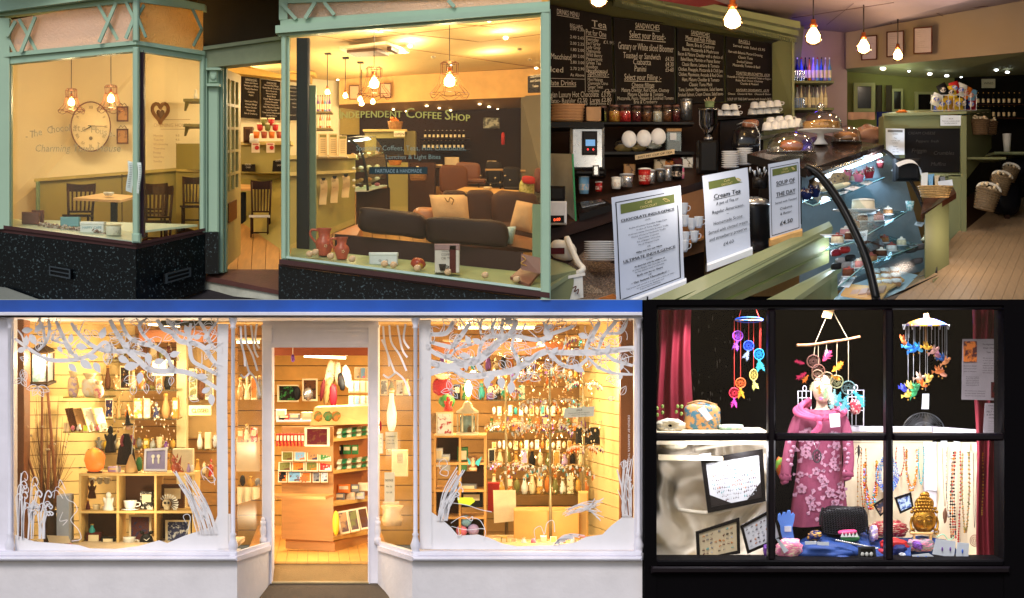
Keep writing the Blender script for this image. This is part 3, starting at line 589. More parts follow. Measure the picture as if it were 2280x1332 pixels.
cafe_table([(163,441,2.1),(268,446,2.0),(305,436,2.3),(228,430,2.4)],(253,500,2.3),2.2,'pale square topped cafe table with black pedestal by the corner',mat((222,196,160)))
solo('ashtray_bowl',MB().lathe(242,436,2.15,[(8,0),(12,4),(12,8),(10,5)],16),mat((200,210,225)),'small white bowl on the pale cafe table in the left bay','bowl')
cafe_table([(536,420,2.2),(560,420,2.2),(575,412,2.45),(536,410,2.45)],(540,520,2.35),2.3,'pale table edge showing beside the open door')
# left sill display
struct('window_board',MB().prism([(14,506,.53),(300,537,.2),(300,516,.9),(440,500,1.0),(30,488,1.1)],(0,0,-.015)),mat((180,196,176),rough=.4))
def tin(name,q0,dep,c,lab,cat,lid=None,grp=None,lettering=None,bev=.006):
 x0_,y0_,x1_,y1_,d=q0;t=thing(name,lab,cat,((x0_+x1_)/2,y1_,d),grp);mm=c if not isinstance(c,(str,tuple))else cm(c)
 MB().box(x0_,y0_+(3 if lid else 0),x1_,y1_,d,d+dep,bev).build('body',mm,t)
 if lid:MB().box(x0_-.8,y0_,x1_+.8,y0_+(y1_-y0_)*.2+2,d-.004,d+dep,bev).build('lid',cm(lid)if isinstance(lid,(str,tuple))else lid,t)
 if lettering:
  b=MB();q=Q4((x0_,y0_,d),(x1_,y0_,d),(x1_,y1_,d),(x0_,y1_,d))
  for i,s_ in enumerate(lettering[0]):write(b,q,s_,.5,lettering[1]+i*lettering[2],lettering[3],'c',.003)
  b.build('lettering',lettering[4],t)
 return t
CHO=mat((112,66,60),rough=.35)
tin('chocolate_box',(48,472,86,500,.8),.05,CHO,'brown chocolate box with gold scroll print at the far left of the sill','box')
tin('chocolate_box',(70,468,96,496,.88),.04,CHO,'brown chocolate box tucked behind the scroll printed one','box')
tin('gift_tin',(134,483,176,505,.7),.06,(110,160,170),'plain blue box behind the potpourri on the left sill','tin')
tin('gift_tin',(178,494,231,519,.55),.08,(214,220,220),'white gift tin with blue word print on the left sill','tin',lid=(226,230,230),lettering=(['HAPPY CAFE'],.62,.2,.3,mat((90,150,170))))
t=thing('round_tin','round cream enamel tin with a scratched pattern on the left sill','tin',(253,524,.45))
MB().lathe(253,525,.45,[(16,0),(17,1),(17,20),(16,21)],20).build('body',mat((206,206,190),col2=(130,120,100),thr=.62,scale=18),t);MB().lathe(253,503,.45,[(17.5,0),(17.5,3),(15,4)],20).build('lid',cm('cream'),t)
b=MB();random.seed(3)
for i in range(150):
 u=random.random();px=86+150*u;b.ball(px+random.uniform(-3,3),500+20*u+random.uniform(-5,5),.72-.2*u,random.uniform(2,5),random.uniform(1,3),None,6,4,.4,3,random.uniform(-1,1))
stuff('potpourri',b,mat((190,176,166),col2=(120,90,80),thr=.5,scale=40),None,'scattered pale dried flower petals along the left sill','potpourri')
for(a,lab)in((((284,358),(298,361),(296,430),(282,425)),'curled white menu sheet hanging on the glass left of the corner post'),(((305,362),(314,362),(311,432),(306,430)),'narrow curled menu sheet hanging right of the corner post')):
 D=dK+.0 if a[0][0]>300 else dK+.04
 t=thing('hanging_menu',lab,'menu',(a[2][0],a[2][1],D),'menus hanging at the corner post')
 MB().grid(lambda u,v,a=a,D=D:tuple(((a[0][k_]*(1-u)+a[1][k_]*u)*(1-v)+(a[3][k_]*(1-u)+a[2][k_]*u)*v)+(2*math.sin(v*5)if k_==0 else 0)for k_ in(0,1))+(D-.05-.01*math.sin(v*4),),4,10,th=.002).build('sheet',mat((215,225,215)),t)
 b=MB()
 for k_ in range(14):
  f=.1+k_*.06;xx=a[0][0]*(1-f)+a[3][0]*f+2*math.sin(f*5);b.prism([(xx+3,a[0][1]+66*f,D-.066),(xx+9,a[0][1]+66*f,D-.066),(xx+9,a[0][1]+66*f+1,D-.066),(xx+3,a[0][1]+66*f+1,D-.066)],(0,.001,0))
 b.build('print_lines',mat((110,120,115)),t)
 # right window interior: pipe-like column, rear room
struct('inner_column',MB().box(660,84,688,572,.9,1.0,.01),mat((30,34,46),rough=.35))
struct('window_side_frame',MB().box(689,190,703,560,.92,.98),mat((110,130,110),rough=.5))
struct('right_cheek',MB().box(1186,455,1206,604,.5,.9),SAGED)
struct('rear_room_back',MB().prism([(755,256,3.55),(1224,238,3.55),(1224,480,3.55),(755,480,3.55)],(0,.04,0)),mat((44,26,20),rough=.7))
struct('rear_room_side',MB().prism([(1160,214,3.36),(1224,210,3.3),(1224,470,3.0),(1160,420,3.36)],(0,.04,0)),mat((110,104,90),rough=.6))
struct('rear_room_ceiling',MB().prism([(755,234,3.36),(1224,214,3.36),(1224,240,3.6),(755,258,3.6)],(0,.03,0)),mat((150,112,62),rough=.8))
struct('mirror_wall',MB().prism([(757,238,3.42),(800,246,3.5),(800,300,3.5),(757,300,3.42)],(0,.02,0)),mat((150,130,60),rough=.5))
for i,(a,lab)in enumerate((((778,190,800,222),'framed notice left of the third bare bulb'),((846,185,871,218),'framed notice right of the left caged lamp'))):
 t=thing('framed_notice',lab,'picture',((a[0]+a[2])/2,a[3],3.3),'framed notices on the rear wall');q=Q4((a[0],a[1],3.3),(a[2],a[1],3.3),(a[2],a[3],3.3),(a[0],a[3],3.3));b=MB();q.frame(b,.06,.01,.006);b.build('frame',mat((90,50,40)),t);b=MB();q.sub(.05,.05,.95,.95).slab(b,.004);b.build('notice',mat((226,186,150)),t)
board(Q4((1175,170,2.6),(1210,165,2.5),(1210,206,2.5),(1175,207,2.6)),['The Ladies','and Gents','Toilets'],'chalk sign pointing to the toilets at the right of the window','toilets_sign',sz=.2)
# bottle shelves
def bottle(px,py,d,h,r,c,lab,grp,cap='black',label='cream',n=10):
 t=thing('bottle',lab,'bottle',(px,py,d),grp)
 MB().lathe(px,py,d,[(r*.9,0),(r,h*.05),(r,h*.55),(r*.35,h*.72),(r*.3,h*.94)],n).build('glass_body',cm(c,rough=.15)if isinstance(c,(str,tuple))else c,t)
 MB().lathe(px,py-h*.92,d,[(r*.38,0),(r*.38,h*.08)],n).build('cap',cm(cap),t)
 if label:MB().lathe(px,py-h*.12,d,[(r*1.06,0),(r*1.06,h*.33)],n,cap=False).build('label',cm(label),t)
 return t
ORD=['leftmost','second','third','fourth','fifth','sixth','seventh','eighth','ninth','tenth','eleventh','twelfth','thirteenth','fourteenth','fifteenth','sixteenth','seventeenth','eighteenth','nineteenth','twentieth','twenty-first','twenty-second','twenty-third','twenty-fourth']
for j,(py,cs)in enumerate(((248,['purple','silver','amber','sky','lilac','purple']),(285,['cream','amber','silver','cream','tan','amber']))):
 for i,c in enumerate(cs):bottle(708+i*5.2,py,2.9,36,2.4,c,'%s bottle on the %s counter shelf, %s from the left'%(c,('upper','lower')[j],ORD[i]),'syrup bottles seen through the right window')
 solo('bottle_shelf',MB().box(700,py,738,py+3,2.8,3.0),mat((130,116,70)),'%s olive shelf holding syrup bottles behind the counter'%('upper','lower')[j],'shelf')
 # rear counter block + baskets
rc=thing('rear_counter','olive tall counter block with chalkboard front behind the display case','counter',(870,470,2.7))
MB().box(812,292,902,345,2.75,3.0).build('block_front',OLV,rc);MB().box(808,288,906,293,2.72,3.02).build('block_top',mat((190,166,100)),rc)
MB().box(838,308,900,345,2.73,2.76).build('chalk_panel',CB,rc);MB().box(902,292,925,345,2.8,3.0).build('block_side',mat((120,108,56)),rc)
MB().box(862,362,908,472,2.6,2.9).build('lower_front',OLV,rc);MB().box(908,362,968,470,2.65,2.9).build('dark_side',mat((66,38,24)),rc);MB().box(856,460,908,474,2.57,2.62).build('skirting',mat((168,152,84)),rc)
tin('paper_sign',(877,292,901,304,2.7),.01,'cream','tiny white card sign on the rear counter block','sign',lettering=(['OPEN'],.8,.2,.7,cm('black')),bev=0)
def basket(px,py,d,w,h,lab,cat='basket',c=(170,120,64),fill=None,grp=None,nr=6,tilt=0):
 t=thing('wicker_basket',lab,cat,(px,py,d),grp);b=MB()
 b.lathe(px,py,d,[(w*.38,0),(w*.42,h*.3),(w*.5,h),(w*.46,h),(w*.38,h*.3),(w*.34,h*.1)],16,.7,tilt)
 b.build('wicker_body',mat(c,bump=.8,bscale=120,var=.35,scale=40),t)
 b=MB()
 for i in range(nr):
  f=(i+.5)/nr;r_=w*(.39+.12*f);hh=h*f;o_=W(px,py,d)
  b.tube([o_+Vector(((r_*math.cos(2*math.pi*j/18)*math.cos(tilt)+hh*math.sin(tilt))*sc(d),r_*.7*math.sin(2*math.pi*j/18)*sc(d),(hh*math.cos(tilt)-r_*math.cos(2*math.pi*j/18)*math.sin(tilt))*sc(d)))for j in range(18)],max(.5,h*.05),4,closed=True)
 b.build('woven_bands',mat(tuple(int(v*.8)for v in c),bump=.5),t)
 if fill:
  b=MB();random.seed(int(px))
  for i in range(14):b.ball(px+random.uniform(-.38,.38)*w+math.sin(tilt)*h,py-h*math.cos(tilt)-random.uniform(-.08,.22)*w,d+random.uniform(-.02,.02),w*.1,w*.07,None,7,5,.4,3,random.uniform(0,3))
  b.build('contents',fill if not isinstance(fill,(str,tuple))else cm(fill),t)
 return t
basket(880,289,2.8,34,18,'wicker basket of wrapped snacks on top of the rear counter',fill='orange')
basket(931,402,2.4,42,20,'shallow wicker basket hanging at the end of the rear counter',fill='cream')
basket(880,368,2.5,30,10,'low orange basket beside the display case',c=(226,140,40))
for i in range(10):
 px=945+i*9.5
 bottle(px,332,3.4,20,2.6,'black','dark wine bottle %s from the left on the lower rear rack'%ORD[i],'wine bottles on the rear rack',cap='cream')
 bottle(px+2,308,3.4,18,2.6,'black','dark wine bottle %s from the left on the upper rear rack'%ORD[i],'wine bottles on the rear rack',cap='cream')
for y in(308,332):solo('wine_rack_shelf',MB().box(935,y,1045,y+2,3.35,3.48),DKW,'%s dark shelf of the rear wine rack'%('upper' if y==308 else 'lower'),'shelf')
tin('wall_screen',(1076,262,1112,286,3.3),.03,mat((150,150,140),col2=(60,60,60),thr=.5,scale=30),'small lit screen on the dark rear wall','screen')
MB_=MB().lathe(1120,322,3.2,[(4,0),(4,22),(2,27)],10);solo('fire_extinguisher',MB_,cm('red'),'red fire extinguisher on the dark rear wall','extinguisher')
# display case (curved glass) seen from side
dc=thing('cake_display_case','curved glass cake display case with dark plinth in the coffee shop','display case',(830,485,1.9))
MB().prism([(793,424,2.05),(868,418,2.25),(868,478,2.25),(793,510,2.05)],(0,.05,0)).build('plinth',mat((44,26,20)),dc)
b=MB();b.tube(curve([(775,308,2.0),(800,330,1.96),(813,370,1.94),(819,425,1.94)]),3.0,8);b.build('front_arch',cm('black'),dc)
b=MB();b.tube(curve([(838,308,2.2),(853,330,2.2),(861,370,2.2),(864,420,2.2)]),1.6,8);b.build('rear_arch',cm('black'),dc)
cv0=curve([(777,308,2.0),(801,330,1.97),(814,370,1.95),(820,425,1.95)],4);cv1=curve([(838,308,2.2),(853,330,2.2),(861,370,2.2),(864,420,2.2)],4)
MB().grid(lambda u,v:tuple(cv0[round(v*12)][k_]*(1-u)+cv1[round(v*12)][k_]*u for k_ in range(3)),4,12).build('curved_glass',GL,dc)
for y in(345,375,402):MB().prism([(768,y+6,2.02),(812,y+6,1.99),(858,y-6,2.22),(806,y-6,2.26)],(0,0,-.006)).build('glass_shelf',glass((220,240,230),.15,.5),dc)
MB().prism([(768,424,2.02),(818,424,1.99),(862,412,2.22),(806,412,2.26)],(0,0,-.01)).build('deck',cm('white'),dc)
MB().prism([(768,306,2.02),(780,306,2.0),(838,304,2.22),(806,302,2.26)],(0,0,-.006)).build('case_top',cm('black'),dc)
MB().prism([(775,314,2.02),(802,314,2.1),(826,310,2.2),(820,306,2.2)],(0,0,-.004)).build('strip_light',emit((250,250,235),5),dc)
plight(815,330,2.05,2.2,(240,245,235),.03)
random.seed(11)
for j,y in enumerate((349,379,406,419)):
 for i in range(4):
  px=786+i*18;c=random.choice(['brown','cream','pink','tan','white','amber']);D=2.0+i*.06
  solo('cake',MB().ball(px,y-4-i*1.5,D,6,4,5,10,6,.2),cm(c,bump=.5),'%s cake %s from the left on the %s of the coffee shop case'%(c,ORD[i],('top shelf','second shelf','third shelf','deck')[j]),'cake','cakes in the coffee shop display case')
  # sofas
LEA=mat((46,28,26),rough=.5,var=.3,scale=5,bump=.2,bscale=9,name='dark_brown_leather',spec=.3)
s1=thing('leather_sofa','dark brown leather sofa with its back to the right window','sofa',(950,640,1.0))
MB().prism([(745,521,1.05),(1165,562,.78),(1165,640,.78),(745,600,1.05)],(0,.12,0)).build('sofa_back',mat((54,34,34),rough=.42,var=.12,scale=5),s1)
MB().prism([(745,521,1.05),(800,498,1.5),(808,500,1.5),(795,524,1.05)],(0,0,-.2)).build('arm',mat((170,110,70),rough=.4),s1)
MB().grid(lambda u,v:(1125+70*u,545+14*u-22*math.sin(v*3.14)-10*v,.95+.4*v),6,8,th=.05).build('arm',mat((110,66,38),rough=.4),s1)
def cushion(x0_,y0_,x1_,y1_,d,dep,m,rake=0,p=3.2,nu=22,nv=14,sag=.0,wr=.05,seed=0):
 """plump rounded block; rake = px drop from left to right"""
 b=MB();cx,cy=(x0_+x1_)/2,(y0_+y1_)/2;rx,ry=(x1_-x0_)/2,(y1_-y0_)/2
 vs=[]
 def pw(c):return math.copysign(abs(c)**(2/p),c)
 for i in range(nv+1):
  ph=-math.pi/2+math.pi*i/nv
  for j in range(nu):
   th=2*math.pi*j/nu;x=pw(math.cos(ph))*pw(math.cos(th));z=pw(math.sin(ph));y=pw(math.cos(ph))*pw(math.sin(th))
   g=1+wr*noise.noise(Vector((x*2+seed,y*2,z*2.5)))
   o_=W(cx,cy+rake*x/2+sag*(1-x*x)*ry,d+dep/2);vs.append(o_+Vector((x*rx*g*sc(d),y*dep/2*g,z*ry*g*sc(d))))
 fs=[(i*nu+j,i*nu+(j+1)%nu,(i+1)*nu+(j+1)%nu,(i+1)*nu+j)for i in range(nv)for j in range(nu)]
 b.add(vs,fs,True);return b
cushion(797,471,951,526,.88,.22,LEA,20,p=5.5,seed=1,sag=-.12,wr=.12).build('back_cushion',LEA,s1);cushion(947,490,1133,548,.78,.22,LEA,16,p=5.5,seed=4,sag=-.1,wr=.12).build('back_cushion',LEA,s1)
s2=thing('leather_sofa','brown leather sofa facing the window with pale pillows','sofa',(1060,520,1.7))
L2=mat((66,40,30),rough=.5,var=.3,scale=5,bump=.2,bscale=9,name='warm_brown_leather',spec=.3)
cushion(1035,424,1102,515,1.65,.2,L2,3,p=5,seed=2,wr=.1).build('back_cushion',L2,s2);cushion(1094,428,1200,520,1.6,.2,L2,6,p=5,seed=3,wr=.1).build('back_cushion',L2,s2)
cushion(918,462,985,505,1.5,.3,L2,2,seed=6).build('arm',mat((150,96,60),rough=.4),s2);MB().box(960,495,1200,560,1.5,1.9,.03).build('seat',L2,s2);cushion(985,424,1040,500,1.7,.15,L2,2,p=5,seed=9).build('back_cushion',L2,s2)
PIL=mat((196,156,112),rough=.9,bump=.3,bscale=150,name='sand_linen')
def pillow(c4,d,dep,m,name,lab):
 b=MB();q=Q4(*[(p[0],p[1],d)for p in c4]);
 for sgn in(1,-1):b.grid(lambda u,v:q.at(u+.04*math.sin(v*math.pi)*(.5-u)*-1*0,v,sgn*dep*(max(0,math.sin(math.pi*u)*math.sin(math.pi*v))**.45)*(1+.12*noise.noise(Vector((u*4,v*4,d*5))))),12,12)
 return solo(name,b,m,lab,'pillow')
pillow(((956,434),(1040,434),(1046,500),(968,500)),1.45,.06,PIL,'throw_pillow','square sand linen pillow with a ribbon in the middle of the brown sofa')
pillow(((1150,446),(1190,454),(1186,520),(1134,508)),1.3,.06,PIL,'throw_pillow','sand linen pillow leaning at the right end behind the window post')
pillow(((1122,506),(1150,504),(1140,548),(1118,542)),.98,.05,mat((130,160,165),col2=(190,200,200),thr=.5,scale=60,stretch=(1,1,8)),'throw_pillow','small blue striped pillow on the window sofa')
t=MB();t.tube(curve([(990,440,1.37),(998,450,1.36),(1002,440,1.36),(1010,446,1.36),(1006,456,1.36)]),1.2,5);solo('pillow_ribbon',t,mat((120,90,50)),'thin brown ribbon bow on the square linen pillow','ribbon')
# tables and chairs behind
cafe_table([(1014,424,2.0),(1140,436,1.8),(1156,424,2.2),(1035,416,2.35)],(1085,480,2.2),2.1,'pale rectangular cafe table behind the sofas')
solo('table_bowl',MB().lathe(1086,424,2.05,[(5,0),(11,4),(9,8),(4,5)],12),cm('beige'),'small shell dish on the pale rectangular cafe table','dish')
for(a,c,lab)in(((978,368,1042,432,2.45),(96,56,34),'tall brown leather dining chair back left of the pale table'),((1014,362,1070,402,2.7),(110,64,42),'brown leather dining chair behind the tall one'),((1120,372,1160,420,2.6),(36,26,26),'dark dining chair right of the far tables'),((1082,360,1118,410,2.9),(34,24,22),'dark dining chair among the far tables')):
 t=thing('dining_chair',lab,'chair',((a[0]+a[2])/2,a[3]+8,a[4]),'upholstered chairs in the rear of the coffee shop')
 cushion(a[0],a[1],a[2],a[3],a[4],.06,None,2,5).build('backrest',cm(c,rough=.4),t);MB().box(a[0]+2,a[3]-4,a[2]+10,a[3]+6,a[4]-.15,a[4]+.02,.01).build('seat',cm(c,rough=.4),t)
 for x in(a[0]+4,a[2]-4):MB().box(x-1.5,a[3]+6,x+1.5,a[3]+24,a[4]-.1,a[4]-.08).build('leg',DKW,t)
for(a,lab)in(((990,350,1022,370,3.0),'pale cushioned chair back left of the far table'),((1085,358,1105,370,3.0),'small pale cushioned chair back at the far table'),((960,366,985,372,2.9),'pale tabletop strip in the far left of the rear room')):
 solo('far_chair_back',MB().box(*a[:4],a[4],a[4]+.05,.01),cm('beige'),lab,'chair')
for i,(px,py,w_)in enumerate(((960,368,30),(1100,378,40),(1150,380,40))):
 b=MB();b.box(px-w_/2,py-2,px+w_/2,py+2,2.9,3.1);b.box(px-2,py+2,px+2,py+30,2.98,3.02);solo('far_table',b,mat((190,150,100)),('leftmost','middle','rightmost')[i]+' far pale table in the dark rear room','table')
for i in range(7):
 px=1070+i*11;py=392+((i*7)%5)*5;solo('glass_bauble',MB().ball(px,py,2.6,3,3,3,8,6),mat((160,150,130),metal=.8,rough=.15),'%s shiny tea-light glass among the far dark chairs, from the left'%ORD[i],'glass')
t=thing('checked_armchair','green checked armchair with a red cloth by the right window post','armchair',(1170,430,2.1))
cushion(1156,400,1190,440,2.1,.1,None,2).build('seat_cover',mat((150,150,60),col2=(200,190,120),thr=.5,scale=70),t);cushion(1188,374,1215,430,2.15,.08,None,0).build('backrest',mat((110,56,44)),t);cushion(1162,392,1192,410,2.05,.06,None,3).build('red_cloth',cm('red'),t)
# right window board & items
struct('display_board',MB().prism([(644,576,.40),(1208,648,.08),(1208,610,.7),(650,552,.9)],(0,0,-.02)),mat((150,164,124),rough=.4,name='sage_display_board'))
TER=mat((176,82,62),rough=.35,var=.15,scale=10,name='glazed_terracotta')
def jug(px,py,d,h,r,lab,s_=-1):
 t=thing('terracotta_jug',lab,'jug',(px,py,d),'terracotta jugs in the window')
 MB().lathe(px,py,d,[(r*.62,0),(r*.66,h*.04),(r*.8,h*.2),(r,h*.42),(r*.92,h*.55),(r*.6,h*.68),(r*.66,h*.85),(r*.82,h*.97),(r*.84,h),(r*.74,h*.97),(r*.55,h*.7)],20).build('body',TER,t)
 MB().tube(curve([(px+s_*r*.7,py-h*.92,d),(px+s_*r*1.4,py-h*.93,d),(px+s_*r*1.55,py-h*.75,d),(px+s_*r*.95,py-h*.48,d)]),r*.13,7).build('handle',TER,t)
 b=MB()
 for a in range(5):b.ball(px+3+2.6*math.cos(a*1.257),py-h*.36+2.6*math.sin(a*1.257),d-r*sc(d)*.98,1.1,1.1,.8,6,4)
 b.build('painted_flower',cm('cream'),t)
jug(722,570,.62,62,20,'taller glazed terracotta jug at the left of the window board');jug(761,578,.55,50,17,'shorter glazed terracotta jug right of the taller one')
tin('white_cafe_tin',(822,562,885,590,.48),.10,(196,206,214),'white lidded tin with two printed rings on the window board','tin',lid=(210,220,226),lettering=(['o   o'],.75,.2,.4,mat((80,90,100))))
ct_=tin('coffee_tin',(968,543,1023,608,.30),.09,(206,200,196),'tall white and maroon coffee tin with word print and cup picture','tin',lid=(150,120,124),lettering=(['OLDER','COFFEE','OR TEA'],.28,.13,.12,mat((90,80,84))))
MB().box(1001,547,1015,608,.296,.3).build('maroon_band',cm('maroon'),ct_)
b=MB();b.lathe(985,603,.285,[(5,0),(8,14),(8,15)],12,.3);b.tube(curve([(993,592,.285),(999,594,.285),(993,600,.285)]),1,5);b.build('cup_print',mat((50,44,50)),ct_)
t=thing('chocolate_box','open brown chocolate box standing by the right post','box',(1185,634,.2));MB().prism([(1160,565,.34),(1206,575,.3),(1203,610,.25),(1160,600,.3)],(0,.02,0)).build('raised_lid',CHO,t);MB().prism([(1136,616,.28),(1163,594,.45),(1203,603,.35),(1178,634,.18)],(0,0,-.02)).build('base',CHO,t)
b=MB();b.tube(curve([(1162,570,.31),(1170,578,.3),(1160,586,.3),(1172,592,.29)]),1,4);b.build('gold_scroll',cm('gold'),t)
b=MB().ball(931,587,.42,17,13,13,16,10,.12,2,-.1);solo('painted_gourd',b,mat((150,50,30),col2=(190,140,40),thr=.55,scale=8,rough=.3),'red and yellow painted gourd at the middle of the window board','gourd')
for i,(px,py)in enumerate(((689,566),(702,562),(736,571),(784,577),(856,588),(876,590),(929,597),(997,606),(1080,613),(1150,622))):
 d=dR(px)+.12;t=thing('sea_shell','%s ball shaped cream sea shell along the right window board'%ORD[i],'shell',(px,py+8,d),'cream shells on the window board')
 MB().ball(px,py,d,8,7.5,8,14,9,.12,4,0,i).build('shell_body',mat((214,180,150),col2=(176,132,110),thr=.6,scale=26,stretch=(1,1,5),rough=.6),t);MB().ball(px+4,py-4,d-.012,3.4,3,3,8,6).build('shell_spire',mat((230,200,175)),t)
plight(180,70,.75,3.1,(255,226,176),.03,'unseen_fill_light');plight(380,70,.8,2.48,(255,220,150),.03,'unseen_fill_light');plight(900,14,.6,1.2,(255,226,176),.03,'unseen_fill_light')  # unseen lamps added behind the top lights to brighten their panes
plight(900,120,1.9,9.92,(255,226,178),.05,'unseen_fill_light');plight(560,200,2.2,6.2,(255,226,176),.05,'unseen_fill_light');plight(1100,150,2.4,7.44,(255,224,176),.05,'unseen_fill_light');plight(330,170,1.5,7.44,(255,226,176),.05,'unseen_fill_light')  # more unseen fill lamps, with no fixture in the room
# ================================================================ SECOND ROOM: inside, behind the counter
G2M=mat((116,118,78),rough=.55,var=.06,scale=3,name='moss_green_paint')
G2L=mat((132,136,96),rough=.42,var=.05,scale=3,name='moss_green_gloss')
BLK=mat((20,18,18),rough=.35,name='black_laminate');WHT=mat((214,218,224),rough=.6,var=.03,name='white_paper');CHI=mat((225,226,228),rough=.2,var=.02,name='white_china',coat=.5)
STL=mat((170,172,176),metal=.9,rough=.28,var=.15,scale=20,name='brushed_steel')
struct('counter_room_back_wall',MB().prism([(1223,-40,2.9),(1790,60,3.2),(1768,300,3.2),(1766,420,3.2),(1223,420,2.9)],(0,.04,0)),G2M)
struct('counter_room_low_wall',MB().prism([(1223,232,2.86),(1700,228,3.1),(1700,470,3.1),(1223,560,2.86)],(0,.03,0)),mat((44,30,24),rough=.7))
struct('mauve_wall',MB().prism([(1764,60,3.25),(1886,58,3.4),(1886,330,3.4),(1764,330,3.25)],(0,.04,0)),mat((170,142,150),rough=.8,var=.05))
struct('bulkhead_wall',MB().prism([(1884,72,3.3),(2300,-2,2.6),(2300,114,2.6),(1884,153,3.3)],(0,.05,0)),mat((166,144,120),rough=.85,var=.05,scale=2))
struct('ceiling_upper',MB().prism([(1480,-40,1.4),(2310,-40,.6),(2310,-4,2.58),(1884,73,3.32),(1764,62,3.27),(1700,40,3.1)],(0,0,.02)),mat((142,120,122),rough=.85,var=.05))
struct('ceiling_left',MB().prism([(1223,-40,.6),(1480,-40,1.4),(1700,40,3.1),(1223,-38,2.9)],(0,0,.02)),mat((120,40,40),rough=.8))
tb=MB();
for p,q_ in(((1840,56,3.1),(1900,8,2.0)),((1880,16,2.4),(1985,52,2.9)),((2040,10,2.0),(2100,36,2.7)),((1764,40,2.7),(1990,6,1.6)),((1930,40,2.9),(2200,14,2.5))):tb.tube([p,q_],.8,4)
struct('upper_ceiling_joints',tb,mat((90,64,64)))
struct('far_room_ceiling',MB().prism([(1884,153,3.32),(2300,114,2.62),(2300,166,3.6),(2060,176,3.6),(1884,160,3.5)],(0,0,.02)),mat((150,146,110),rough=.8))
struct('far_room_green_wall',MB().prism([(1880,150,3.5),(2125,168,3.6),(2125,300,3.6),(1880,300,3.5)],(0,.03,0)),mat((106,110,60),rough=.8))
struct('far_room_dark_wall',MB().prism([(2120,164,3.62),(2300,150,3.62),(2300,480,3.62),(2120,480,3.62)],(0,.03,0)),mat((14,12,12),rough=.9))
q=Q4((1223,10,2.8),(1361,36,2.86),(1366,233,2.86),(1223,238,2.8));b=MB();q.slab(b,.02);t=thing('drinks_menu_board','leftmost chalk menu board headed DRINKS MENU with tea prices','chalkboard',(1295,236,2.83));b.build('board',CB,t);b=MB()
write(b,q,'DRINKS MENU',.12,.08,.075,fit=.36,under=True);write(b,q,'Tea',.68,.15,.10,under=True);write(b,q,'Pot for One',.58,.25,.09,fit=.33,under=True);write(b,q,'REG LARG',.33,.19,.05,fit=.2)
for i,s_ in enumerate(('2.00 2.30','2.40 2.65','2.00 2.25','1.80 2.00','1.80 2.00','2.80 3.00','2.70 2.90','As Above')):write(b,q,s_,.33,.22+i*.065+(.02 if i else 0),.045,fit=.22)
for i,s_ in enumerate(('Everyday','Earl Grey','Lady Grey','Chamomile','Wild Berry','Peppermint','Green Tea','Rooibos','Decaffeinated')):write(b,q,s_,.58,.31+i*.042,.055,fit=.026*len(s_),sh=.1)
write(b,q,'£1.95',.86,.32,.05);write(b,q,'Macchiato',.02,.53,.08,fit=.33);write(b,q,'Iced',.01,.66,.08)
write(b,q,'Speciality:-',.60,.68,.085,fit=.34,under=True)
for i,s_ in enumerate(('Mint Melange','Chamomile Citrus','Ginger Twist','Chocolate')):write(b,q,s_,.6,.74+i*.04,.052,fit=.02*len(s_))
write(b,q,'£2.30',.86,.86,.05);write(b,q,'late Drinks',.02,.79,.075,fit=.4,under=True);write(b,q,'gian Luxury Hot Chocolate  £3.95',.02,.91,.085,fit=.94);write(b,q,'late:- Regular £2.50  Large £2.80',.03,.965,.065,fit=.94);write(b,q,'Childrens £1.50  Babychino £1',.2,.998,.045,fit=.75)
q.sub(.56,.2,.565,.86,.003).slab(b,.001);q.sub(0,.72,.56,.724,.003).slab(b,.001);b.build('chalk_lettering',CHK,t)
def wboard(q,rows,lab):
 b=MB();q.slab(b,.02);t=thing('menu_board',lab,'chalkboard',(0,0,0));p=q.at(.5,1);t.location=p;WL[t.name]=p;b.build('board',CB,t);b=MB()
 for(s_,u,v,sz,al,fit,un)in rows:write(b,q,s_,u,v,sz,al,.003,fit=fit,under=un,sh=.08)
 b.build('chalk_lettering',CHK,t);b=MB();q.frame(b,.012,.012,.005);b.build('edge_frame',BLK,t)
wboard(Q4((1366,38,2.87),(1502,53,2.95),(1503,232,2.95),(1371,234,2.87)),[('SANDWICHES',.55,.1,.09,'c',.4,1),('Select your Bread:-',.55,.22,.12,'c',.6,1),('Granary or White sliced Bloomer',.52,.36,.12,'c',.92,0),('Toasted or Sandwich',.45,.46,.1,'c',.62,0),('£4.30',.98,.47,.08,'r',.14,0),('Ciabatta',.45,.53,.1,'c',.3,0),('£4.30',.98,.535,.08,'r',.14,0),('Panini',.42,.61,.1,'c',.2,0),('£5-60',.98,.6,.08,'r',.14,0),('Select your Filling :-',.46,.71,.1,'c',.62,1),('Cheese fillings',.46,.79,.07,'c',.38,1),('Mature Cheddar, Red Onion, Chutney',.5,.85,.065,'c',.8,0),('Mature Cheddar & Tomato',.5,.9,.065,'c',.6,0),('Mozzarella, Pesto, Peppers & Sundried Tomato',.5,.945,.06,'c',.95,0),('Brie & Cranberry',.5,.99,.065,'c',.4,0)],'chalk menu board headed SANDWICHES with Granary or White sliced Bloomer')
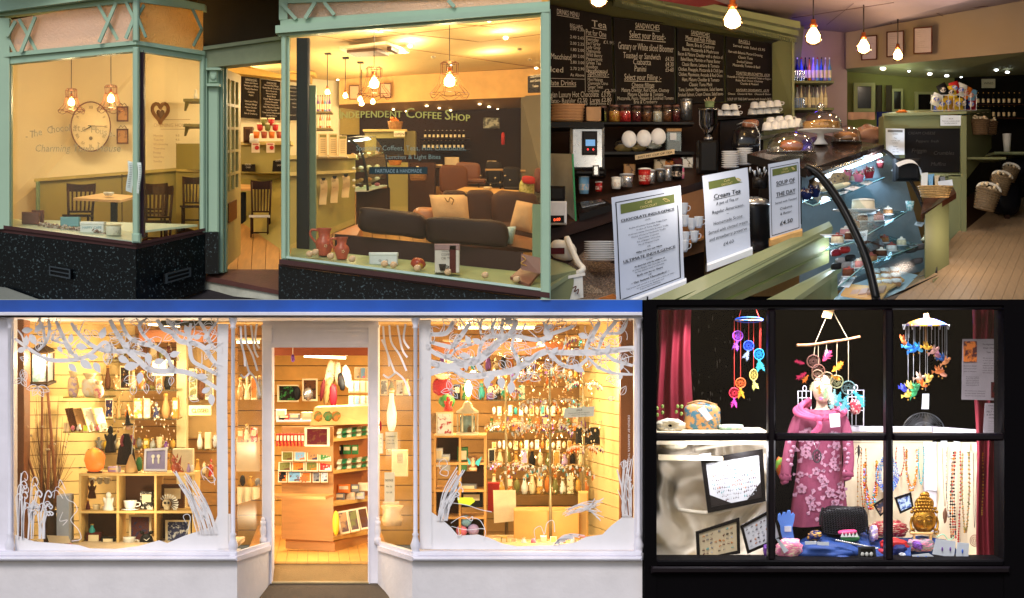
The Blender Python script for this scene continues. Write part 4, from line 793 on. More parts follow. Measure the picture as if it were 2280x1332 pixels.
wboard(Q4((1507,56,2.96),(1611,74,3.02),(1612,226,3.02),(1508,231,2.96)),[('SANDWICHES',.5,.09,.08,'c',.4,1),('Meat and Fish Fillings',.5,.17,.085,'c',.64,1)]+[(s_,.5,.25+i*.066,.07,'c',f,0)for i,(s_,f)in enumerate((('Bacon, Brie & Cranberry',.6),('Bacon, Mozzarella & Mushroom',.78),('Bacon & Mature Cheddar with a choice of:',.97),('Baked Beans, Marmite or Peanut Butter',.85),('Classic Bacon, Lettuce & Tomato',.8),('Chicken, Pineapple, Mozzarella & Chilli Jam',.95),('Chicken, Mayonnaise, Avocado & Red Onion',.94),('Ham, Mature Cheddar & Tomato',.8),('Classic Tuna Melt',.5),('Tuna, Lemon Mayonnaise, Salad leaves',.95),('Smoked Salmon, Cream Cheese, Salad leaves',.97)))],'chalk menu board of meat and fish fillings, third from the left')
wboard(Q4((1616,78,3.03),(1718,96,3.08),(1719,225,3.08),(1618,226,3.03)),[('BAGELS',.4,.08,.07,'c',.25,1),('Served with Salad £5.95',.5,.16,.06,'c',.7,0),('Ham with Balsamic Mustard Dressing',.42,.26,.06,'c',.75,0),('Classic Tuna',.42,.33,.06,'c',.32,0),('Smoked Salmon',.4,.4,.06,'c',.34,0),('Mozzarella, Tomato & Basil',.44,.46,.06,'c',.6,0),('TOASTED BRUSCHETTA  £4.20',.58,.58,.06,'c',.74,1),('Mozzarella or Cheddar with Sundried Tomato or Peppers',.5,.64,.05,'c',.97,0),('Ruby Red Onion Chutney',.5,.69,.05,'c',.6,0),('Cheddar & Mustard',.5,.74,.05,'c',.4,0),('SAVOURY CROISSANTS   £3.70',.57,.84,.05,'c',.72,1),('Cheese   Cheese & Ham   Cheese & Onion',.5,.9,.045,'c',.95,0),('SOUP OF THE DAY served with bread £4.50',.5,.985,.055,'c',.98,1)],'rightmost wide chalk menu board with TOASTED BRUSCHETTA and SOUP OF THE DAY')
# cornice with dentils
cn=thing('dentil_cornice','moss green moulded cornice with dentils above the chalk menus','cornice',(1600,80,2.9))
b=MB();band(b,(1370,-12,2.55),(1774,78,2.95),12,16,.3,.06);band(b,(1420,-14,2.45),(1778,62,2.85),14,18,.3,.1);band(b,(1480,-12,2.3),(1782,48,2.75),12,16,.3,.14);b.build('moulding',G2L,cn)
b=MB()
for i in range(84):
 f=i/84;x=1385+388*f;y=-4+84*f;b.box(x,y+7,x+2.6,y+13+3*f,2.44+.4*f,2.5+.4*f)
stuff('dentil',b,G2L,cn)
MB().prism([(1720,96,3.0),(1766,80,2.9),(1766,262,2.9),(1720,262,3.05)],(0,.03,0)).build('pilaster_panel',G2L,cn);MB().box(1763,86,1769,262,2.86,2.95).build('pilaster_edge',G2L,cn)
MB().prism([(1223,-30,2.8),(1770,94,3.0),(1722,98,3.08),(1223,20,2.86)],(0,.01,0)).build('recess_lintel',mat((74,72,40),rough=.7),cn)
# pendant bulbs
G3='large clear filament bulbs over the service counter'
def bigbulb(px,py,d,top,r,lab,power):
 t=pendant(px,py,d,top,r,None,lab,G3,power,1.6,(255,228,190));return t
bigbulb(1631,46,1.2,-40,24,'largest clear filament bulb in front of the cornice',10);bigbulb(1811,83,1.7,-40,20,'clear filament bulb hanging in front of the bottle shelves wall',9)
bigbulb(1923,106,2.1,-40,17,'clear filament bulb overlapping the leftmost framed notice',7);bigbulb(1999,124,2.5,-40,13,'smallest clear filament bulb in front of the middle framed notice',5);bigbulb(1333,-2,1.1,-40,22,'clear filament bulb cut off above the drinks menu board',5)
for i,(px,py,r_,lit)in enumerate(((1872,60,6,1),(1750,27,6,1),(1966,153,6,1),(2070,165,5,1),(2108,169,4.5,1),(2188,148,5,1),(2218,156,4.5,1),(2243,161,4.5,1),(2024,159,3,1),(2140,172,2.5,1))):
 downlight(px,py,3.2 if py<100 else 3.3,r_,('ceiling spotlight between two bulbs on the mauve ceiling','ceiling spotlight just right of the cornice','brightest cool spotlight at the left of the far room','cool spotlight above the crisps, left of a close pair','cool spotlight above the crisps, right of a close pair','leftmost of three cool spotlights at the far right','middle of three cool spotlights at the far right','rightmost of three cool spotlights at the far right','dim spotlight behind the brightest cool one','faint spotlight at the edge of the dark wall')[i],'spotlights over the counter room',10,col=(230,245,255))
for i,(x0_,y0_,x1_,y1_)in enumerate(((1918,78,1953,135),(1974,68,2013,128),(2034,59,2076,121))):
 D=3.25-.07*i-(x0_-1884)/416*.5;q=Q4((x0_,y0_+3,D),(x1_,y0_,D-.05),(x1_,y1_-2,D-.05),(x0_,y1_,D));t=thing('framed_notice','%s of three brown framed notices on the bulkhead'%('leftmost','middle','rightmost')[i],'picture',(x0_,y1_,D),'framed notices on the bulkhead')
 b=MB();q.frame(b,.06,.012,.01,.045);b.build('frame',mat((96,50,36)),t);b=MB();q.sub(.05,.04,.95,.96).slab(b,.004);b.build('notice',mat((196,176,180)),t);b=MB()
 for k in range(9):q.sub(.18,.2+k*.07,.18+.6*random.random()+.05,.206+k*.07,.003).slab(b,.001)
 b.build('print_lines',mat((140,120,120)),t)
 # bottle shelves
for j,(py,cs)in enumerate(((180,['navy','blue','black','amber','lilac','sky','blue','lilac','sky']),(240,['silver','cream','grey','cream','grey','silver','cream','beige']))):
 solo('bottle_shelf',MB().box(1766,py,1857,py+5,3.0,3.3),G2M,'%s moss green bottle shelf on the mauve wall'%('upper','lower')[j],'shelf')
 for i,c in enumerate(cs):bottle(1775+i*9,py,3.12,52 if j==0 else 50,4,c,'%s syrup bottle on the %s shelf of the mauve wall, %s from the left'%(c,('upper','lower')[j],ORD[i]),'syrup bottles on the mauve wall',cap=random.choice(['white','black','red']),n=12)
 b=MB()
 for i in range(5):b.lathe(1770+i*5,py,3.02,[(1.8,0),(2.3,22)],8,cap=False)
 solo('drinking_glasses',b,glass((200,220,255),.25,.7),'clear drinking glasses at the left end of the %s bottle shelf'%('upper','lower')[j],'glass')
plight(1800,140,3.05,1.2,(90,60,255),.04,'blue_shelf_light')
# far room things
def towel(x0_,y0_,x1_,y1_,d,c,lab):return solo('tea_towel',MB().grid(lambda u,v:(x0_+(x1_-x0_)*u,y0_+(y1_-y0_)*(v+.06*math.sin(u*9)*v),d-.01*math.sin(u*14)*(.3+v)),16,8,th=.006),cm(c,rough=.9,bump=.3),lab,'towel')
towel(1888,250,1948,266,3.2,(190,150,130),'beige tea towel hung over the rail beside the blue one');towel(1952,249,1990,286,3.2,(24,34,92),'dark blue towel hanging at the left of the rear block')
def dquad(name,x0_,y0_,x1_,y1_,d,c,lab,cat):
 t=thing(name,lab,cat,((x0_+x1_)/2,y1_,d));q=Q4((x0_,y0_,d),(x1_,y0_,d),(x1_,y1_,d),(x0_,y1_,d));b=MB();q.frame(b,.18,.03,.02,.12);b.build('frame',G2M,t);b=MB();q.sub(.1,.1,.9,.9).slab(b,.01);b.build('glass',cm(c,rough=.15),t)
dquad('wall_mirror',1900,185,1948,250,3.45,(20,18,16),'green framed dark doorway opening in the far green wall','door');dquad('wall_mirror',1985,198,2010,250,3.5,(24,20,18),'narrow dark arched mirror in the far green wall','mirror');dquad('wall_mirror',2036,205,2080,250,3.5,(16,14,14),'wide dark mirror just left of the crisps basket','mirror')
for i,px in enumerate((1957,1979)):solo('dark_curtain',MB().grid(lambda u,v:(px-6+12*u+1.2*math.sin(u*20),190+60*v,3.48-.01*math.sin(u*20)),12,4,th=.01),mat((52,46,36)),('left','right')[i]+' dark hanging curtain strip on the far green wall','curtain')
for j,(y,n)in enumerate(((232,9),(262,8))):
 solo('wine_shelf',MB().box(2170,y,2280,y+2,3.4,3.5),DKW,'%s dark wine shelf in the far room'%('upper','lower')[j],'shelf')
 for i in range(n):bottle(2178+i*11.5,y,3.45,26,3,'black','dark wine bottle %s from the left on the %s far shelf'%(ORD[i],('upper','lower')[j]),'wine bottles in the far room',cap='gold',label='beige')
tin('exit_notice',(2186,176,2216,196,3.5),.01,(150,150,130),'pale notice on the dark far wall','sign',lettering=(['WINES'],.6,.2,.35,cm('black')),bev=0)
# tall green block with chalk panel
bk=thing('tall_counter_block','tall moss green counter block with a faded chalk panel','counter',(2080,590,2.0))
MB().box(1968,257,2150,400,2.1,2.35).build('block_front',G2M,bk);MB().prism([(1964,253,2.06),(2152,248,2.06),(2206,244,2.6),(2020,246,2.6)],(0,0,-.02)).build('block_top',G2L,bk)
MB().prism([(2150,256,2.1),(2206,250,2.6),(2206,330,2.6),(2150,400,2.1)],(.01,.02,0)).build('block_side',G2M,bk)
MB().box(2112,390,2152,592,2.06,2.3).build('lower_front',G2M,bk);MB().box(2108,560,2154,592,2.03,2.1,.01).build('skirting',G2L,bk);MB().box(2140,258,2152,590,2.04,2.1).build('corner_post',G2M,bk)
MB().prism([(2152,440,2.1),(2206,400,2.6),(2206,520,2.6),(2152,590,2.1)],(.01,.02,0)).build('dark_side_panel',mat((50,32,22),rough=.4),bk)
q=Q4((2015,286,2.08),(2138,286,2.08),(2138,384,2.08),(2015,384,2.08));b=MB();q.slab(b,.01);c_=b.build('chalk_panel',mat((20,18,18),rough=.8),bk);b=MB()
for s_,u,v,z in(('CREAM CHEESE',.3,.14,.09),('Peppers  fresh',.4,.32,.09),('Friggin',.25,.55,.13),('Crumbles',.7,.6,.12),('Muffins',.6,.85,.12)):write(b,q,s_,u,v,z,'c',.002,sh=.2)
b.build('faded_chalk_lettering',mat((58,54,52)),c_)
MB().prism([(2016,385,2.06),(2150,388,2.06),(2150,393,2.06),(2016,391,2.06)],(0,.05,0)).build('ledge',G2L,bk)
def poster(q,lab,head,rows,name='printed_menu',cat='menu',band_=(112,118,60),m=None):
 t=thing(name,lab,cat,(0,0,0));p=q.at(.5,1);t.location=p;WL[t.name]=p
 b=MB();q.slab(b,.004);b.build('sheet',m or WHT,t)
 if band_:b=MB();q.sub(.1,.05,.9,.14,.002).slab(b,.001);b.build('header_band',mat(band_),t)
 b=MB()
 for r_ in rows:write(b,q,r_[0],r_[1],r_[2],r_[3],r_[4]if len(r_)>4 else 'c',.003,fit=r_[5]if len(r_)>5 else None,under=r_[6]if len(r_)>6 else False,sh=r_[7]if len(r_)>7 else 0)
 b.build('lettering',mat((30,30,34)),t);return t
poster(Q4((1972,286,2.05),(2014,287,2.05),(2014,345,2.05),(1973,345,2.05)),'printed price list with grey header at the left of the chalk panel',0,[('Sundaes',.5,.22,.06),('Teas',.5,.38,.06),('Iced Coffee  2.95',.5,.48,.05),('Smoothies',.5,.56,.05),('Shakes',.5,.7,.06),('Juice  1.95',.5,.8,.05),('Water 1.20',.5,.9,.05)],band_=(110,110,110))
poster(Q4((2094,257,2.05),(2141,257,2.05),(2139,280,2.05),(2094,280,2.05)),'small white printed notice at the top right of the green block',0,[('Wi-Fi',.5,.4,.18),('Please ask a member of staff',.5,.6,.13,'c',.85),('for today\'s password',.5,.8,.13,'c',.6)],'notice','notice',None)
cb=thing('wire_crisp_basket','white wire basket of bright crisp packets on the green block','basket',(2125,247,2.2))
b=MB();
for(z,)in((212,),(246,)):b.tube([(2074,z,2.12),(2174,z,2.12),(2176,z-1,2.4),(2080,z-1,2.4)],.9,5,closed=True)
for i in range(9):b.tube([(2074+i*12.5,212,2.12),(2074+i*12.5,246,2.12)],.7,4)
b.build('wire_frame',cm('silver',metal=.4),cb)
random.seed(5)
for i,(px,py,c,rt)in enumerate(((2085,222,'white',.4),(2100,200,'black',-.5),(2098,232,'yellow',.3),(2118,205,'yellow',-.2),(2112,228,'gold',.2),(2126,196,'red',-.3),(2140,200,'white',.4),(2134,232,'yellow',0),(2150,205,'orange',.5),(2146,230,'navy',-.2),(2162,212,'sky',.3),(2163,232,'crimson',.1),(2090,240,'blue',.1),(2120,242,'orange',-.1),(2150,243,'teal',.1))):
 b=MB();ca,sa=math.cos(rt),math.sin(rt)
 for sg in(1,-1):b.grid(lambda u,v:W(px+((u-.5)*22*ca-(v-.5)*28*sa),py+((u-.5)*22*sa+(v-.5)*28*ca),2.2+.01*i)+Vector((0,-sg*.025*math.sin(math.pi*u)*math.sin(math.pi*v),0)),6,6)
 t=thing('crisp_packet','%s crisp packet with a printed picture, %s in the wire basket counting from its left'%(c,ORD[i]),'crisp packet',(px,py+14,2.2),'crisp packets in the wire basket');b.build('packet',cm(c,rough=.3),t)
 b=MB();b.ball(px,py,2.17+.01*i,7,6,.8,8,5);b.build('printed_picture',mat((220,200,180),col2=COL[random.choice(['red','black','blue'])],thr=.5,scale=50),t)
solo('clothespin_pile',MB().ball(2008,249,2.2,14,4,10,12,6,.5,6),cm('orange'),'small orange heap of wrapped sweets on the green block top','sweets')
# baskets at right
basket(2183,300,2.2,42,34,'tall wicker basket stuffed with jars on the shelf behind the block','basket',(130,100,70),'beige',nr=8);basket(2205,300,2.4,34,30,'rear wicker basket beside the tall stuffed one','basket',(120,92,64),'cream')
solo('basket_shelf',MB().box(2154,350,2240,355,2.1,2.5),G2M,'short moss green shelf between the block and the baskets','shelf')
for k,(px,py,lab)in enumerate(((2190,468,'lowest cloth-lined wicker basket hanging on the block end'),(2222,432,'middle cloth-lined wicker basket hanging on the block end'),(2244,404,'highest cloth-lined wicker basket hanging on the block end'))):
 t=basket(px,py,1.9+.15*k,56-9*k,48-8*k,lab,'basket',(140,116,84),'beige','cloth-lined baskets on the block end',8,.25)
 MB().ring(px+(48-8*k)*.25,py-(48-8*k)*.96,1.9+.15*k,26-4*k,13-2*k,3.4-.4*k,22,7,.25).build('cloth_lining',cm((214,208,196),rough=.9,bump=.4),t)
tc_=thing('tub_chair','black leather tub chair with stubby legs at the far right','armchair',(2240,500,2.3));cushion(2206,376,2270,480,2.3,.3,None,4,3.6).build('shell',mat((20,20,26),rough=.35),tc_);MB().box(2238,478,2248,500,2.35,2.4).build('leg',DKW,tc_);cushion(2230,352,2300,400,2.5,.3,None,-4,3).build('far_arm',mat((20,20,26),rough=.35),tc_)
solo('pale_table',MB().box(2215,338,2300,344,2.4,2.9,.01),mat((150,160,120)),'pale green tabletop at the right edge of the counter room','table');solo('white_tumbler',MB().lathe(2242,338,2.5,[(7,0),(10,40),(9,40)],14),cm('white'),'tall white tumbler on the pale green tabletop','cup')
f2=thing('counter_room_floor','','',(2200,600,1));
for k_ in('category','label'):del f2[k_]
f2['kind']='structure';FM2=mat((140,114,84),rough=.6,var=.15,scale=5,stretch=(8,1,1),name='pale_oak_boards')
for i in range(-3,12):
 a=2060+i*24;MB().prism([(a+.35,672,.5),(a+23.6,672,.5),(2170+(a+23.8-2060)*.5+70,440,2.9),(2170+(a+.2-2060)*.5+70,440,2.9)],(0,0,-.012)).build('floorboard',FM2,f2)
 # side counter with till, tray
sc_=thing('side_counter','moss green side counter with dark brown top beside the display case','counter',(2100,660,1.0))
MB().prism([(2060,478,.97),(2113,440,1.28),(2113,640,1.28),(2060,684,.97)],(0,.03,0)).build('side_panel',G2M,sc_);MB().prism([(2050,478,.95),(2129,430,1.35),(2122,416,1.75),(2058,440,1.5)],(0,0,-.04)).build('worktop',mat((70,40,26),rough=.3,coat=.3),sc_);MB().prism([(2078,622,.88),(2114,606,1.26),(2116,640,1.26),(2078,676,.88)],(0,.02,0)).build('skirting',G2L,sc_)
t=thing('receipt_printer','dark till printer with a curled white receipt','printer',(2030,400,1.6));MB().box(1995,352,2050,402,1.6,1.75,.02).build('housing',cm('black'),t);MB().grid(lambda u,v:(2000+55*math.sin(v*1.5)-6+6*u,364-14*math.sin(v*3)*(1)+26*v*v+8*u,1.58-.03*u),3,10,th=.002).build('receipt',WHT,t)
bt=basket(2082,440,1.15,78,26,'rectangular wicker tray with yellow lining and wrapped biscuits','tray',(190,150,90),None,nr=5)
for i,(px,c)in enumerate(((2052,'white'),(2066,'sky'),(2078,'beige'),(2090,'grey'))):
 q=Q4((px,386+i*3,1.12),(px+14,384+i*3,1.12),(px+16,414,1.12),(px-1,414,1.12));b=MB();q.slab(b,.012);solo('wrapped_biscuit',b,cm(c,rough=.2,bump=.4),'%s wrapped biscuit, %s from the left in the wicker tray'%(c,ORD[i]),'biscuit','wrapped biscuits in the tray')
solo('price_card',MB().prism([(2088,404,1.1),(2120,400,1.1),(2122,413,1.1),(2090,416,1.1)],(0,.004,0)),WHT,'white price card at the right of the wicker tray','price card')
# curved glass cake case
cc=thing('cake_display_case','large curved glass cake case lit cool white with black arches','display case',(1950,667,.5))
NA=curve([(1793,372,.95),(1826,392,.9),(1872,455,.78),(1912,535,.66),(1936,600,.56),(1952,672,.46)],4);FA=curve([(1962,331,1.9),(1990,352,1.8),(2032,410,1.6),(2062,480,1.4),(2080,560,1.2),(2084,612,1.1)],4)
b=MB();b.tube(NA,10,10);b.build('near_arch',mat((16,16,16),rough=.3),cc);b=MB();b.tube(FA,4,8);b.build('far_arch',mat((16,16,16),rough=.3),cc)
NN=len(NA)-1;F2=[tuple(FA[min(len(FA)-1,round(i*(len(FA)-1)/NN))])for i in range(NN+1)]
MB().grid(lambda u,v:tuple(NA[round(v*NN)][k_]*(1-u)+F2[round(v*NN)][k_]*u for k_ in range(3)),6,NN).build('curved_glass',glass((228,240,244),.012,.12,.2,'curved_case_glass'),cc)
MB().prism([(1664,343,1.7),(1795,378,.9),(1968,324,1.88),(1832,300,2.3)],(0,0,-.05)).build('case_top',mat((60,42,36),rough=.2,coat=.5),cc);MB().prism([(1664,343,1.68),(1795,378,.88),(1795,396,.88),(1664,362,1.68)],(0,.03,0)).build('top_edge',BLK,cc)
MB().prism([(1790,380,.86),(1968,322,1.86),(1970,330,1.86),(1800,394,.86)],(0,.02,0)).build('top_front_rail',mat((40,30,26),rough=.25),cc)
BKM=mat((106,120,126),rough=.5,name='cool_grey_backing')
MB().prism([(1780,392,1.5),(2000,340,2.1),(2070,600,1.9),(1780,667,1.5)],(0,.02,0)).build('case_backing',BKM,cc)
MB().prism([(1690,362,1.66),(1785,390,1.1),(1785,500,1.3),(1690,480,1.66)],(0,.02,0)).build('case_end',BLK,cc)
SHG=glass((215,236,240),.12,.4)
sh_=[((1786,448,.98),(1810,458,.92),(1970,395,1.75),(1905,398,1.8)),((1838,556,.85),(1905,538,.7),(2020,470,1.5),(1930,462,1.6)),((1865,640,.75),(1925,590,.6),(2052,545,1.3),(1960,520,1.4))]
for i,p in enumerate(sh_):MB().prism(p,(0,0,-.012)).build('glass_shelf',SHG,cc);MB().tube([p[1],p[2]],1.1,5).build('shelf_edge',mat((150,200,200),rough=.2),cc);MB().tube([p[0],p[1]],1.1,5).build('shelf_edge',mat((150,200,200),rough=.2),cc)
MB().prism([(1852,672,.8),(1962,672,.5),(2086,622,1.05),(1990,600,1.5),(1880,640,1.3)],(0,0,-.02)).build('case_deck',mat((190,214,224),rough=.3),cc)
MB().prism([(1962,668,.46),(2088,612,1.05),(2090,626,1.05),(1975,682,.46)],(0,.03,0)).build('base_rail',mat((30,20,16),rough=.3),cc)
b=MB()
for i in range(9):b.tube([(1990-4*i+10,650+i*2.2,.72-.01*i),(2020-4*i+8,644+i*2.2,.8-.01*i)],.6,4);b.tube([(2030+4*i,622-i*1.5,1.0),(2050+4*i,616-i*1.5,1.05)],.5,4)if i<5 else None
stuff('vent_slots',b,cm('grey'),cc)
MB().prism([(1815,398,1.0),(1822,402,1.0),(1965,345,1.85),(1960,341,1.85)],(0,0,-.01)).build('strip_light',emit((225,240,255),7),cc)
plight(1860,395,1.2,11,(215,232,255),.02,'case_light');plight(1950,352,1.7,9,(215,232,255),.02,'case_light');plight(1850,560,.95,2.5,(215,235,255),.05,'case_light');plight(1985,480,1.3,1.6,(215,235,255),.05,'case_light');plight(1930,590,.8,1.6,(220,238,255),.05,'case_light');plight(1840,440,1.15,2.5,(215,235,255),.05,'case_light')
def plate(px,py,d,r,lab,c=CHI,grp=None):return solo('plate',MB().lathe(px,py,d,[(r*.5,0),(r,r*.12),(r,r*.16),(r*.5,r*.08)],24,1.0),c,lab,'plate',grp)
for i,(px,py,D,c)in enumerate(((1884,392,1.35,'pink'),(1912,396,1.3,'pink'),(1935,388,1.5,'crimson'),(1960,366,1.8,'maroon'),(1796,436,1.0,'navy'),(1814,430,1.05,'navy'))):
 t=thing('muffin',('pale pink cased muffin nearest the loaf','pale pink cased muffin in front of the group','deeper pink cased muffin behind the two pale ones','dark pink cased muffin at the far end of the shelf','dark blue cased muffin at the left edge of the case','dark blue cased muffin just behind the left one')[i],'muffin',(px,py+8,D),'muffins on the top glass shelf');s_=1.15 if i<4 else 1.25
 if i==3:s_=.8
 MB().lathe(px,py+9,D,[(7*s_,0),(11*s_,14*s_),(10*s_,15*s_)],14).build('paper_case',cm(c,rough=.8),t);MB().ball(px,py-7*s_,D,11*s_,6*s_,11*s_,12,7,.3,4).build('muffin_top',mat((90,60,50),col2=(220,210,205),thr=.55,scale=60),t)
 b=MB()
 for k in range(6):a=k*1.05;b.prism([W(px,py,D)+Vector((math.cos(a+e)*r_*s_*sc(D),math.sin(a+e)*r_*s_*sc(D),z*s_*sc(D)))for e,r_,z in((-.4,10,5),(0,13,17),(.4,10,5))],(0,.001,0))
 b.build('paper_points',cm(c,rough=.8),t)
solo('fruit_loaf',cushion(1802,386,1890,424,1.15,.2,None,-14,2.6,24,16,0,.25),mat((176,140,100),col2=(70,60,66),thr=.58,scale=70,bump=.5),'long crumble topped fruit loaf on the top glass shelf','cake')
solo('rolled_pastry',cushion(1828,410,1894,424,1.0,.08,None,-16,2.2),cm('cream'),'rolled pale pastry in front of the fruit loaf','pastry')
for i,(p)in enumerate((((1880,420,.95),(1900,424,.93),(1916,417,1.05),(1898,414,1.06)),((1914,408,1.2),(1932,412,1.18),(1944,405,1.3),(1925,403,1.3)),((1862,434,.9),(1884,430,.92),(1890,424,.95),(1868,428,.93)),((1984,380,1.9),(2004,382,1.88),(2000,376,1.9),(1988,374,1.9)),((1950,560,1.1),(1975,568,1.05),(1982,558,1.1),(1962,554,1.15)),((1868,626,.9),(1900,622,.85),(1896,612,.9),(1874,614,.95)),((1866,636,.75),(1890,640,.7),(1904,618,.8),(1880,616,.85)),((2028,640,.95),(2050,640,.95),(2056,630,1.0),(2036,628,1.0)),((1912,540,.8),(1930,534,.8),(1932,512,.85),(1914,516,.85)),((2036,500,1.5),(2052,504,1.5),(2058,496,1.5),(2040,494,1.5)))):
 b=MB();b.prism(p,(0,-.001,-.004));t=thing('price_label','%s small white handwritten price label in the cake case, counted from the top shelf down'%ORD[i],'price label',p[0],'price labels in the cake case');b.build('card',WHT,t)
 b=MB();c0=sum((W(*x)for x in p),Vector())/4
 for k in range(3):b.wbox(c0.x-.018,c0.x+.015,c0.y-.012,c0.y-.010,c0.z+.002+.006*k,c0.z+.004+.006*k)
 b.build('scribble_lines',cm('black'),t)
plate(1906,475,1.05,52,'scroll rimmed white plate under the cream cake');
t=thing('cream_cake','pale iced sponge cake with slices cut out on the rimmed plate','cake',(1920,470,1.05));MB().lathe(1922,470,1.05,[(26,0),(26,10),(25,22),(20,25)],22).build('sponge',mat((232,214,180),bump=.3),t);MB().lathe(1922,447,1.05,[(26,0),(24,3),(8,5)],22).build('icing',mat((246,240,228),bump=.3),t)
solo('paper_cup',MB().lathe(2026,470,1.6,[(7,0),(10,22)],14),mat((120,180,180),col2=(220,230,226),thr=.5,scale=50),'turquoise patterned paper cup at the far side of the case','cup')
plate(1845,528,.95,34,'white holly patterned plate at the left of the middle shelf',mat((226,228,230),col2=(120,90,90),thr=.7,scale=40))
MBr=mat((70,44,34),bump=.5,var=.3,scale=30)
for k,(sh,nm)in enumerate(((sh_[1],'middle'),(sh_[2],'lower'),(sh_[0],'top'))):
 for i,u in enumerate((.08,.27,.46,.65,.84)):
  for j,v in enumerate((.28,.72)):
   if k==2 and(j or i<3)or k==0 and 0<i<3 and j:continue
   P=[sh[0][a]*(1-u)*(1-v)+sh[1][a]*(1-u)*v+sh[2][a]*u*v+sh[3][a]*u*(1-v)for a in range(3)];R=15-5*u;c=((230,214,180),(96,58,40),(214,150,150),(240,236,226),(150,96,52))[(i*2+j+k)%5];t=thing('cake','%s cake, %s from the front in the %s of the %s shelf'%(('cream','chocolate','pink','white iced','golden')[(i*2+j+k)%5],('first','second','third','fourth','fifth')[i],('left row','right row')[j],nm),'cake',P,'cakes set out on the case shelves')
   MB().lathe(*P,[(R*.8,0),(R*1.25,2),(R*1.25,3)],20,.9).build('plate',CHI,t);MB().lathe(P[0],P[1]-3,P[2],[(R,0),(R,R*.8),(R*.9,R)],18,.9).build('sponge',mat(c,bump=.5,var=.3,scale=40),t);MB().lathe(P[0],P[1]-3-R,P[2],[(R*.95,0),(R*.8,3),(R*.2,4)],16,.9).ball(P[0],P[1]-R-8,P[2],R*.3,R*.25).build('topping',mat((236,228,216)if(i+j)%2 else(150,70,60),bump=.6),t)
solo('brownie_block',MB().prism([(1925,533,1.1),(1968,548,1.0),(1966,562,1.0),(1925,556,1.1)],(0.02,.16,0)),MBr,'dark chocolate brownie slab on a board on the lower shelf','cake');solo('brownie_block',MB().prism([(1925,545,1.0),(1962,530,1.2),(1968,546,1.05),(1940,560,.9)],(0,0,-.04)),mat((60,36,26),rough=.4,bump=.4),'glossy chocolate slab in front of the brownie','cake')
for i,(px,py,c)in enumerate(((1862,562,'crimson'),(1880,556,'red'),(1872,580,'grey'),(1892,574,'black'),(1862,592,'black'),(1884,590,'grey'))):
 solo('flapjack',cushion(px-12,py-7,px+13,py+9,.85-.02*i,.08,None,-3,3),cm(c,bump=.8,bscale=150),'%s fruit topped flapjack square, %s in the tray behind the black arch'%(c,ORD[i]),'cake','flapjack squares behind the arch')
b_=mat((206,160,100),rough=.6)
t=solo('serving_board',MB().prism([(1935,640,.7),(1966,650,.62),(2014,622,.95),(1990,606,1.05),(1948,610,.95)],(0,0,-.015)),b_,'round wooden board under the dusted cakes','board');solo('serving_board',MB().prism([(1872,655,.6),(1960,668,.5),(1978,645,.65),(1958,638,.7),(1890,632,.8)],(0,0,-.015)),b_,'wooden paddle board with flat iced slices on the deck','board')
DU=mat((236,232,228),col2=(120,96,80),thr=.64,scale=90,bump=.9,bscale=120)
for r_ in range(3):
 for c_i in range(3):
  px=1952+c_i*22-r_*2;py=628-c_i*2-r_*13+4;D=.78+.1*r_+.02*c_i
  t=thing('dusted_cake_square','sugar dusted cake square, %s of the %s row on the round board'%(('left','middle','right')[c_i],('front','middle','back')[r_]),'cake',(px,py+8,D),'sugar dusted cake squares');cushion(px-10,py-2,px+10,py+11,D,.07,None,0,4).build('sponge',mat((150,100,60),bump=.4),t);cushion(px-11,py-8,px+11,py+3,D-.004,.08,None,0,3,22,12,0,.25,px).build('sugar_topping',DU,t)
for i in range(4):
 x=1890+i*20;y=652-i*3;solo('iced_slice',MB().prism([(x,y+6,.58),(x+18,y+4,.6),(x+24,y-8,.68),(x+8,y-6,.66)],(0,0,-.015)),mat((186,150,130),var=.2),'flat iced cake slice, %s on the paddle board'%ORD[i],'cake','flat iced slices')
for i,(px,py)in enumerate(((2030,556),(2050,550),(2024,590),(2042,582))):solo('chocolate_square',cushion(px-14,py-7,px+12,py+7,1.25,.1,None,-5,4),mat((92,76,76),bump=.3),'%s chocolate square at the far side of the case'%ORD[i],'cake','chocolate squares at the far side')
solo('popcorn_cluster',MB().ball(2066,532,1.3,12,10,12,14,9,.7,5),cm('cream'),'pale popcorn cluster near the far arch','sweets')
# cake domes on top of the case
DOME=glass((245,250,250),.05,.75,.02,'dome_glass')
def dome(px,py,d,r,h,lab,knob,content,stand):
 t=thing('cake_dome',lab,'cake dome',(px,py,d),'glass cake domes on the display case');n=28
 pr=[(r,0),(r*1.03,2),(r*1.0,h*.35),(r*.9,h*.62),(r*.66,h*.86),(r*.3,h*.98),(.5,h)]
 MB().lathe(px,py,d,pr,n,cap=False).build('glass_cover',DOME,t);MB().ring(px,py,d,r*1.04,r*.18,.9,28,5).build('cover_rim',glass((240,250,250),.4,.8),t)if 0 else None
 if knob:MB().ball(px,py-h-knob,d,knob,knob,knob,16,10).build('knob',glass((235,240,240),.35,.9),t)
 if stand:MB().lathe(px,py+stand+2,d,[(r*.36,0),(r*.34,2),(r*.18,stand*.4),(r*.16,stand*.8),(r*1.08,stand),(r*1.1,stand+3)],n).build('stand',CHI,t)
 else:MB().lathe(px,py+3,d,[(r*.9,0),(r*1.08,2),(r*1.08,4)],n).build('glass_plate',glass((230,236,236),.3,.7),t)
 return t
dome(1827,290,1.9,47,42,'tall glass dome over a crumble cake on a white stand',9,None,30)
solo('crumble_cake',MB().lathe(1830,290,1.9,[(40,0),(41,8),(40,14),(38,18),(20,20)],30).ball(1830,274,1.9,38,6,38,26,10,.6,7),mat((206,150,80),col2=(150,70,40),thr=.6,scale=50,bump=1,bscale=60),'large round golden crumble cake under the tall dome','cake')
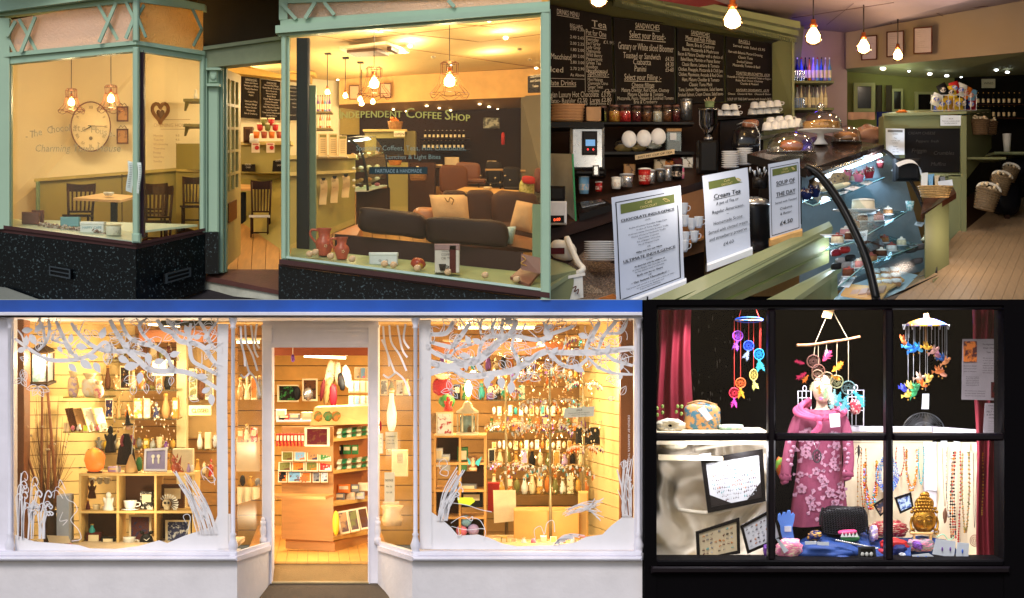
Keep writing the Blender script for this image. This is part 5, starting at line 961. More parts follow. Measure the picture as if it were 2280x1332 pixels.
dome(1761,340,1.4,52,46,'low glass dome over a glazed bun at the front of the case',0,None,0);solo('glazed_bun',cushion(1736,312,1788,338,1.38,.14,None,2,2.2,24,16,0,.2,3),mat((196,110,60),rough=.25,bump=.3,coat=.5),'shiny brown glazed bun under the low dome','bun')
dome(1885,316,2.0,32,36,'small glass dome over pastries behind the stand',0,None,0);solo('pastry',cushion(1858,294,1906,312,2.0,.12,None,0,2.3,20,14,0,.3,8),mat((206,136,80),rough=.4,bump=.5),'golden pastries under the small dome','pastry')
solo('bread_bag',cushion(1898,282,1966,322,2.4,.14,None,0,2.4,24,14,0,.4,2),mat((150,110,90),col2=(90,130,150),thr=.66,scale=14,rough=.25),'brown wrapped loaves heaped behind the small dome','bread')
# front counter
fc=thing('front_counter','moss green gloss counter running diagonally across the front','counter',(1650,667,.3))
MB().prism([(1395,690,.05),(1846,493,1.0),(1853,503,.95),(1500,690,0)],(0,0,-.05)).build('upper_top',G2L,fc)
MB().prism([(1500,680,.02),(1853,503,.95),(1855,512,.95),(1520,690,.02)],(0,.06,0)).build('top_edge',G2L,fc)
MB().prism([(1480,700,.1),(1846,516,1.02),(1846,585,1.02),(1480,740,.1)],(0,.05,0)).build('front_panel',G2M,fc)
MB().prism([(1640,700,.1),(1870,586,.95),(1874,592,.93),(1720,700,.0)],(0,0,-.04)).build('lower_top',G2L,fc);MB().prism([(1690,700,.05),(1874,592,.93),(1874,600,.93),(1700,710,.05)],(0,.05,0)).build('lower_edge',G2L,fc)
MB().prism([(1660,700,.2),(1862,604,1.0),(1862,700,1.0),(1660,760,.2)],(0,.04,0)).build('lower_panel',G2M,fc);MB().prism([(1848,610,.95),(1864,604,.98),(1866,690,.98),(1850,690,.95)],(0,.03,0)).build('pilaster',G2L,fc);MB().prism([(1500,668,.1),(1846,520,1.0),(1846,524,1.0),(1500,674,.1)],(0,.03,0)).build('groove',mat((84,92,50)),fc)
MB().prism([(1610,668,.3),(1846,556,1.0),(1846,561,1.0),(1620,670,.3)],(0,.02,0)).build('groove',mat((84,92,50)),fc)
# sign sheets in holders
def signstand(q,lab,rows,hold,border=True,wave=0):
 t=thing('menu_sign',lab,'sign',(0,0,0),'menu signs standing on the counter');p=q.at(.5,1);t.location=p;WL[t.name]=p
 MB().grid(lambda u,v:q.at(u,v,.004+wave*math.sin(v*5.5)),4,14,th=.004).build('sheet',mat((176,182,196),rough=.5,var=.03,name='white_card'),t)
 def add(mb,name,m):
 # follow the gentle wave of the sheet
  for i,v_ in enumerate(mb.v):
   h=(v_-q.c[0]).dot((q.c[3]-q.c[0]).normalized())/(q.c[3]-q.c[0]).length;mb.v[i]=v_+q.n*(wave*math.sin(h*5.5))
  mb.build(name,m,t)
 if border:
  b=MB();
  for r_ in((.05,.06,.065,.97),(.935,.06,.95,.97),(.05,.05,.95,.058),(.05,.962,.95,.97)):
   for k in range(12):
    v0=r_[1]+(r_[3]-r_[1])*k/12;v1=r_[1]+(r_[3]-r_[1])*(k+1)/12;b.poly([q.at(r_[0],v0,.007),q.at(r_[2],v0,.007),q.at(r_[2],v1,.007),q.at(r_[0],v1,.007)])
  add(b,'border_line',mat((20,20,22)))
 b=MB();q.sub(.12,.08,.9,.17,.008).slab(b,.001);add(b,'green_header',mat((88,96,50)))
 b=MB();write(b,q,'Café',.52,.12,.04,'c',.010,sh=.2);write(b,q,'CHOCOLAT',.52,.158,.034,'c',.010,fit=.25);b.tube([q.at(.78+.03*math.cos(a)*(1+a*.1),.125+.02*math.sin(a*1.3),.01)for a in[k*.6 for k in range(16)]],.7,4);add(b,'gold_lettering',mat((186,170,110)))
 b=MB()
 for r_ in rows:write(b,q,r_[0],r_[1],r_[2],r_[3],'c',.010,fit=r_[4]if len(r_)>4 else None,under=r_[5]if len(r_)>5 else False,sh=r_[6]if len(r_)>6 else 0,bold=.003 if len(r_)>7 else 0)
 add(b,'lettering',mat((26,26,30)))
 a,c_=q.at(-.02,1,0),q.at(1.02,1,0);kx=(c_-a);b=MB();hh=.055
 pf=[(-.05,0,-hh*.95),(-.06,0,-hh*.2),(-.03,0,hh*.1),(.03,0,hh*.1),(.06,0,-hh*.2),(.05,0,-hh*.95)]
 b.add([a+Vector((0,p[0],p[2]))for p in pf]+[c_+Vector((0,p[0],p[2]))for p in pf],[(i,i+1,i+7,i+6)for i in range(5)]+[(0,1,2,3,4,5),(11,10,9,8,7,6),(5,0,6,11)])
 b.build('holder',hold,t);return t
rows1=[('CHOCOLATE INDULGENCE',.5,.245,.035,.78,1,0,1),('£9.90',.5,.285,.022),('A slice of Luxury Chocolate Fudge Cake',.5,.33,.02,.55),('or slice of Torte Delight',.5,.36,.02,.35),('A rich and creamy Chocolate Brownie Truffle',.5,.39,.02,.58),('Choice of Luxury Handmade Truffle',.5,.42,.02,.5),('Chocolate Cupcake',.5,.45,.02,.3),('Pot of Belgian Chocolate',.5,.48,.02,.34),('Pot of Whipped Cream',.5,.51,.02,.3),('OR',.5,.55,.024),('Why not try our New',.5,.58,.024,.38,0,0,1),('ULTIMATE INDULGENCE',.5,.635,.036,.76,1,0,1),('£12.80',.5,.675,.022),('As above but with the addition of',.5,.71,.02,.44,0,0,1),('A creamy Belgian Hot Chocolate Truffle',.5,.74,.02,.5),('for that ultimate touch of Chocolate',.5,.765,.02,.42),('Both can be to Share',.5,.80,.022,.38,0,0,1),('OR',.5,.83,.022),('~ Our Serious Chocoholics! ~',.5,.86,.026,.56,0,0,1),('Tea loose leaf served in a pot with a slice of cake',.5,.895,.018,.7),('or a homemade flapjack and',.5,.92,.018,.4),('Luxury Hot Chocolate',.5,.94,.018,.3)]
signstand(Q4((1361,440,.42),(1515,413,.50),(1524,622,.50),(1373,680,.42)),'white menu sign headed CHOCOLATE INDULGENCE, nearest and leftmost on the counter',rows1,CHI,wave=.008)
signstand(Q4((1563,392,.62),(1664,373,.68),(1672,552,.68),(1575,588,.62)),'white menu sign headed Cream Tea between the other two signs',[('Cream Tea',.5,.29,.075,.6,1,.1,1),('A pot of Tea or',.5,.37,.055,.5,0,.1),('Regular Americano',.5,.46,.055,.7,0,.1),('~',.5,.51,.05),('Homemade Scone',.5,.59,.055,.65,0,.1),('Served with clotted cream',.5,.68,.055,.88,0,.1),('and strawberry preserve',.5,.76,.055,.85,0,.1),('£4.60',.5,.86,.055,.24,0,.1)],CHI,False,.014)
signstand(Q4((1710,366,.84),(1780,353,.88),(1783,511,.88),(1715,532,.84)),'white SOUP OF THE DAY sign in a wooden holder',[('SOUP OF',.52,.31,.08,.6,1,0,1),('THE DAY',.52,.46,.08,.62,1,0,1),('Served with Toasted',.52,.56,.045,.7,0,.1),('Ciabatta',.52,.65,.045,.4,0,.1),('& Butter',.52,.72,.045,.38,0,.1),('£4.50',.52,.86,.08,.42,0,.1,1)],PINE,True,.004)
# back counter run and things on it
wt=thing('back_worktop','long dark brown worktop along the back of the coffee counter','worktop',(1400,520,2.0))
MB().prism([(1223,512,1.6),(1568,402,2.3),(1568,340,2.8),(1223,400,2.8)],(0,0,-.03)).build('worktop',mat((62,44,36),rough=.35),wt);MB().prism([(1223,512,1.58),(1568,402,2.28),(1568,428,2.28),(1223,538,1.58)],(0,.05,0)).build('worktop_edge',mat((46,32,28),rough=.4),wt)
MB().prism([(1223,540,1.7),(1568,430,2.35),(1568,640,2.35),(1223,667,1.7)],(0,.03,0)).build('dark_front',mat((34,22,18)),wt)  # front below the worktop in plain dark brown
MB().prism([(1500,440,2.1),(1568,420,2.2),(1568,560,2.2),(1500,580,2.1)],(0,.03,0)).build('cupboard_back',mat((130,90,56)),wt);MB().prism([(1515,548,1.95),(1568,528,2.1),(1568,520,2.3),(1515,536,2.3)],(0,0,-.015)).build('cupboard_shelf',mat((170,120,70)),wt)
ws=MB().box(1342,272,1545,277,2.5,2.75);solo('jar_shelf',ws,BLK,'black upper shelf carrying the row of sweet jars','shelf');solo('jar_shelf',MB().box(1345,338,1545,344,2.45,2.75),BLK,'black lower shelf with the white lidded jars','shelf');solo('cup_shelf',MB().prism([(1590,262,2.5),(1745,252,2.8),(1745,257,2.8),(1590,268,2.5)],(0,.2,0)),BLK,'black shelf carrying stacked white cups','shelf')
JG=glass((235,240,240),.12,.55)
for i,(px,c,w_,h_)in enumerate(((1342,'olive',9,36),(1368,'orange',13,38),(1392,'red',14,38),(1418,'maroon',11,36),(1441,'brown',11,36),(1464,'cream',11,37),(1486,'brown',10,38),(1506,'maroon',9,38))):
 t=thing('sweet_jar','%s filled glass jar, %s from the left on the upper jar shelf'%(c,ORD[i]),'jar',(px,272,2.6),'glass sweet jars on the upper shelf')
 MB().lathe(px,272,2.6,[(w_,0),(w_,h_*.8),(w_*.8,h_*.88)],18).build('glass_body',JG,t);MB().lathe(px,271.5,2.6,[(w_*.92,0),(w_*.92,h_*.62)],16).build('sweets',mat(COL[c],col2=tuple(min(255,int(v*1.5)+20)for v in COL[c]),thr=.5,scale=70,bump=.9,bscale=70),t)
 MB().lathe(px,272-h_*.86,2.6,[(w_*.88,0),(w_*.88,h_*.14)],16).build('lid',mat((120,90,80),rough=.3,metal=.4),t)
t=thing('steel_canister','tall ribbed steel canister at the right end of the jar shelf','canister',(1528,268,2.6));MB().lathe(1528,268,2.6,[(12,0),(13,40),(12,44)],20).build('body',STL,t);MB().lathe(1528,224,2.6,[(13,0),(13,3),(5,5)],20).build('lid',STL,t)
for i,(px,py)in enumerate(((1392,338),(1425,336),(1457,332))):
 t=thing('lidded_jar','round glass jar with tilted white lid, %s of three'%('left','middle','right')[i],'jar',(px,py,2.55),'white lidded round jars');MB().ball(px,py-15,2.55,25,17,16,18,12).build('glass_body',JG,t);MB().ball(px-3,py-8,2.55,19,9,12,14,9,.3,4).build('contents',mat((190,160,100),bump=.5)if i<2 else cm('white',bump=.5),t)
 MB().ball(px+9,py-28,2.46,17,19,6,18,10,0,3,.15).build('lid',CHI,t)
t=thing('square_jar','square clear jar with white label and orange lid','jar',(1500,338,2.6));MB().box(1484,292,1518,338,2.55,2.65,.006).build('glass_body',JG,t);MB().box(1484,286,1518,293,2.54,2.66,.004).build('lid',cm('tan'),t);MB().box(1492,296,1506,312,2.545,2.55).build('label',WHT,t);MB().box(1487,314,1515,336,2.57,2.63,.01).build('contents',mat((60,50,44),bump=.6),t)
q=Q4((1414,346,2.38),(1502,332,2.42),(1502,343,2.42),(1415,356,2.38));t=thing('cup_of_tea_sign','cream plank sign reading JUST MY CUP OF TEA','sign',(1458,355,2.4));b=MB();q.slab(b,.02);b.build('plank',mat((214,190,150)),t);b=MB();write(b,q,'JUST MY CUP OF TEA',.5,.76,.62,'c',.003,fit=.88,bold=.003);b.build('lettering',mat((40,26,20)),t)
# stacked cardboard takeaway trays
for i in range(6):solo('takeaway_tray',MB().lathe(1262+i*.6,272-i*6.5,2.2,[(34,0),(38,5),(38.5,7)],18,.6),mat((158,120,84),var=.2,bump=.4),'brown cardboard cup tray, %s up the stack beside the drinks board'%ORD[i].replace('leftmost','first'),'tray','stacked cardboard trays')
for i in range(4):solo('cardboard_carton',MB().box(1306+i*8,238+i%2*3,1322+i*8,270,2.15+i*.05,2.3),mat((170,134,96)),'upright cardboard sleeve, %s right of the tray stack'%ORD[i],'carton','cardboard sleeves')
solo('tray_shelf',MB().box(1224,272,1345,284,2.05,2.5),BLK,'black shelf under the stacked cardboard trays','shelf')
# water boiler
wb=thing('water_boiler','tall steel water boiler with blue lit display','boiler',(1312,420,2.1));MB().box(1270,282,1346,378,2.1,2.4,.02).build('body',STL,wb);MB().box(1296,292,1330,345,2.07,2.11,.01).build('control_panel',BLK,wb);MB().box(1304,311,1325,325,2.06,2.072).build('display',emit((90,140,190),.8),wb);MB().ball(1309,333,2.06,2,2,1,6,5).build('red_light',emit((255,60,60),2),wb);MB().ball(1321,333,2.06,2,2,1,6,5).build('red_light',emit((255,60,60),2),wb)
MB().box(1278,376,1350,392,2.02,2.4,.02).build('spout_housing',BLK,wb);b=MB();b.box(1320,368,1334,392,1.98,2.03,.01);b.build('tap',STL,wb)
MB().prism([(1283,452,1.9),(1345,444,1.95),(1362,455,1.8),(1290,478,1.7)],(0,0,-.05)).build('drip_tray',BLK,wb);MB().prism([(1292,450,1.88),(1338,444,1.93),(1348,450,1.85),(1296,462,1.78)],(0,0,-.005)).build('drip_grille',STL,wb)
solo('splash_panel',MB().prism([(1226,342,2.0),(1274,343,1.75),(1281,492,1.72),(1226,440,1.95)],(0,.01,0)),mat((150,148,134),rough=.4),'pale upright splash panel with a bright green edge','panel');solo('green_edge_strip',MB().prism([(1273,343,1.74),(1277,343,1.74),(1284,492,1.71),(1280,492,1.71)],(0,.015,0)),mat((20,120,70)),'bright green edging strip of the splash panel','strip')
t=thing('espresso_scales','white countertop scales with red lit digits','scales',(1245,505,1.5));MB().box(1223,448,1262,500,1.5,1.7,.01).build('body',cm('silver'),t);MB().box(1223,480,1256,496,1.49,1.5).build('display_panel',BLK,t);q=Q4((1230,484,1.485),(1250,482,1.485),(1250,492,1.485),(1230,494,1.485));b=MB();write(b,q,'0.00',.5,.9,.9,'c',.002);b.build('digits',emit((255,90,50),3),t);MB().box(1223,414,1258,448,1.55,1.7,.02).build('lid',BLK,t)
# items on the worktop
IT=[(1300,'blue_jug','sky',12,40),(1333,'red_peppermill','red',8,22),(1372,'white_cup','white',11,26),(1395,'sweetener_pot','silver',15,30),(1435,'red_tub','red',14,36),(1450,'steel_shaker','silver',9,30),(1470,'steel_shaker','grey',9,30),(1487,'steel_shaker','silver',10,34),(1508,'black_jar','black',12,32),(1519,'small_bottle','pink',5,26)]
for i,(px,nm,c,w_,h_)in enumerate(IT):
 py=432-(px-1300)*.155;D=2.1+(px-1300)*.001;t=thing(nm,'%s %s on the back worktop, %s from the left'%(c,nm.split('_')[-1],ORD[i]),nm.split('_')[-1],(px,py,D));me_=.8 if c in('silver','grey')else 0
 MB().lathe(px,py,D,[(w_*.85,0),(w_*.95,h_*.5),(w_,h_*.92)],16).build('body',cm(c,rough=.25,metal=me_),t);MB().lathe(px,py-h_*.92,D,[(w_*1.05,0),(w_*1.05,h_*.08),(w_*.4,h_*.12)],16).build('lid',cm('white' if c in('red','white')else 'silver'),t)
 if not me_:MB().lathe(px,py-h_*.2,D,[(w_*.94,0),(w_*1.0,h_*.35)],16,cap=False).build('label',mat((210,190,170),col2=COL[c],thr=.5,scale=60),t)
for i,(px,py,c)in enumerate(((1402,385,'tan'),(1470,375,'beige'),(1492,378,'amber'),(1510,372,'maroon'),(1530,370,'white'))):solo('shelf_tin',MB().box(px-13,py-20,px+13,py+4,2.5,2.6,.008),mat(COL[c],col2=(60,44,34),thr=.6,scale=26),'%s printed packet, %s below the JUST MY CUP OF TEA shelf'%(c,ORD[i]),'packet','packets under the sign shelf')
t=thing('coffee_grinder','black coffee grinder with smoky bean hopper','grinder',(1577,400,2.0));MB().lathe(1577,306,2.1,[(7,0),(12,14),(21,28),(22,60),(24,62)],22).build('hopper',glass((120,110,105),.2,.6),t);MB().lathe(1577,306,2.1,[(6,0),(11,14),(18,26),(19,40)],18).build('beans',mat((40,26,22),bump=.8),t);MB().lathe(1577,312,2.1,[(10,0),(10,6)],16).build('collar',STL,t);MB().box(1556,312,1600,385,2.05,2.3,.02).build('body',BLK,t);MB().lathe(1577,245,2.1,[(23,0),(22,4)],20).build('hopper_lid',BLK,t)
em=thing('espresso_machine','black espresso machine with rounded end and cups on top','coffee machine',(1680,360,2.2));MB().prism([(1604,270,2.6),(1700,262,2.7),(1700,345,2.7),(1604,352,2.6)],(0,.2,0)).build('body',mat((30,26,28),rough=.3),em);MB().lathe(1664,350,2.35,[(33,0),(36,30),(33,58),(18,68)],26,.5).build('end_cap',mat((26,24,26),rough=.22,coat=.5),em);MB().prism([(1690,304,2.25),(1800,286,2.6),(1800,290,2.6),(1690,312,2.25)],(0,.3,0)).build('cup_rail',STL,em);MB().tube([(1640,278,2.2),(1655,272,2.2),(1680,276,2.2),(1692,300,2.2),(1692,335,2.2),(1680,348,2.2)],1.3,6).build('chrome_trim',STL,em)
def cup(px,py,d,w,h,lab,grp,flip=False,handle=1,c=CHI):
 t=thing('coffee_cup',lab,'cup',(px,py,d),grp);pr=[(w*.28,0),(w*.42,h*.25),(w*.5,h*.9),(w*.52,h)]
 if flip:pr=[(w*.52,0),(w*.5,h*.1),(w*.42,h*.75),(w*.28,h)]
 MB().lathe(px,py,d,pr,16).build('bowl',c,t);MB().tube(curve([(px+handle*w*.45,py-h*.75,d-.01),(px+handle*w*.72,py-h*.7,d-.02),(px+handle*w*.68,py-h*.4,d-.02),(px+handle*w*.4,py-h*.3,d-.01)]),w*.045,6).build('handle',c,t);return t
k=0
for r_,(xs,y)in enumerate((([1675,1692,1709,1726],256),([1680,1697,1714,1730],242))):
 for i,x in enumerate(xs):k+=1;cup(x,y-i*1.2,2.68-.05*r_,21,15,'white coffee cup, %s in the %s row on the right of the cup shelf'%(ORD[i],('lower','upper')[r_]),'white cups on the cup shelf',True)
for r_,(xs,y)in enumerate((([1602,1620,1638],258),([1616,1634],245))):
 for i,x in enumerate(xs):cup(x,y,2.55-.04*r_,20,13,'white coffee cup, %s in the %s row on the left of the cup shelf'%(ORD[i],('lower','upper')[r_]),'white cups on the cup shelf',True)
for i,x in enumerate((1708,1726,1744,1762,1776)):cup(x,291-i*2,2.3,24,19,'white cup standing on the espresso machine, %s from the left'%ORD[i],'cups on the espresso machine',True,-1 if i%2 else 1);
for i,x in enumerate((1716,1736,1756)):cup(x,275-i*2,2.36,22,14,'white cup in the upper row on the espresso machine, %s from the left'%ORD[i],'cups on the espresso machine',True)
solo('napkin_pack',cushion(1652,266,1690,286,2.3,.1,None,-2,3),mat((140,90,66),col2=(200,190,180),thr=.6,scale=20,rough=.3),'brown foil packet beside the cups on the espresso machine','packet')
t=thing('spoon_pot','pot of wooden stirrers on the cup shelf','pot',(1583,245,2.4));MB().lathe(1580,244,2.4,[(9,0),(11,18)],14).build('pot',mat((110,130,90)),t)
for i in range(6):MB().tube([(1578+i,238,2.4),(1568+i*5,222-(i%3)*3,2.38)],1,4).build('stirrer',cm('beige'),t)
def stack(px,py,d,r,n,lab,name='plate',grp='stacked plates',th=4.2):
 for i in range(n):solo(name,MB().lathe(px,py-i*th,d,[(r*.6,0),(r,th*.7),(r,th*.85),(r*.7,th*.4)],26,1),CHI,'%s plate from the bottom of %s'%(ORD[i].replace('leftmost','first'),lab),'plate',grp)
stack(1626,375,1.9,20,8,'the left saucer stack by the grinder','saucer','stacked saucers',4.8);stack(1658,368,2.0,18,8,'the right saucer stack by the grinder','saucer','stacked saucers',4.8);stack(1338,582,.95,38,9,'the large plate stack under the worktop','plate','stacked dinner plates',5)
t=thing('cutlery_pot','steel pot full of spoons beside the soup sign','pot',(1692,420,1.3));MB().lathe(1692,420,1.3,[(16,0),(17,24)],16).build('pot',BLK,t)
for i in range(9):a=-18+i*4.4;MB().tube([(1692+a*.5,400,1.3),(1692+a*1.2,372+(i%3)*6,1.27)],1.2,5).build('handle',STL,t)if i%2 else MB().ball(1692+a*1.2,378+(i%3)*4,1.27,3,7,1.2,8,6).build('spoon_bowl',STL,t)
t=thing('soup_kettle','black soup kettle with a shiny steel lid','soup kettle',(1678,560,1.1));MB().lathe(1678,560,1.1,[(36,0),(42,40),(44,96),(40,104)],28).build('body',mat((14,14,16),rough=.3),t);MB().lathe(1680,462,1.1,[(40,0),(39,8),(28,18),(8,24)],28).build('lid',STL,t)
# mugs in cupboard
for i,(px,py)in enumerate(((1522,478),(1526,542),(1546,540),(1524,505),(1540,512),(1556,508),(1524,562))):cup(px,py,1.85,20,26,'pale blue-white mug, %s in the open cupboard between two signs'%ORD[i],'mugs in the open cupboard',False,1,mat((190,200,214),rough=.25))
# foreground left
t=thing('green_counter_corner','moss green counter corner at the lower left of the counter room','counter',(1240,667,.5));MB().prism([(1223,576,.6),(1262,588,.5),(1283,600,.45),(1223,640,.3)],(0,0,-.03)).build('top',G2L,t);MB().prism([(1223,615,.34),(1283,602,.44),(1283,612,.44),(1265,680,.4),(1223,690,.34)],(0,.05,0)).build('side',G2M,t)
struct('granite_worktop',MB().prism([(1262,590,.9),(1300,560,1.3),(1372,590,1.1),(1372,700,.6),(1262,700,.6)],(0,0,-.03)),mat((120,104,90),col2=(64,52,46),thr=.5,scale=70,rough=.25))
t=thing('milk_carton_jug','white plastic jug leaning at the far left of the counter','jug',(1260,610,.8));cushion(1224,535,1284,580,.85,.2,None,8,2.6).build('body',cm((214,210,198),rough=.4),t);MB().tube(curve([(1262,530,.85),(1284,580,.7),(1298,600,.6),(1280,612,.6)]),7,8).build('handle',cm((214,210,198),rough=.4),t);MB().box(1223,552,1257,566,.84,.86).build('dark_stripe',cm('maroon'),t)
q=Q4((1250,617,.4),(1297,608,.45),(1299,663,.45),(1254,672,.4));t=thing('paper_bag','white paper bag with a brown print at the lower left','bag',(1275,668,.42));b=MB();q.slab(b,.05);b.build('bag',mat((200,196,184),bump=.3),t);b=MB();b.tube(curve([(1275,642,.4),(1283,638,.4),(1279,650,.4),(1288,644,.4),(1286,655,.4)]),1.3,5);b.build('print',mat((90,50,40)),t);b=MB();q.sub(.05,.0,1.1,.12,.01).slab(b,.02);b.build('folded_lip',mat((214,206,190)),t)
b=MB()
for i in range(10):b.tube([(1328+i*4,667+i*.5,.5),(1366+i*2,655+i*1.2,.55)],1.1,5)
solo('straw_bundle',b,mat((180,110,50)),'bundle of orange wicker straws behind the nearest sign','straws')
# unseen fill lamps of this room, hung without fixtures
plight(1560,150,1.2,13,(255,240,222),.05,'unseen_fill_light');plight(1400,330,.9,7,(255,235,205),.12,'unseen_fill_light');plight(1560,420,.3,7,(255,240,222),.05,'unseen_fill_light');plight(2080,90,1.5,6,(255,232,210),.05,'unseen_fill_light');plight(2160,300,1.3,5,(255,235,200),.15,'unseen_fill_light');plight(2000,190,3.2,2.2,(225,240,200),.1,'spot_fill');plight(2150,520,1.0,4,(255,232,210),.05,'unseen_fill_light')
CLIP[0]=None
# ================================================================ THIRD SHOP: white gift shop front with etched trees
WP=mat((228,224,234),rough=.5,var=.1,scale=3,bump=.12,bscale=18,name='white_gloss_paint')
WPW=mat((228,222,224),rough=.75,var=.16,scale=1.1,bump=.3,bscale=24,name='white_render')
VIN=mat((236,232,234),rough=.8,var=.03,name='etched_vinyl',alpha=.96)
gs=thing('shop_front','white painted gift shop front with turned colonnettes and a blue fascia','shopfront',(712,1330,.3))
MB().prism([(-40,668,.02),(1430,668,.02),(1430,695,.02),(-40,695,.02)],(0,.3,0)).build('blue_fascia',mat((12,74,164),rough=.5,var=.5,scale=.7,name='blue_fascia_paint'),gs)
b=MB();b.box(-40,695,1430,703,-.05,.3,.004);b.box(-40,703,1430,707,.0,.3);b.build('cornice_strip',WP,gs)
MB().prism([(-40,707,.0),(1430,709,.0),(1430,716,.62),(-40,716,.62)],(0,0,.01)).build('soffit',WP,gs)
b=MB();b.box(585,712,842,772,.58,.64);b.box(600,736,828,739,.565,.6);b.box(585,726,842,730,.57,.6);b.box(605,764,820,774,.56,.66);b.build('door_header',WP,gs)
for x0_,x1_ in((583,606),(819,843)):
 b=MB();b.box(x0_,726,x1_,1300,.56,.7,.005);b.box((x0_+x1_)/2+(8 if x0_<700 else-10),774,(x0_+x1_)/2+(10 if x0_<700 else-8),1300,.55,.6);b.box(x0_-1,724,x1_+1,730,.55,.7);b.build('door_jamb',WP,gs)
def colonnette(px,d,y0_=706,y1_=1246,w=6):
 k=w;h=y1_-y0_;MB().lathe(px,y1_,d,[(k*1.9,0),(k*1.9,14),(k*1.3,16),(k*1.6,24),(k*1.9,32),(k*1.3,42),(k*.9,52),(k*1.25,56),(k*.8,60),(k*.75,h-26),(k*1.2,h-24),(k*.9,h-20),(k*1.3,h-12),(k*1.6,h-6),(k*1.6,h)],16).build('colonnette',WP,gs)
for a in((22,.05),(519,.03),(925,.03),(1422,.05)):colonnette(*a)
colonnette(586,.54,1160,1212,4);colonnette(841,.54,1160,1212,4)
MB().box(-40,707,30,1240,.08,.2).build('side_post',WP,gs);MB().box(1412,707,1430,1240,.08,.2).build('side_post',WP,gs)
for(xa,xb)in((-40,528),(918,1430)):
 b=MB();b.box(xa,1229,xb,1240,.0,.2,.01);b.box(xa,1240,xb,1250,-.04,.2,.012);b.build('window_sill',WP,gs);MB().box(xa,1250,xb,1400,.03,.2).build('stall_riser',WPW,gs)
for(p,q_,n)in(((528,1229,.0),(602,1206,.55),1),((918,1229,.0),(840,1206,.55),-1)):
 b=MB();b.prism([p,q_,(q_[0],q_[1]+9,q_[2]),(p[0],p[1]+11,p[2])],(0,.1,0));b.prism([(p[0],p[1]+11,-.04),(q_[0],q_[1]+9,.51),(q_[0],q_[1]+20,.51),(p[0],p[1]+21,-.04)],(0,.12,0));b.build('window_sill',WP,gs)
 MB().prism([(p[0],p[1]+21,.03),(q_[0]-1*n,q_[1]+20,.56),(q_[0]-1*n,1302,.56),(p[0]+56*n,1340,.431),(p[0],1400,.03)],(0,.1,0)).build('stall_riser',WPW,gs)
GW=glass((250,248,240),.02,.3)
MB().box(32,712,516,1229,.10,.104).build('window_pane',GW,gs);MB().box(932,712,1416,1229,.10,.104).build('window_pane',GW,gs)
GW2=glass((250,248,240),.01,.08,.35,'side_glass')
MB().prism([(527,714,.05),(583,724,.55),(583,1212,.55),(527,1232,.05)],(.003,0,0)).build('window_pane',GW2,gs);MB().prism([(918,714,.05),(843,724,.55),(843,1212,.55),(918,1232,.05)],(.003,0,0)).build('window_pane',GW2,gs)
def Z(ox,oy,k,pts):return[(ox+p[0]/k,oy+p[1]/k)+((p[2]/k,)if len(p)>2 else())for p in pts]
def vinyl(name,strokes,polys,leaves,lab,d=.095):
 t=thing(name,lab,'window decal',(strokes[0][0][0][0],1225,d))
 for i,(pts,w)in enumerate(strokes):
  P=curve(pts,5);n_=len(P)-1;P=[(p[0],p[1],(w*1.0 if w>14 else w*(1.35 if w>4 else 1.1)*(.4+.65*math.sin(math.pi*min(1,.12+.88*j/n_)*.5 if w<4 else math.pi*(.08+.84*j/n_))**.6)))for j,p in enumerate(P)];MB().ribbon(P[::-1]if w<4 else P,w,d-.0012*(i%9)).build('branch',VIN,t)
  if 4<w<20:
   for _ in range(4):
    p=rl.choice(P);a_=rl.uniform(0,6.3);leaves=leaves+[(p[0],p[1],rl.uniform(14,26),a_,rl.random()<.2)]
   for _ in range(3):
    p=rl.choice(P);a_=rl.uniform(3.5,6);g_=rl.uniform(20,42);c_=rl.uniform(-.5,.5);MB().ribbon([(p[0]+g_*f*math.cos(a_+c_*f),p[1]+g_*f*math.sin(a_+c_*f),3.4-2.4*f)for f in(0,.25,.5,.75,1)],2,d-.0118).build('twig',VIN,t)
   p=rl.choice(P);a_=rl.uniform(0,6.3);MB().ribbon([(p[0]+k*2.2*math.cos(a_+k*.28),p[1]+k*2.2*math.sin(a_+k*.28))for k in range(12)],1.3,d-.0125).build('curl',VIN,t)
 for p in polys:MB().prism([(a[0],a[1],d+.001)for a in p],(0,-.002,0)).build('mound',VIN,t)
 for i,(cx,cy,l,a,fill)in enumerate(leaves):
  n=9;up=[(l*(j/n),l*.28*math.sin(math.pi*(j/n)**.8))for j in range(n+1)];pl_=up+[(x,-y)for x,y in up[-2:0:-1]];ca,sa=math.cos(a),math.sin(a)
  P=[(cx+x*ca-y*sa,cy+x*sa+y*ca)for x,y in pl_];b=MB();dd=d-.012-.0008*(i%7)
  if fill:b.prism([(x,y,dd)for x,y in P],(0,-.001,0))
  else:b.ribbon(P+[P[0],P[1]],1.5,dd);b.ribbon([(cx+l*.1*ca,cy+l*.1*sa),(cx+l*.8*ca,cy+l*.8*sa)],.9,dd)
  b.build('leaf',VIN,t)
 return t
K=3.917
def st(w,*p):return(Z(0,660,K,p),w/K)
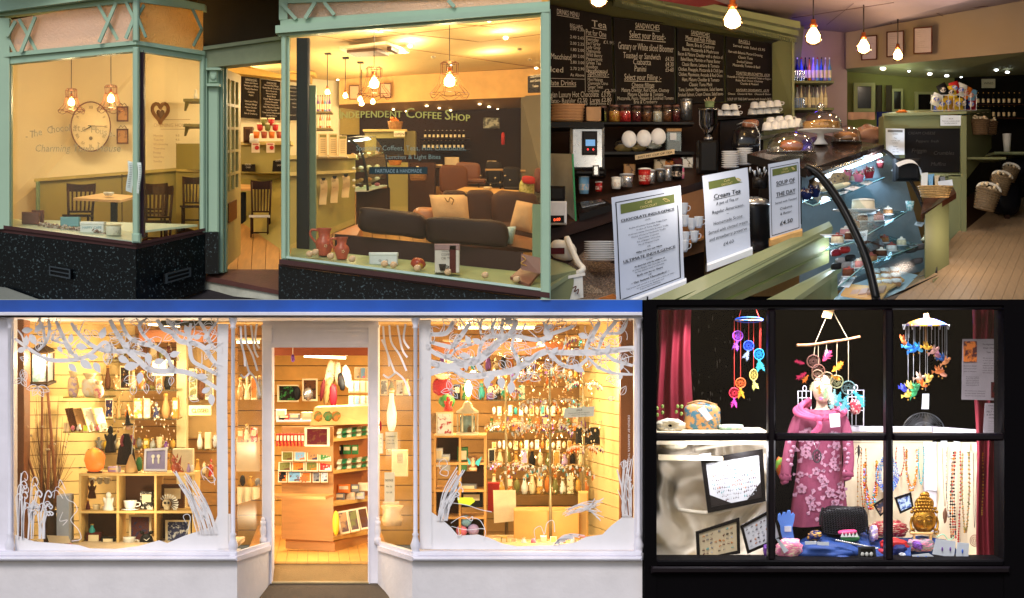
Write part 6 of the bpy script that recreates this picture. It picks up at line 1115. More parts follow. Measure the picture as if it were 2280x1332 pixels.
LT=[st(26,(130,370),(250,455),(370,530),(480,560),(620,555),(740,530),(830,470),(910,400),(960,440),(1010,480)),st(28,(490,215),(540,330),(590,430),(620,490),(690,540)),st(28,(620,230),(690,330),(790,420),(900,470),(1020,480),(1150,480),(1250,510),(1310,530)),st(36,(960,205),(1000,290),(1070,400),(1130,490),(1210,560),(1290,630),(1400,655),(1530,650),(1650,670),(1760,720),(1900,810)),st(28,(1050,200),(1090,300),(1140,370),(1230,410),(1320,430),(1400,470),(1450,510),(1480,570),(1510,650)),st(22,(1260,205),(1215,250),(1240,320),(1300,390),(1340,430)),st(34,(1370,205),(1420,280),(1500,320),(1570,390),(1700,410),(1790,460),(1850,550),(1920,630)),st(20,(1460,215),(1510,260),(1550,310),(1640,345),(1700,350)),st(26,(1665,235),(1650,340),(1655,440),(1680,560),(1780,620),(1910,690)),st(24,(1735,215),(1790,300),(1830,400),(1900,480)),st(18,(1870,250),(1820,320),(1830,380)),st(18,(335,200),(370,260),(385,330),(395,400)),st(20,(425,200),(432,300),(400,400),(330,475)),st(14,(150,290),(190,340),(205,390)),st(95,(1945,240),(1940,500),(1935,900),(1940,1400),(1945,2200)),st(16,(450,380),(520,400),(590,420))]
rl=random.Random(4)
LV=[(a/K,660+b_/K,l/K,math.radians(g),f)for a,b_,l,g,f in((190,300,100,-5,1),(150,480,90,-20,1),(260,330,110,60,1),(610,410,90,-80,1),(660,430,110,10,1),(700,560,130,35,1),(760,530,100,0,1),(820,575,110,60,1),(600,590,100,45,1),(880,370,110,-70,1),(1290,490,110,85,1),(1080,620,140,-10,1),(1030,530,110,25,1),(1340,580,100,-15,1),(1230,660,110,100,1),(1480,520,100,-20,1),(1690,370,80,-25,1),(1760,840,90,-30,1),(1840,850,110,85,1),(500,440,70,45,1),(250,560,80,200,0),(330,300,110,-80,0),(740,290,90,60,0),(800,300,90,40,0),(950,330,100,20,0),(950,400,110,-10,0),(1130,450,110,-60,0),(1160,440,90,20,0),(940,600,130,-90,0),(920,490,100,80,0),(1080,740,130,-15,0),(1300,640,110,70,0),(1160,860,100,-85,0),(1270,760,90,85,0),(1060,320,100,80,0),(190,640,110,70,0),(190,720,80,150,0),(190,720,80,60,0),(190,720,70,-60,0),(330,790,90,120,0),(330,790,100,170,0),(330,790,100,60,0),(330,790,110,20,0),(1390,760,90,90,0),(1500,700,80,100,0),(1640,730,80,-20,0),(1650,880,90,20,0),(1700,620,100,50,0),(640,300,60,-60,0),(470,330,80,60,0))]
mound=Z(0,990,3.894,[(130,780),(300,840),(420,850),(680,870),(780,900),(1000,905),(1200,880),(1380,830),(1450,855),(1600,790),(1850,710),(1890,600),(2000,600),(2000,922),(130,930)])
LG=[]
for i in range(34):
 x=38+rl.random()*62;h=60+rl.random()*115*(1-(x-38)/90);le=rl.uniform(-8,22);c_=rl.choice([1,1,0]);p=[(x,1200),(x+le*.2,1200-h*.5),(x+le*.7,1200-h*.9)]
 if c_:p+=[(x+le*.7+7,1200-h*1.0),(x+le*.7+14,1200-h*.93),(x+le*.7+11,1200-h*.86),(x+le*.7+7,1200-h*.9)]
 LG.append((p,rl.uniform(1.4,3)))
for i in range(34):
 x=440+rl.random()*45;h=40+rl.random()*110;p=[(x,1190),(x-h*.15,1190-h*.5),(x-h*.42+rl.uniform(-4,10),1190-h*.95)]
 LG.append((p,rl.uniform(1.2,2.6)))
for p in(((120,1110),(125,1085),(140,1092),(150,1112),(165,1120),(172,1135),(163,1148),(158,1160),(175,1180),(180,1200),(160,1205)),((130,1085),(134,1068),(146,1090)),((112,1100),(126,1092),(140,1110)),((140,1140),(133,1160),(150,1158),(140,1170)),((455,1070),(448,1050),(460,1040),(474,1055),(478,1080)),((450,1060),(456,1062),(470,1075),(480,1068),(472,1058)),((415,1165),(408,1150),(418,1145),(424,1155),(418,1180))):LG.append((list(p),1.4))
vinyl('etched_tree_decal',LT,[mound],LV,'white etched tree branches and leaves over the left window')
vinyl('etched_grass_decal',LG,[],[],'white etched curling grasses and hare at the foot of the left window',.088)
def s5(w,*p):return(Z(920,660,K,p),w/K)
RT=[s5(52,(60,700),(200,650),(350,610),(480,575),(560,560),(650,490),(760,390),(830,340)),s5(56,(90,560),(200,590),(330,620),(450,690),(560,695),(700,675),(860,650),(960,600),(1080,515),(1160,480)),s5(40,(1150,485),(1400,492),(1640,485),(1800,465),(1940,450)),s5(28,(560,620),(570,520),(590,430),(640,360),(760,345),(900,350),(1100,380),(1200,330),(1320,290),(1400,260)),s5(30,(150,400),(250,425),(340,440),(400,370),(470,270),(500,230)),s5(30,(90,330),(250,330),(310,300),(350,215)),s5(24,(880,360),(860,440),(900,520),(920,600),(910,680),(860,740),(870,830)),s5(32,(830,340),(880,270),(900,205)),s5(20,(700,340),(690,270),(715,215)),s5(22,(780,345),(770,270),(790,210)),s5(16,(590,330),(585,260),(592,210)),s5(14,(920,330),(960,280),(980,235)),s5(30,(1500,480),(1530,400),(1590,290),(1625,225)),s5(24,(1610,470),(1660,350),(1740,250),(1775,210)),s5(20,(1690,325),(1810,315),(1865,225)),s5(26,(1210,500),(1260,570),(1340,610),(1440,610),(1520,540)),s5(20,(1520,530),(1620,620),(1750,670),(1915,682)),s5(24,(1680,500),(1760,560),(1915,605)),s5(16,(1220,345),(1170,290),(1130,220)),s5(14,(870,480),(1000,460),(1100,430),(1200,340)),s5(18,(330,520),(380,460),(480,430),(560,400)),s5(30,(110,440),(200,500),(330,545),(420,570)),s5(105,(100,205),(105,600),(100,900),(105,1400),(110,2200))]
LR=[(920+a/K,660+b_/K,l/K,math.radians(g),f)for a,b_,l,g,f in((400,510,110,10,1),(560,590,90,60,1),(640,700,110,85,1),(760,700,120,80,1),(1440,330,100,20,1),(1390,600,120,30,1),(860,740,120,95,1),(1190,520,120,95,0),(260,200,90,40,0),(800,400,110,40,0),(790,500,100,20,0),(750,560,100,50,0),(810,560,90,60,0),(890,370,110,25,0),(490,460,100,70,0),(620,420,70,0,0),(300,670,120,20,0),(380,690,110,40,0),(500,740,100,30,0),(330,820,90,-110,0),(330,820,90,-30,0),(330,820,90,170,0),(330,820,90,50,0),(1000,680,110,-60,0),(1000,690,120,20,0),(950,720,110,-30,0),(1000,690,100,150,0),(1340,580,90,-40,0),(1130,600,90,10,0),(1160,250,100,60,0),(1240,260,110,-20,0),(1700,380,100,30,0),(1760,420,90,-50,0),(1840,500,90,70,0),(1680,730,100,-20,0),(1720,700,90,60,0),(1810,860,90,-60,0),(1700,900,60,-20,0),(640,860,90,10,0),(520,800,110,60,0),(300,450,70,100,0),(980,430,90,60,0),(1260,230,80,-60,0),(1050,300,90,-20,0),(1620,570,90,-10,0))]
m2=Z(920,990,3.894,[(60,450),(150,580),(240,640),(330,720),(390,790),(480,785),(560,780),(650,805),(780,860),(900,882),(1200,872),(1400,850),(1500,800),(1640,780),(1720,700),(1800,640),(1840,600),(1915,640),(1915,914),(60,910)])
RG=[]
for i in range(34):
 x=975+rl.random()*26;h=40+rl.random()*90;p=[(x-4,1160),(x+h*.05,1160-h*.5),(x+h*.3,1160-h*.95)]
 if rl.random()<.3:p+=[(x+h*.3+8,1160-h*.92),(x+h*.3+7,1160-h*.84)]
 RG.append((p,rl.uniform(1.3,2.4)))
for i in range(26):x=1385+rl.random()*22;h=40+rl.random()*100;RG.append(([(x,1150),(x+rl.uniform(-5,3),1150-h*.5),(x+rl.uniform(-16,10),1150-h)],rl.uniform(1.2,2.2)))
for i in range(20):x=1232+rl.random()*14;h=10+rl.random()*55;RG.append(([(x,1212),(x+h*.4,1212-h*.35),(x+h*.95,1212-h*.32)],rl.uniform(1.2,2)))
for i in range(18):RG.append(([(1250+rl.random()*20,1150-i),(1290+rl.random()*20,1135-i*.8+rl.uniform(-8,8)),(1320+rl.random()*25,1125+rl.uniform(-16,40))],1.3))
for p in(((980,1045),(978,1030),(990,1022),(996,1035),(984,1045),(980,1055),(995,1060),(998,1050),(990,1046)),((1004,1165),(1030,1150),(1050,1160),(1052,1150),(1045,1156)),((1008,1120),(1040,1125),(1070,1135),(1095,1140)),((1005,1172),(1040,1180),(1078,1178),(1078,1200)),((1048,1152),(1068,1158),(1080,1178)),((1020,1175),(1022,1190),(1018,1196),(1028,1190)),((1192,1200),(1190,1180),(1204,1172),(1212,1190),(1218,1165),(1232,1160),(1235,1185)),((1382,1030),(1388,1045),(1396,1032),(1386,1028),(1380,1036)),((1400,1060),(1406,1070),(1396,1068))):RG.append((list(p),1.5))
vinyl('etched_tree_decal',RT,[m2],LR,'white etched tree branches and leaves over the right window')
vinyl('etched_grass_decal',RG,[],[],'white etched grasses and small creatures at the foot of the right window',.088)
for sx,lab in((845,'faint etched branches on the right angled side pane'),(530,'faint etched branches on the left angled side pane')):
 D=lambda px,s_=sx:(.52 if s_==845 else .06)+(px-s_)/72*(-.46 if s_==845 else .46)
 t=thing('etched_side_decal',lab,'window decal',(sx+30,900,.3))
 for i,pts in enumerate((((8,10),(12,50),(25,90),(35,115)),((22,8),(26,45),(45,75),(60,110)),((40,8),(50,60),(62,80)),((58,5),(54,40),(66,60)),((35,115),(20,125),(8,118)),((35,112),(55,130),(68,165)),((5,40),(18,70),(22,100)))):MB().ribbon(curve([(sx+p[0]*(1 if sx==845 else .72),716+p[1])for p in pts],4),4.5,lambda px,D=D:D(px)-.02-.001).build('branch',VIN,t)
q=Q4((1404,922,.09),(1404,1040,.09),(1397,1040,.09),(1397,922,.09));b=MB();q.n=Vector((0,-1,0));write(b,q,'DESIGN BY ARAMINTA THORN',.02,.85,.9,'l',.001,fit=.95);solo('designer_lettering',b,VIN,'small white upright lettering at the right edge of the right window','lettering')
# interior shell
YW=mat((234,204,142),rough=.65,var=.05,scale=2,name='honey_slatwall');YB=mat((132,74,34),rough=.5,var=.1,name='reddish_brown_timber')
def slatwall(name,c4,n,lab=None,m=YW):
 q=Q4(*c4);t=thing(name,'','',(c4[3]));
 for k_ in('category','label'):del t[k_]
 t['kind']='structure'
 for i in range(n):b=MB();q.sub(0,i/n,1,(i+.94)/n).slab(b,.03);b.build('board',m,t)
 b=MB();q.sub(0,0,1,1,-.02).slab(b,.01);b.build('backing',mat((120,84,40)),t)
slatwall('slatted_wall_left',((40,716,.9),(300,720,2.2),(300,1215,2.2),(40,1225,.9)),17);DSL=mat((178,132,74),rough=.65,name='tan_slatwall');slatwall('slatted_wall_middle',((300,716,2.2),(530,716,2.3),(530,1215,2.3),(300,1215,2.2)),17,m=DSL)
slatwall('slatted_wall_rear',((530,716,3.0),(960,716,3.0),(960,1215,3.0),(530,1215,3.0)),15,m=mat((222,170,88),rough=.6,name='amber_slatwall'));slatwall('slatted_wall_right',((960,716,2.3),(1290,716,2.3),(1290,1215,2.3),(960,1215,2.3)),17,m=DSL);slatwall('slatted_wall_far_right',((1290,716,2.2),(1384,716,.6),(1384,1225,.6),(1290,1190,2.2)),17)
struct('brown_pillar',MB().box(36,712,53,1215,.3,.5),YB);struct('brown_pillar',MB().box(1382,712,1412,1215,.35,.6),YB);struct('gift_shop_ceiling',MB().prism([(30,718,.6),(1412,718,.6),(1412,728,3.0),(30,728,3.0)],(0,0,.02)),mat((220,180,120)))
struct('ceiling_beam',MB().box(598,772,830,792,1.6,1.8),mat((122,58,28)));struct('ceiling_beam',MB().box(310,735,515,762,1.5,1.7),YB);struct('ceiling_beam',MB().box(965,762,1270,790,1.5,1.7),YB);struct('window_bed_left',MB().box(36,1222,515,1232,.12,.9),mat((200,180,150)));struct('window_bed_right',MB().box(945,1218,1412,1232,.12,.9),mat((210,180,130)))
struct('door_frame_inner',MB().box(393,758,415,1225,1.9,2.0),mat((236,216,170)));struct('open_shop_wall',MB().box(418,770,482,975,2.05,2.1),mat((170,140,90)))
f3=thing('gift_shop_floor','','',(712,1250,.8));
for k_ in('category','label'):del f3[k_]
f3['kind']='structure';FM3=mat((226,164,80),rough=.35,var=.15,scale=4,stretch=(8,1,1),name='honey_laminate')
for i in range(14):a=540+i*24;MB().prism([(a+.4,1253,.72),(a+23.6,1253,.72),(712+(a+23.6-712)*.8,1170,2.95),(712+(a+.4-712)*.8,1170,2.95)],(0,0,-.01)).build('floorboard',FM3,f3)
solo('entrance_matting',MB().prism([(600,1297,.6),(825,1297,.6),(822,1251,.74),(604,1251,.74)],(0,0,-.012)),mat((160,126,76),rough=.95,bump=.6,bscale=200),'flat tan entrance matting behind the gift shop threshold','mat')
solo('threshold_strip',MB().box(604,1296,822,1300,.55,.62,.003),mat((190,170,130),metal=.5,rough=.4),'thin metal threshold strip of the gift shop doorway','threshold');struct('brown_pavement',MB().prism([(520,1400,.0),(900,1400,.0),(852,1300,.56),(578,1300,.56)],(0,0,-.02)),mat((96,84,70),rough=.9,bump=.5))
# small goods makers
def gshelf(x0_,x1_,y,d,lab,dep=.2):return solo('glass_shelf',MB().box(x0_,y,x1_,y+3,d-.05,d+dep),glass((215,225,200),.3,.7),lab,'shelf')
def good(kind,px,py,d,w,h,c,lab,grp=None,c2=None):
 t=thing(kind,lab,kind.replace('_',' '),(px,py,d),grp);m=mat(COL[c],rough=.45,col2=COL[c2]if c2 else None,thr=.55,scale=34)if c2 else cm(c)
 b=MB()
 if kind in('gift_box','book','carton'):
  b.box(px-w/2,py-h,px+w/2,py,d,d+.06,.005).build('body',m,t);MB().box(px-w*.36,py-h*.85,px+w*.36,py-h*.45,d-.003,d).build('label',cm('cream'),t)
 elif kind in('picture','greeting_card'):
  q=Q4((px-w/2,py-h,d+.05),(px+w/2,py-h,d+.05),(px+w/2,py,d),(px-w/2,py,d));q.slab(b,.01);b.build('backing',cm('cream'),t);b=MB();q.sub(.1,.08,.9,.92,.003).slab(b,.002);b.build('picture_print',m,t)
 elif kind in('vase','candle','bottle','pot'):
  b.lathe(px,py,d,[(w*.3,0),(w*.48,h*.2),(w*.5,h*.45),(w*.25,h*.75),(w*.22,h*.95),(w*.3,h)],14).build('body',m,t);MB().lathe(px,py-h*.94,d,[(w*.27,0),(w*.27,h*.08),(w*.1,h*.12)],12).build('stopper',cm('gold'),t)
 elif kind=='gift_bag':
  cushion(px-w/2,py-h*.8,px+w/2,py,d,.08,None,0,3,16,10,0,.15,px).build('pouch',m,t);b.lathe(px,py-h*.76,d+.04,[(w*.22,0),(w*.4,h*.2),(w*.44,h*.26)],12).build('ruffle',cm('cream'),t);MB().ring(px,py-h*.76,d+.04,w*.24,w*.1,1.2,12,5).build('ribbon',cm('red'),t)
 elif kind=='figurine':
  b.lathe(px,py,d,[(w*.5,0),(w*.5,h*.1),(w*.35,h*.4),(w*.3,h*.62),(w*.14,h*.72)],14);b.ball(px,py-h*.82,d,w*.24,h*.17,None,12,8);b.ball(px-w*.3,py-h*.5,d-.01,w*.14,h*.22,None,8,6,0,3,.4);b.ball(px+w*.3,py-h*.5,d-.01,w*.14,h*.22,None,8,6,0,3,-.4);b.build('figure_body',m,t)
 elif kind=='ornament':
  b.ball(px,py-h*.5,d,w*.45,h*.42,None,12,9,.15,3);b.build('body',m,t);MB().lathe(px,py-h*.88,d,[(w*.1,0),(w*.1,h*.12)],8).build('cap',cm('gold'),t)
 elif kind=='mug':t2=cup(px,py,d,w,h,lab,grp,False,1,m);bpy.data.objects.remove(t);return t2
 return t
def rowof(place,xs,y,d,kinds,cols,sizes,grp,seed=1):
 r=random.Random(seed)
 for i,x in enumerate(xs):
  k_,c,(w,h)=kinds[i%len(kinds)],cols[i%len(cols)],sizes[i%len(sizes)];h2=h*r.uniform(.85,1.15)
  good(k_,x,y,d+r.uniform(-.02,.02),w,h2,c,'%s %s %s, %s from left'%(c,k_.replace('_',' '),place,ORD[i]),grp,r.choice([None,'cream','brown','white','olive'])if k_!='mug' else None)
  # left window contents
gshelf(140,245,884,1.2,'glass shelf under the gift bags at the upper left');gshelf(140,250,961,1.2,'glass shelf under the leaning framed prints',.1);gshelf(230,395,868,1.7,'glass shelf behind the hanging leaves');gshelf(235,395,932,1.6,'glass shelf at the middle of the left window back');
good('gift_bag',163,884,1.15,24,56,'cream','tall white and lilac patterned packet left of the ribboned bags',None,'lilac');good('gift_bag',200,884,1.15,36,52,'white','large white ribboned gift bag at the middle of the upper shelf',None,'cream');good('gift_bag',220,885,1.1,22,36,'cream','small cream ribboned gift bag at the right of the large one',None,'pink')
for i,(x,c)in enumerate(((158,'brown'),(176,'tan'),(198,'white'),(222,'cream'))):solo('leaning_frame',MB().prism([(x-14,910,1.2),(x+4,908,1.25),(x+18,958,1.1),(x,962,1.05)],(0,.02,0)),mat(COL[c],col2=(200,120,110)if i>1 else(90,60,40),thr=.6,scale=20),'%s leaning framed print, %s on the second shelf'%(c,ORD[i]),'picture','leaning framed prints')
rowof('on the shelf behind the hanging leaves',list(range(240,392,19)),868,1.75,['vase','figurine','picture','candle'],['brown','tan','black','beige','amber'],[(14,46),(16,40),(22,50)],'goods behind the hanging leaves',2)
rowof('on the middle shelf of the left window',list(range(243,392,21)),932,1.65,['picture','figurine','candle','book'],['navy','tan','amber','gold','cream'],[(18,48),(14,44),(16,36)],'goods on the middle left shelf',3)
gshelf(140,400,1000,1.7,'long glass shelf behind the witch doll');rowof('on the long shelf behind the witch doll',list(range(160,392,15)),1000,1.75,['ornament','gift_box','vase','mug','figurine'],['silver','cream','purple','gold','grey','yellow'],[(13,24),(14,30),(12,20)],'goods on the long shelf',4)
gshelf(60,180,1040,1.6,'short glass shelf behind the salt lamp');rowof('on the short shelf behind the salt lamp',list(range(110,180,12)),1040,1.65,['ornament','candle','mug'],['white','cream','silver'],[(10,16)],'goods behind the salt lamp',5)
gshelf(440,512,1000,1.8,'glass shelf at the right end of the left window');rowof('at the right end of the left window',[445,462,479,496],1000,1.8,['vase','gift_box','ornament'],['white','cream','silver','black'],[(13,34)],'goods at the right end',6);rowof('on the lower right shelf of the left window',[440,455,470],1062,1.7,['candle','ornament','figurine'],['gold','cream','red'],[(13,40)],'goods at the lower right',7)
rowof('on the pictures shelf near the CLOSED sign',[346,362,378],836,1.5,['picture'],['white','silver','black'],[(16,36)],'pictures near the CLOSED sign',8);rowof('behind the etched trunk',[430,448,466],890,1.9,['picture','vase'],['olive','brown','grey'],[(18,70)],'goods behind the etched trunk',9)
t=thing('closed_sign','cream sign reading CLOSED hanging in the left window','sign',(445,928,1.5));q=Q4((420,903,1.5),(470,903,1.5),(470,925,1.5),(420,925,1.5));b=MB();q.slab(b,.01);b.build('panel',mat((250,226,180)),t);b=MB();write(b,q,'CLOSED',.5,.7,.55,'c',.003,fit=.75,bold=.01);b.build('lettering',mat((190,90,40)),t)
# hanging lantern
t=thing('mosaic_lantern','dark topped hanging lantern with pearly crackled glass sides','lantern',(92,862,.6));MB().prism([(70,790,.6),(104,790,.6),(104,850,.6),(70,850,.6)],(0,.01,0)).build('front_glass',mat((150,190,190),col2=(210,215,230),thr=.5,scale=30,rough=.2),t);MB().prism([(104,790,.6),(119,785,.75),(119,845,.75),(104,850,.6)],(0,.01,0)).build('side_glass',mat((190,180,200),col2=(150,190,180),thr=.5,scale=40,rough=.2),t)
b=MB();b.prism([(64,786,.58),(106,788,.57),(122,782,.76),(92,766,.68)],(0,0,.01));b.lathe(93,784,.67,[(26,0),(18,10),(6,18),(3,22)],4);b.prism([(62,858,.58),(106,860,.56),(126,852,.78),(84,848,.8)],(0,0,.015));b.tube([(93,768,.67),(93,752,.67)],1.2,5)
for p in((70,.6),(104,.595),(119,.75)):b.box(p[0]-1.5,786,p[0]+1.5,852,p[1]-.01,p[1]+.01)
b.build('metal_frame',mat((60,40,26),metal=.5),t)
# dried branch bundle and tall vase
t=thing('dried_branch_bundle','tall bundle of dried brown branches and stems in a dark vase','dried plants',(110,1215,.5));MB().lathe(112,1215,.5,[(14,0),(17,40),(13,70),(15,78)],18).build('vase',mat((70,50,40)),t)
rb=random.Random(9);b=MB()
for i in range(95):
 a=rb.uniform(-1,1);tx=108+a*rb.uniform(25,62);ty=rb.uniform(960,1080)if rb.random()<.75 else rb.uniform(880,960);b.tube([(110+a*8,1150,.5),(110+a*20,1090,.48+.05*rb.random()),(tx,ty,.45+.15*rb.random())],rb.uniform(.5,1.5),4,.3)
stuff('thin_stems',b,mat((130,86,48),var=.4,scale=30),t)
for(p,q_,w)in(((92,1140),(94,866),3.5),((128,1130),(106,872),4.2),((104,1150),(110,990),4),((60,1010),(90,1110),3),((70,1160),(46,970),2)):b=MB();b.tube([(*p,.46),(*q_,.44)],w,8,w*.7);b.build('thick_stick',mat((150,88,44),bump=.5,var=.3),t)
for i in range(12):b=MB();b.ball(rb.uniform(52,160),rb.uniform(950,1010),.42,3,2.6,None,7,5).build('seed_head',cm('beige'),t)
solo('grey_display_plinth',MB().box(126,1104,153,1206,.42,.6),mat((160,168,186)),'narrow pale grey box plinth in front of the dried branches','plinth')
# cube shelf
def cubes(x0_,y0_,x1_,y1_,cols,rows,d,lab,m,backs):
 t=thing('cube_shelf_unit',lab,'shelf unit',((x0_+x1_)/2,y1_,d));w=5
 for i in range(cols+1):x=x0_+(x1_-x0_)*i/cols;MB().box(x-w/2,y0_+w/2,x+w/2,y1_,d,d+.3).build('upright',m,t)
 for j in range(rows+1):y=y0_+(y1_-y0_)*j/rows;MB().box(x0_-w/2,y-w/2,x1_+w/2,y+w/2,d-.004,d+.3).build('shelf_board',m,t)
 for(i,j)in backs:xa=x0_+(x1_-x0_)*i/cols;ya=y0_+(y1_-y0_)*j/rows;MB().box(xa+w/2,ya+w/2,xa+(x1_-x0_)/cols-w/2,ya+(y1_-y0_)/rows-w/2,d+.27,d+.28).build('back_panel',mat((80,46,26)),t)
 return t
BIR=mat((212,176,110),rough=.5,var=.08,scale=4,stretch=(1,1,6),name='birch_veneer')
cubes(178,1057,430,1224,3,2,.5,'birch cube shelf unit with six compartments in the left window',BIR,((1,0),(0,1),(2,1)))
t=thing('salt_lamp','glowing orange pink salt crystal lamp on the birch unit','lamp',(211,1054,.55));MB().ball(211,1025,.55,23,27,20,18,14,.2,3).build('crystal',emit((255,116,40),.9,'salt_glow'),t);MB().lathe(211,1055,.55,[(17,0),(18,5)],18).build('wooden_base',cm('brown'),t);plight(211,1000,.5,1.0,(255,150,70),.05,'salt_lamp_light')
t=thing('witch_doll','hanging witch doll in black robe with hat and broom','doll',(280,1035,.6));b=MB();b.lathe(281,1034,.6,[(22,0),(18,30),(9,62),(7,68)],16);b.build('robe',mat((26,18,20),rough=.9),t);MB().ball(286,951,.58,6,7,6,12,8).build('head',mat((206,160,130)),t);b=MB();b.lathe(285,947,.59,[(13,0),(13,2),(6,4),(4,18),(1,34)],14,1,-.05);b.build('hat',mat((20,16,20)),t);b=MB();b.tube([(274,970,.58),(270,985,.56),(272,992,.54)],3.4,7);b.tube([(292,970,.58),(299,982,.56),(297,990,.54)],3.4,7);b.build('sleeves',mat((120,30,50)),t);b=MB();b.tube([(298,948,.54),(293,1015,.54)],1,5);b.build('broom_handle',cm('silver'),t);b=MB();b.lathe(292,1052,.54,[(15,0),(12,14),(4,36),(2,40)],14).build('broom_bristles',mat((190,150,96),bump=.8,bscale=90),t)
good('figurine',246,1008,.7,26,60,'black','dark robed doll standing behind the witch','',None);
t=thing('owl_picture','white framed picture of two white owls on grey','picture',(347,1052,.55));q=Q4((322,1001,.6),(373,998,.62),(372,1051,.56),(320,1050,.54));b=MB();q.frame(b,.09,.02,.015).build('frame',WP,t);b=MB();q.slab(b,.006);b.build('mount',mat((150,140,180)),t)
for ux in(.38,.62):pp=q.at(ux,.45,.0);b=MB();k_=1/sc(pp.y);px=1140+pp.x*k_;py=666-pp.z*k_;b.ball(px,py-6,pp.y-.01,4.2,4.2,.8,10,7);b.ball(px,py+4,pp.y-.01,2.4,8,.8,10,7);b.build('owl',cm('white'),t)
t=thing('dragon_ornament','small glossy red dragon figurine with raised wings','figurine',(394,1054,.52));b=MB();b.ball(392,1042,.52,11,12,9,14,9,.1);b.ball(388,1024,.51,7,6,8,12,8);b.tube(curve([(390,1034,.52),(388,1028,.52),(388,1022,.51)]),4,8);b.prism([(396,1030,.54),(404,1014,.56),(402,1036,.54)],(0,.01,0));b.prism([(386,1020,.54),(384,1010,.54),(390,1018,.54)],(0,.01,0));b.prism([(392,1019,.54),(396,1009,.54),(396,1020,.54)],(0,.01,0));b.tube(curve([(400,1048,.52),(408,1050,.5),(404,1040,.5)]),2.4,6,.6);b.build('body',cm('terracotta',rough=.2),t)
good('carton',407,1054,.68,46,54,'cream','plain white box standing behind the red dragon');good('ornament',310,1054,.6,16,40,'green','mossy green ornament beside the owl picture');good('gift_box',253,1052,.62,26,12,'lilac','flat lilac box right of the salt lamp')
good('candle',196,1140,.6,10,26,'maroon','small dark bottle in the upper left compartment');good('figurine',242,1137,.55,26,42,'white','white praying angel figurine in the upper left compartment');good('figurine',205,1110,.72,18,42,'brown','brown seated figure silhouette at the back of the upper left compartment');good('mug',215,1138,.62,18,14,'cream','glass tea light dish in the upper left compartment')
for i,x in enumerate((205,222,238)):good('mug',x,1078,.78,14,14,'white','white cup hanging row behind the upper left compartment, %s'%ORD[i],'white cups behind the birch unit')
t=cup(290,1134,.55,30,20,'white teacup on a saucer in the upper middle compartment',None);solo('saucer',MB().lathe(290,1137,.55,[(10,0),(20,3),(20,4)],20),CHI,'white saucer under the teacup in the middle compartment','saucer');good('gift_box',326,1137,.6,28,42,'black','black and white skull pattern box in the upper middle compartment',None,'white');good('gift_box',384,1137,.72,50,58,'brown','plain brown box behind the feathered skull')
t=thing('skull_ornament','grey skull wearing a white feather headdress','skull',(374,1137,.55));b=MB();b.ball(371,1122,.56,10,11,10,14,10);b.box(365,1128,377,1136,.53,.58,.006);b.build('skull',mat((176,160,130)),t);b=MB()
for i in range(12):a=math.radians(150-i*17);b.prism([(374+8*math.cos(a),1122-9*math.sin(a),.58),(374+22*math.cos(a)+2,1122-22*math.sin(a),.58),(374+22*math.cos(a-.2),1122-22*math.sin(a-.2),.58)],(0,.006,0))
b.build('feather_headdress',cm('white'),t);b=MB();b.ball(367,1120,.525,2.6,3,2,8,6);b.ball(375,1120,.525,2.6,3,2,8,6);b.build('eye_sockets',cm('black'),t)
good('bottle',205,1190,.62,14,22,'teal','small blue figure in the lower left compartment');good('gift_box',208,1222,.6,32,36,'maroon','dark maroon box in the lower left compartment');good('gift_box',240,1222,.56,30,26,'black','small black box in the lower left compartment');good('picture',312,1212,.66,50,66,'maroon','red and black owl print in the lower middle compartment',None,'navy');good('mug',288,1222,.55,28,26,'white','white patterned mug in the lower middle compartment',None)
t=thing('alarm_clock','black twin bell alarm clock in the lower middle compartment','clock',(326,1222,.54));MB().ball(326,1204,.54,15,16,6,18,10).build('case',cm('black'),t);b=MB();b.ball(316,1186,.54,6,4,5,8,6,0,3,-.4);b.ball(336,1186,.54,6,4,5,8,6,0,3,.4);b.build('bell',cm('black'),t);b=MB();b.tube([(326,1204,.51),(320,1200,.51)],.8,4);b.tube([(326,1204,.51),(333,1198,.51)],.8,4);b.build('hand',cm('white'),t)
good('picture',396,1212,.62,56,54,'navy','dark printed plaque with a pale moonlit scene at the lower right',None,'silver')
solo('price_ticket',MB().prism([(104,1192,.3),(152,1194,.3),(158,1210,.28),(110,1210,.28)],(0,.003,0)),cm('beige'),'cream price ticket lying behind the glass at the lower left','ticket')
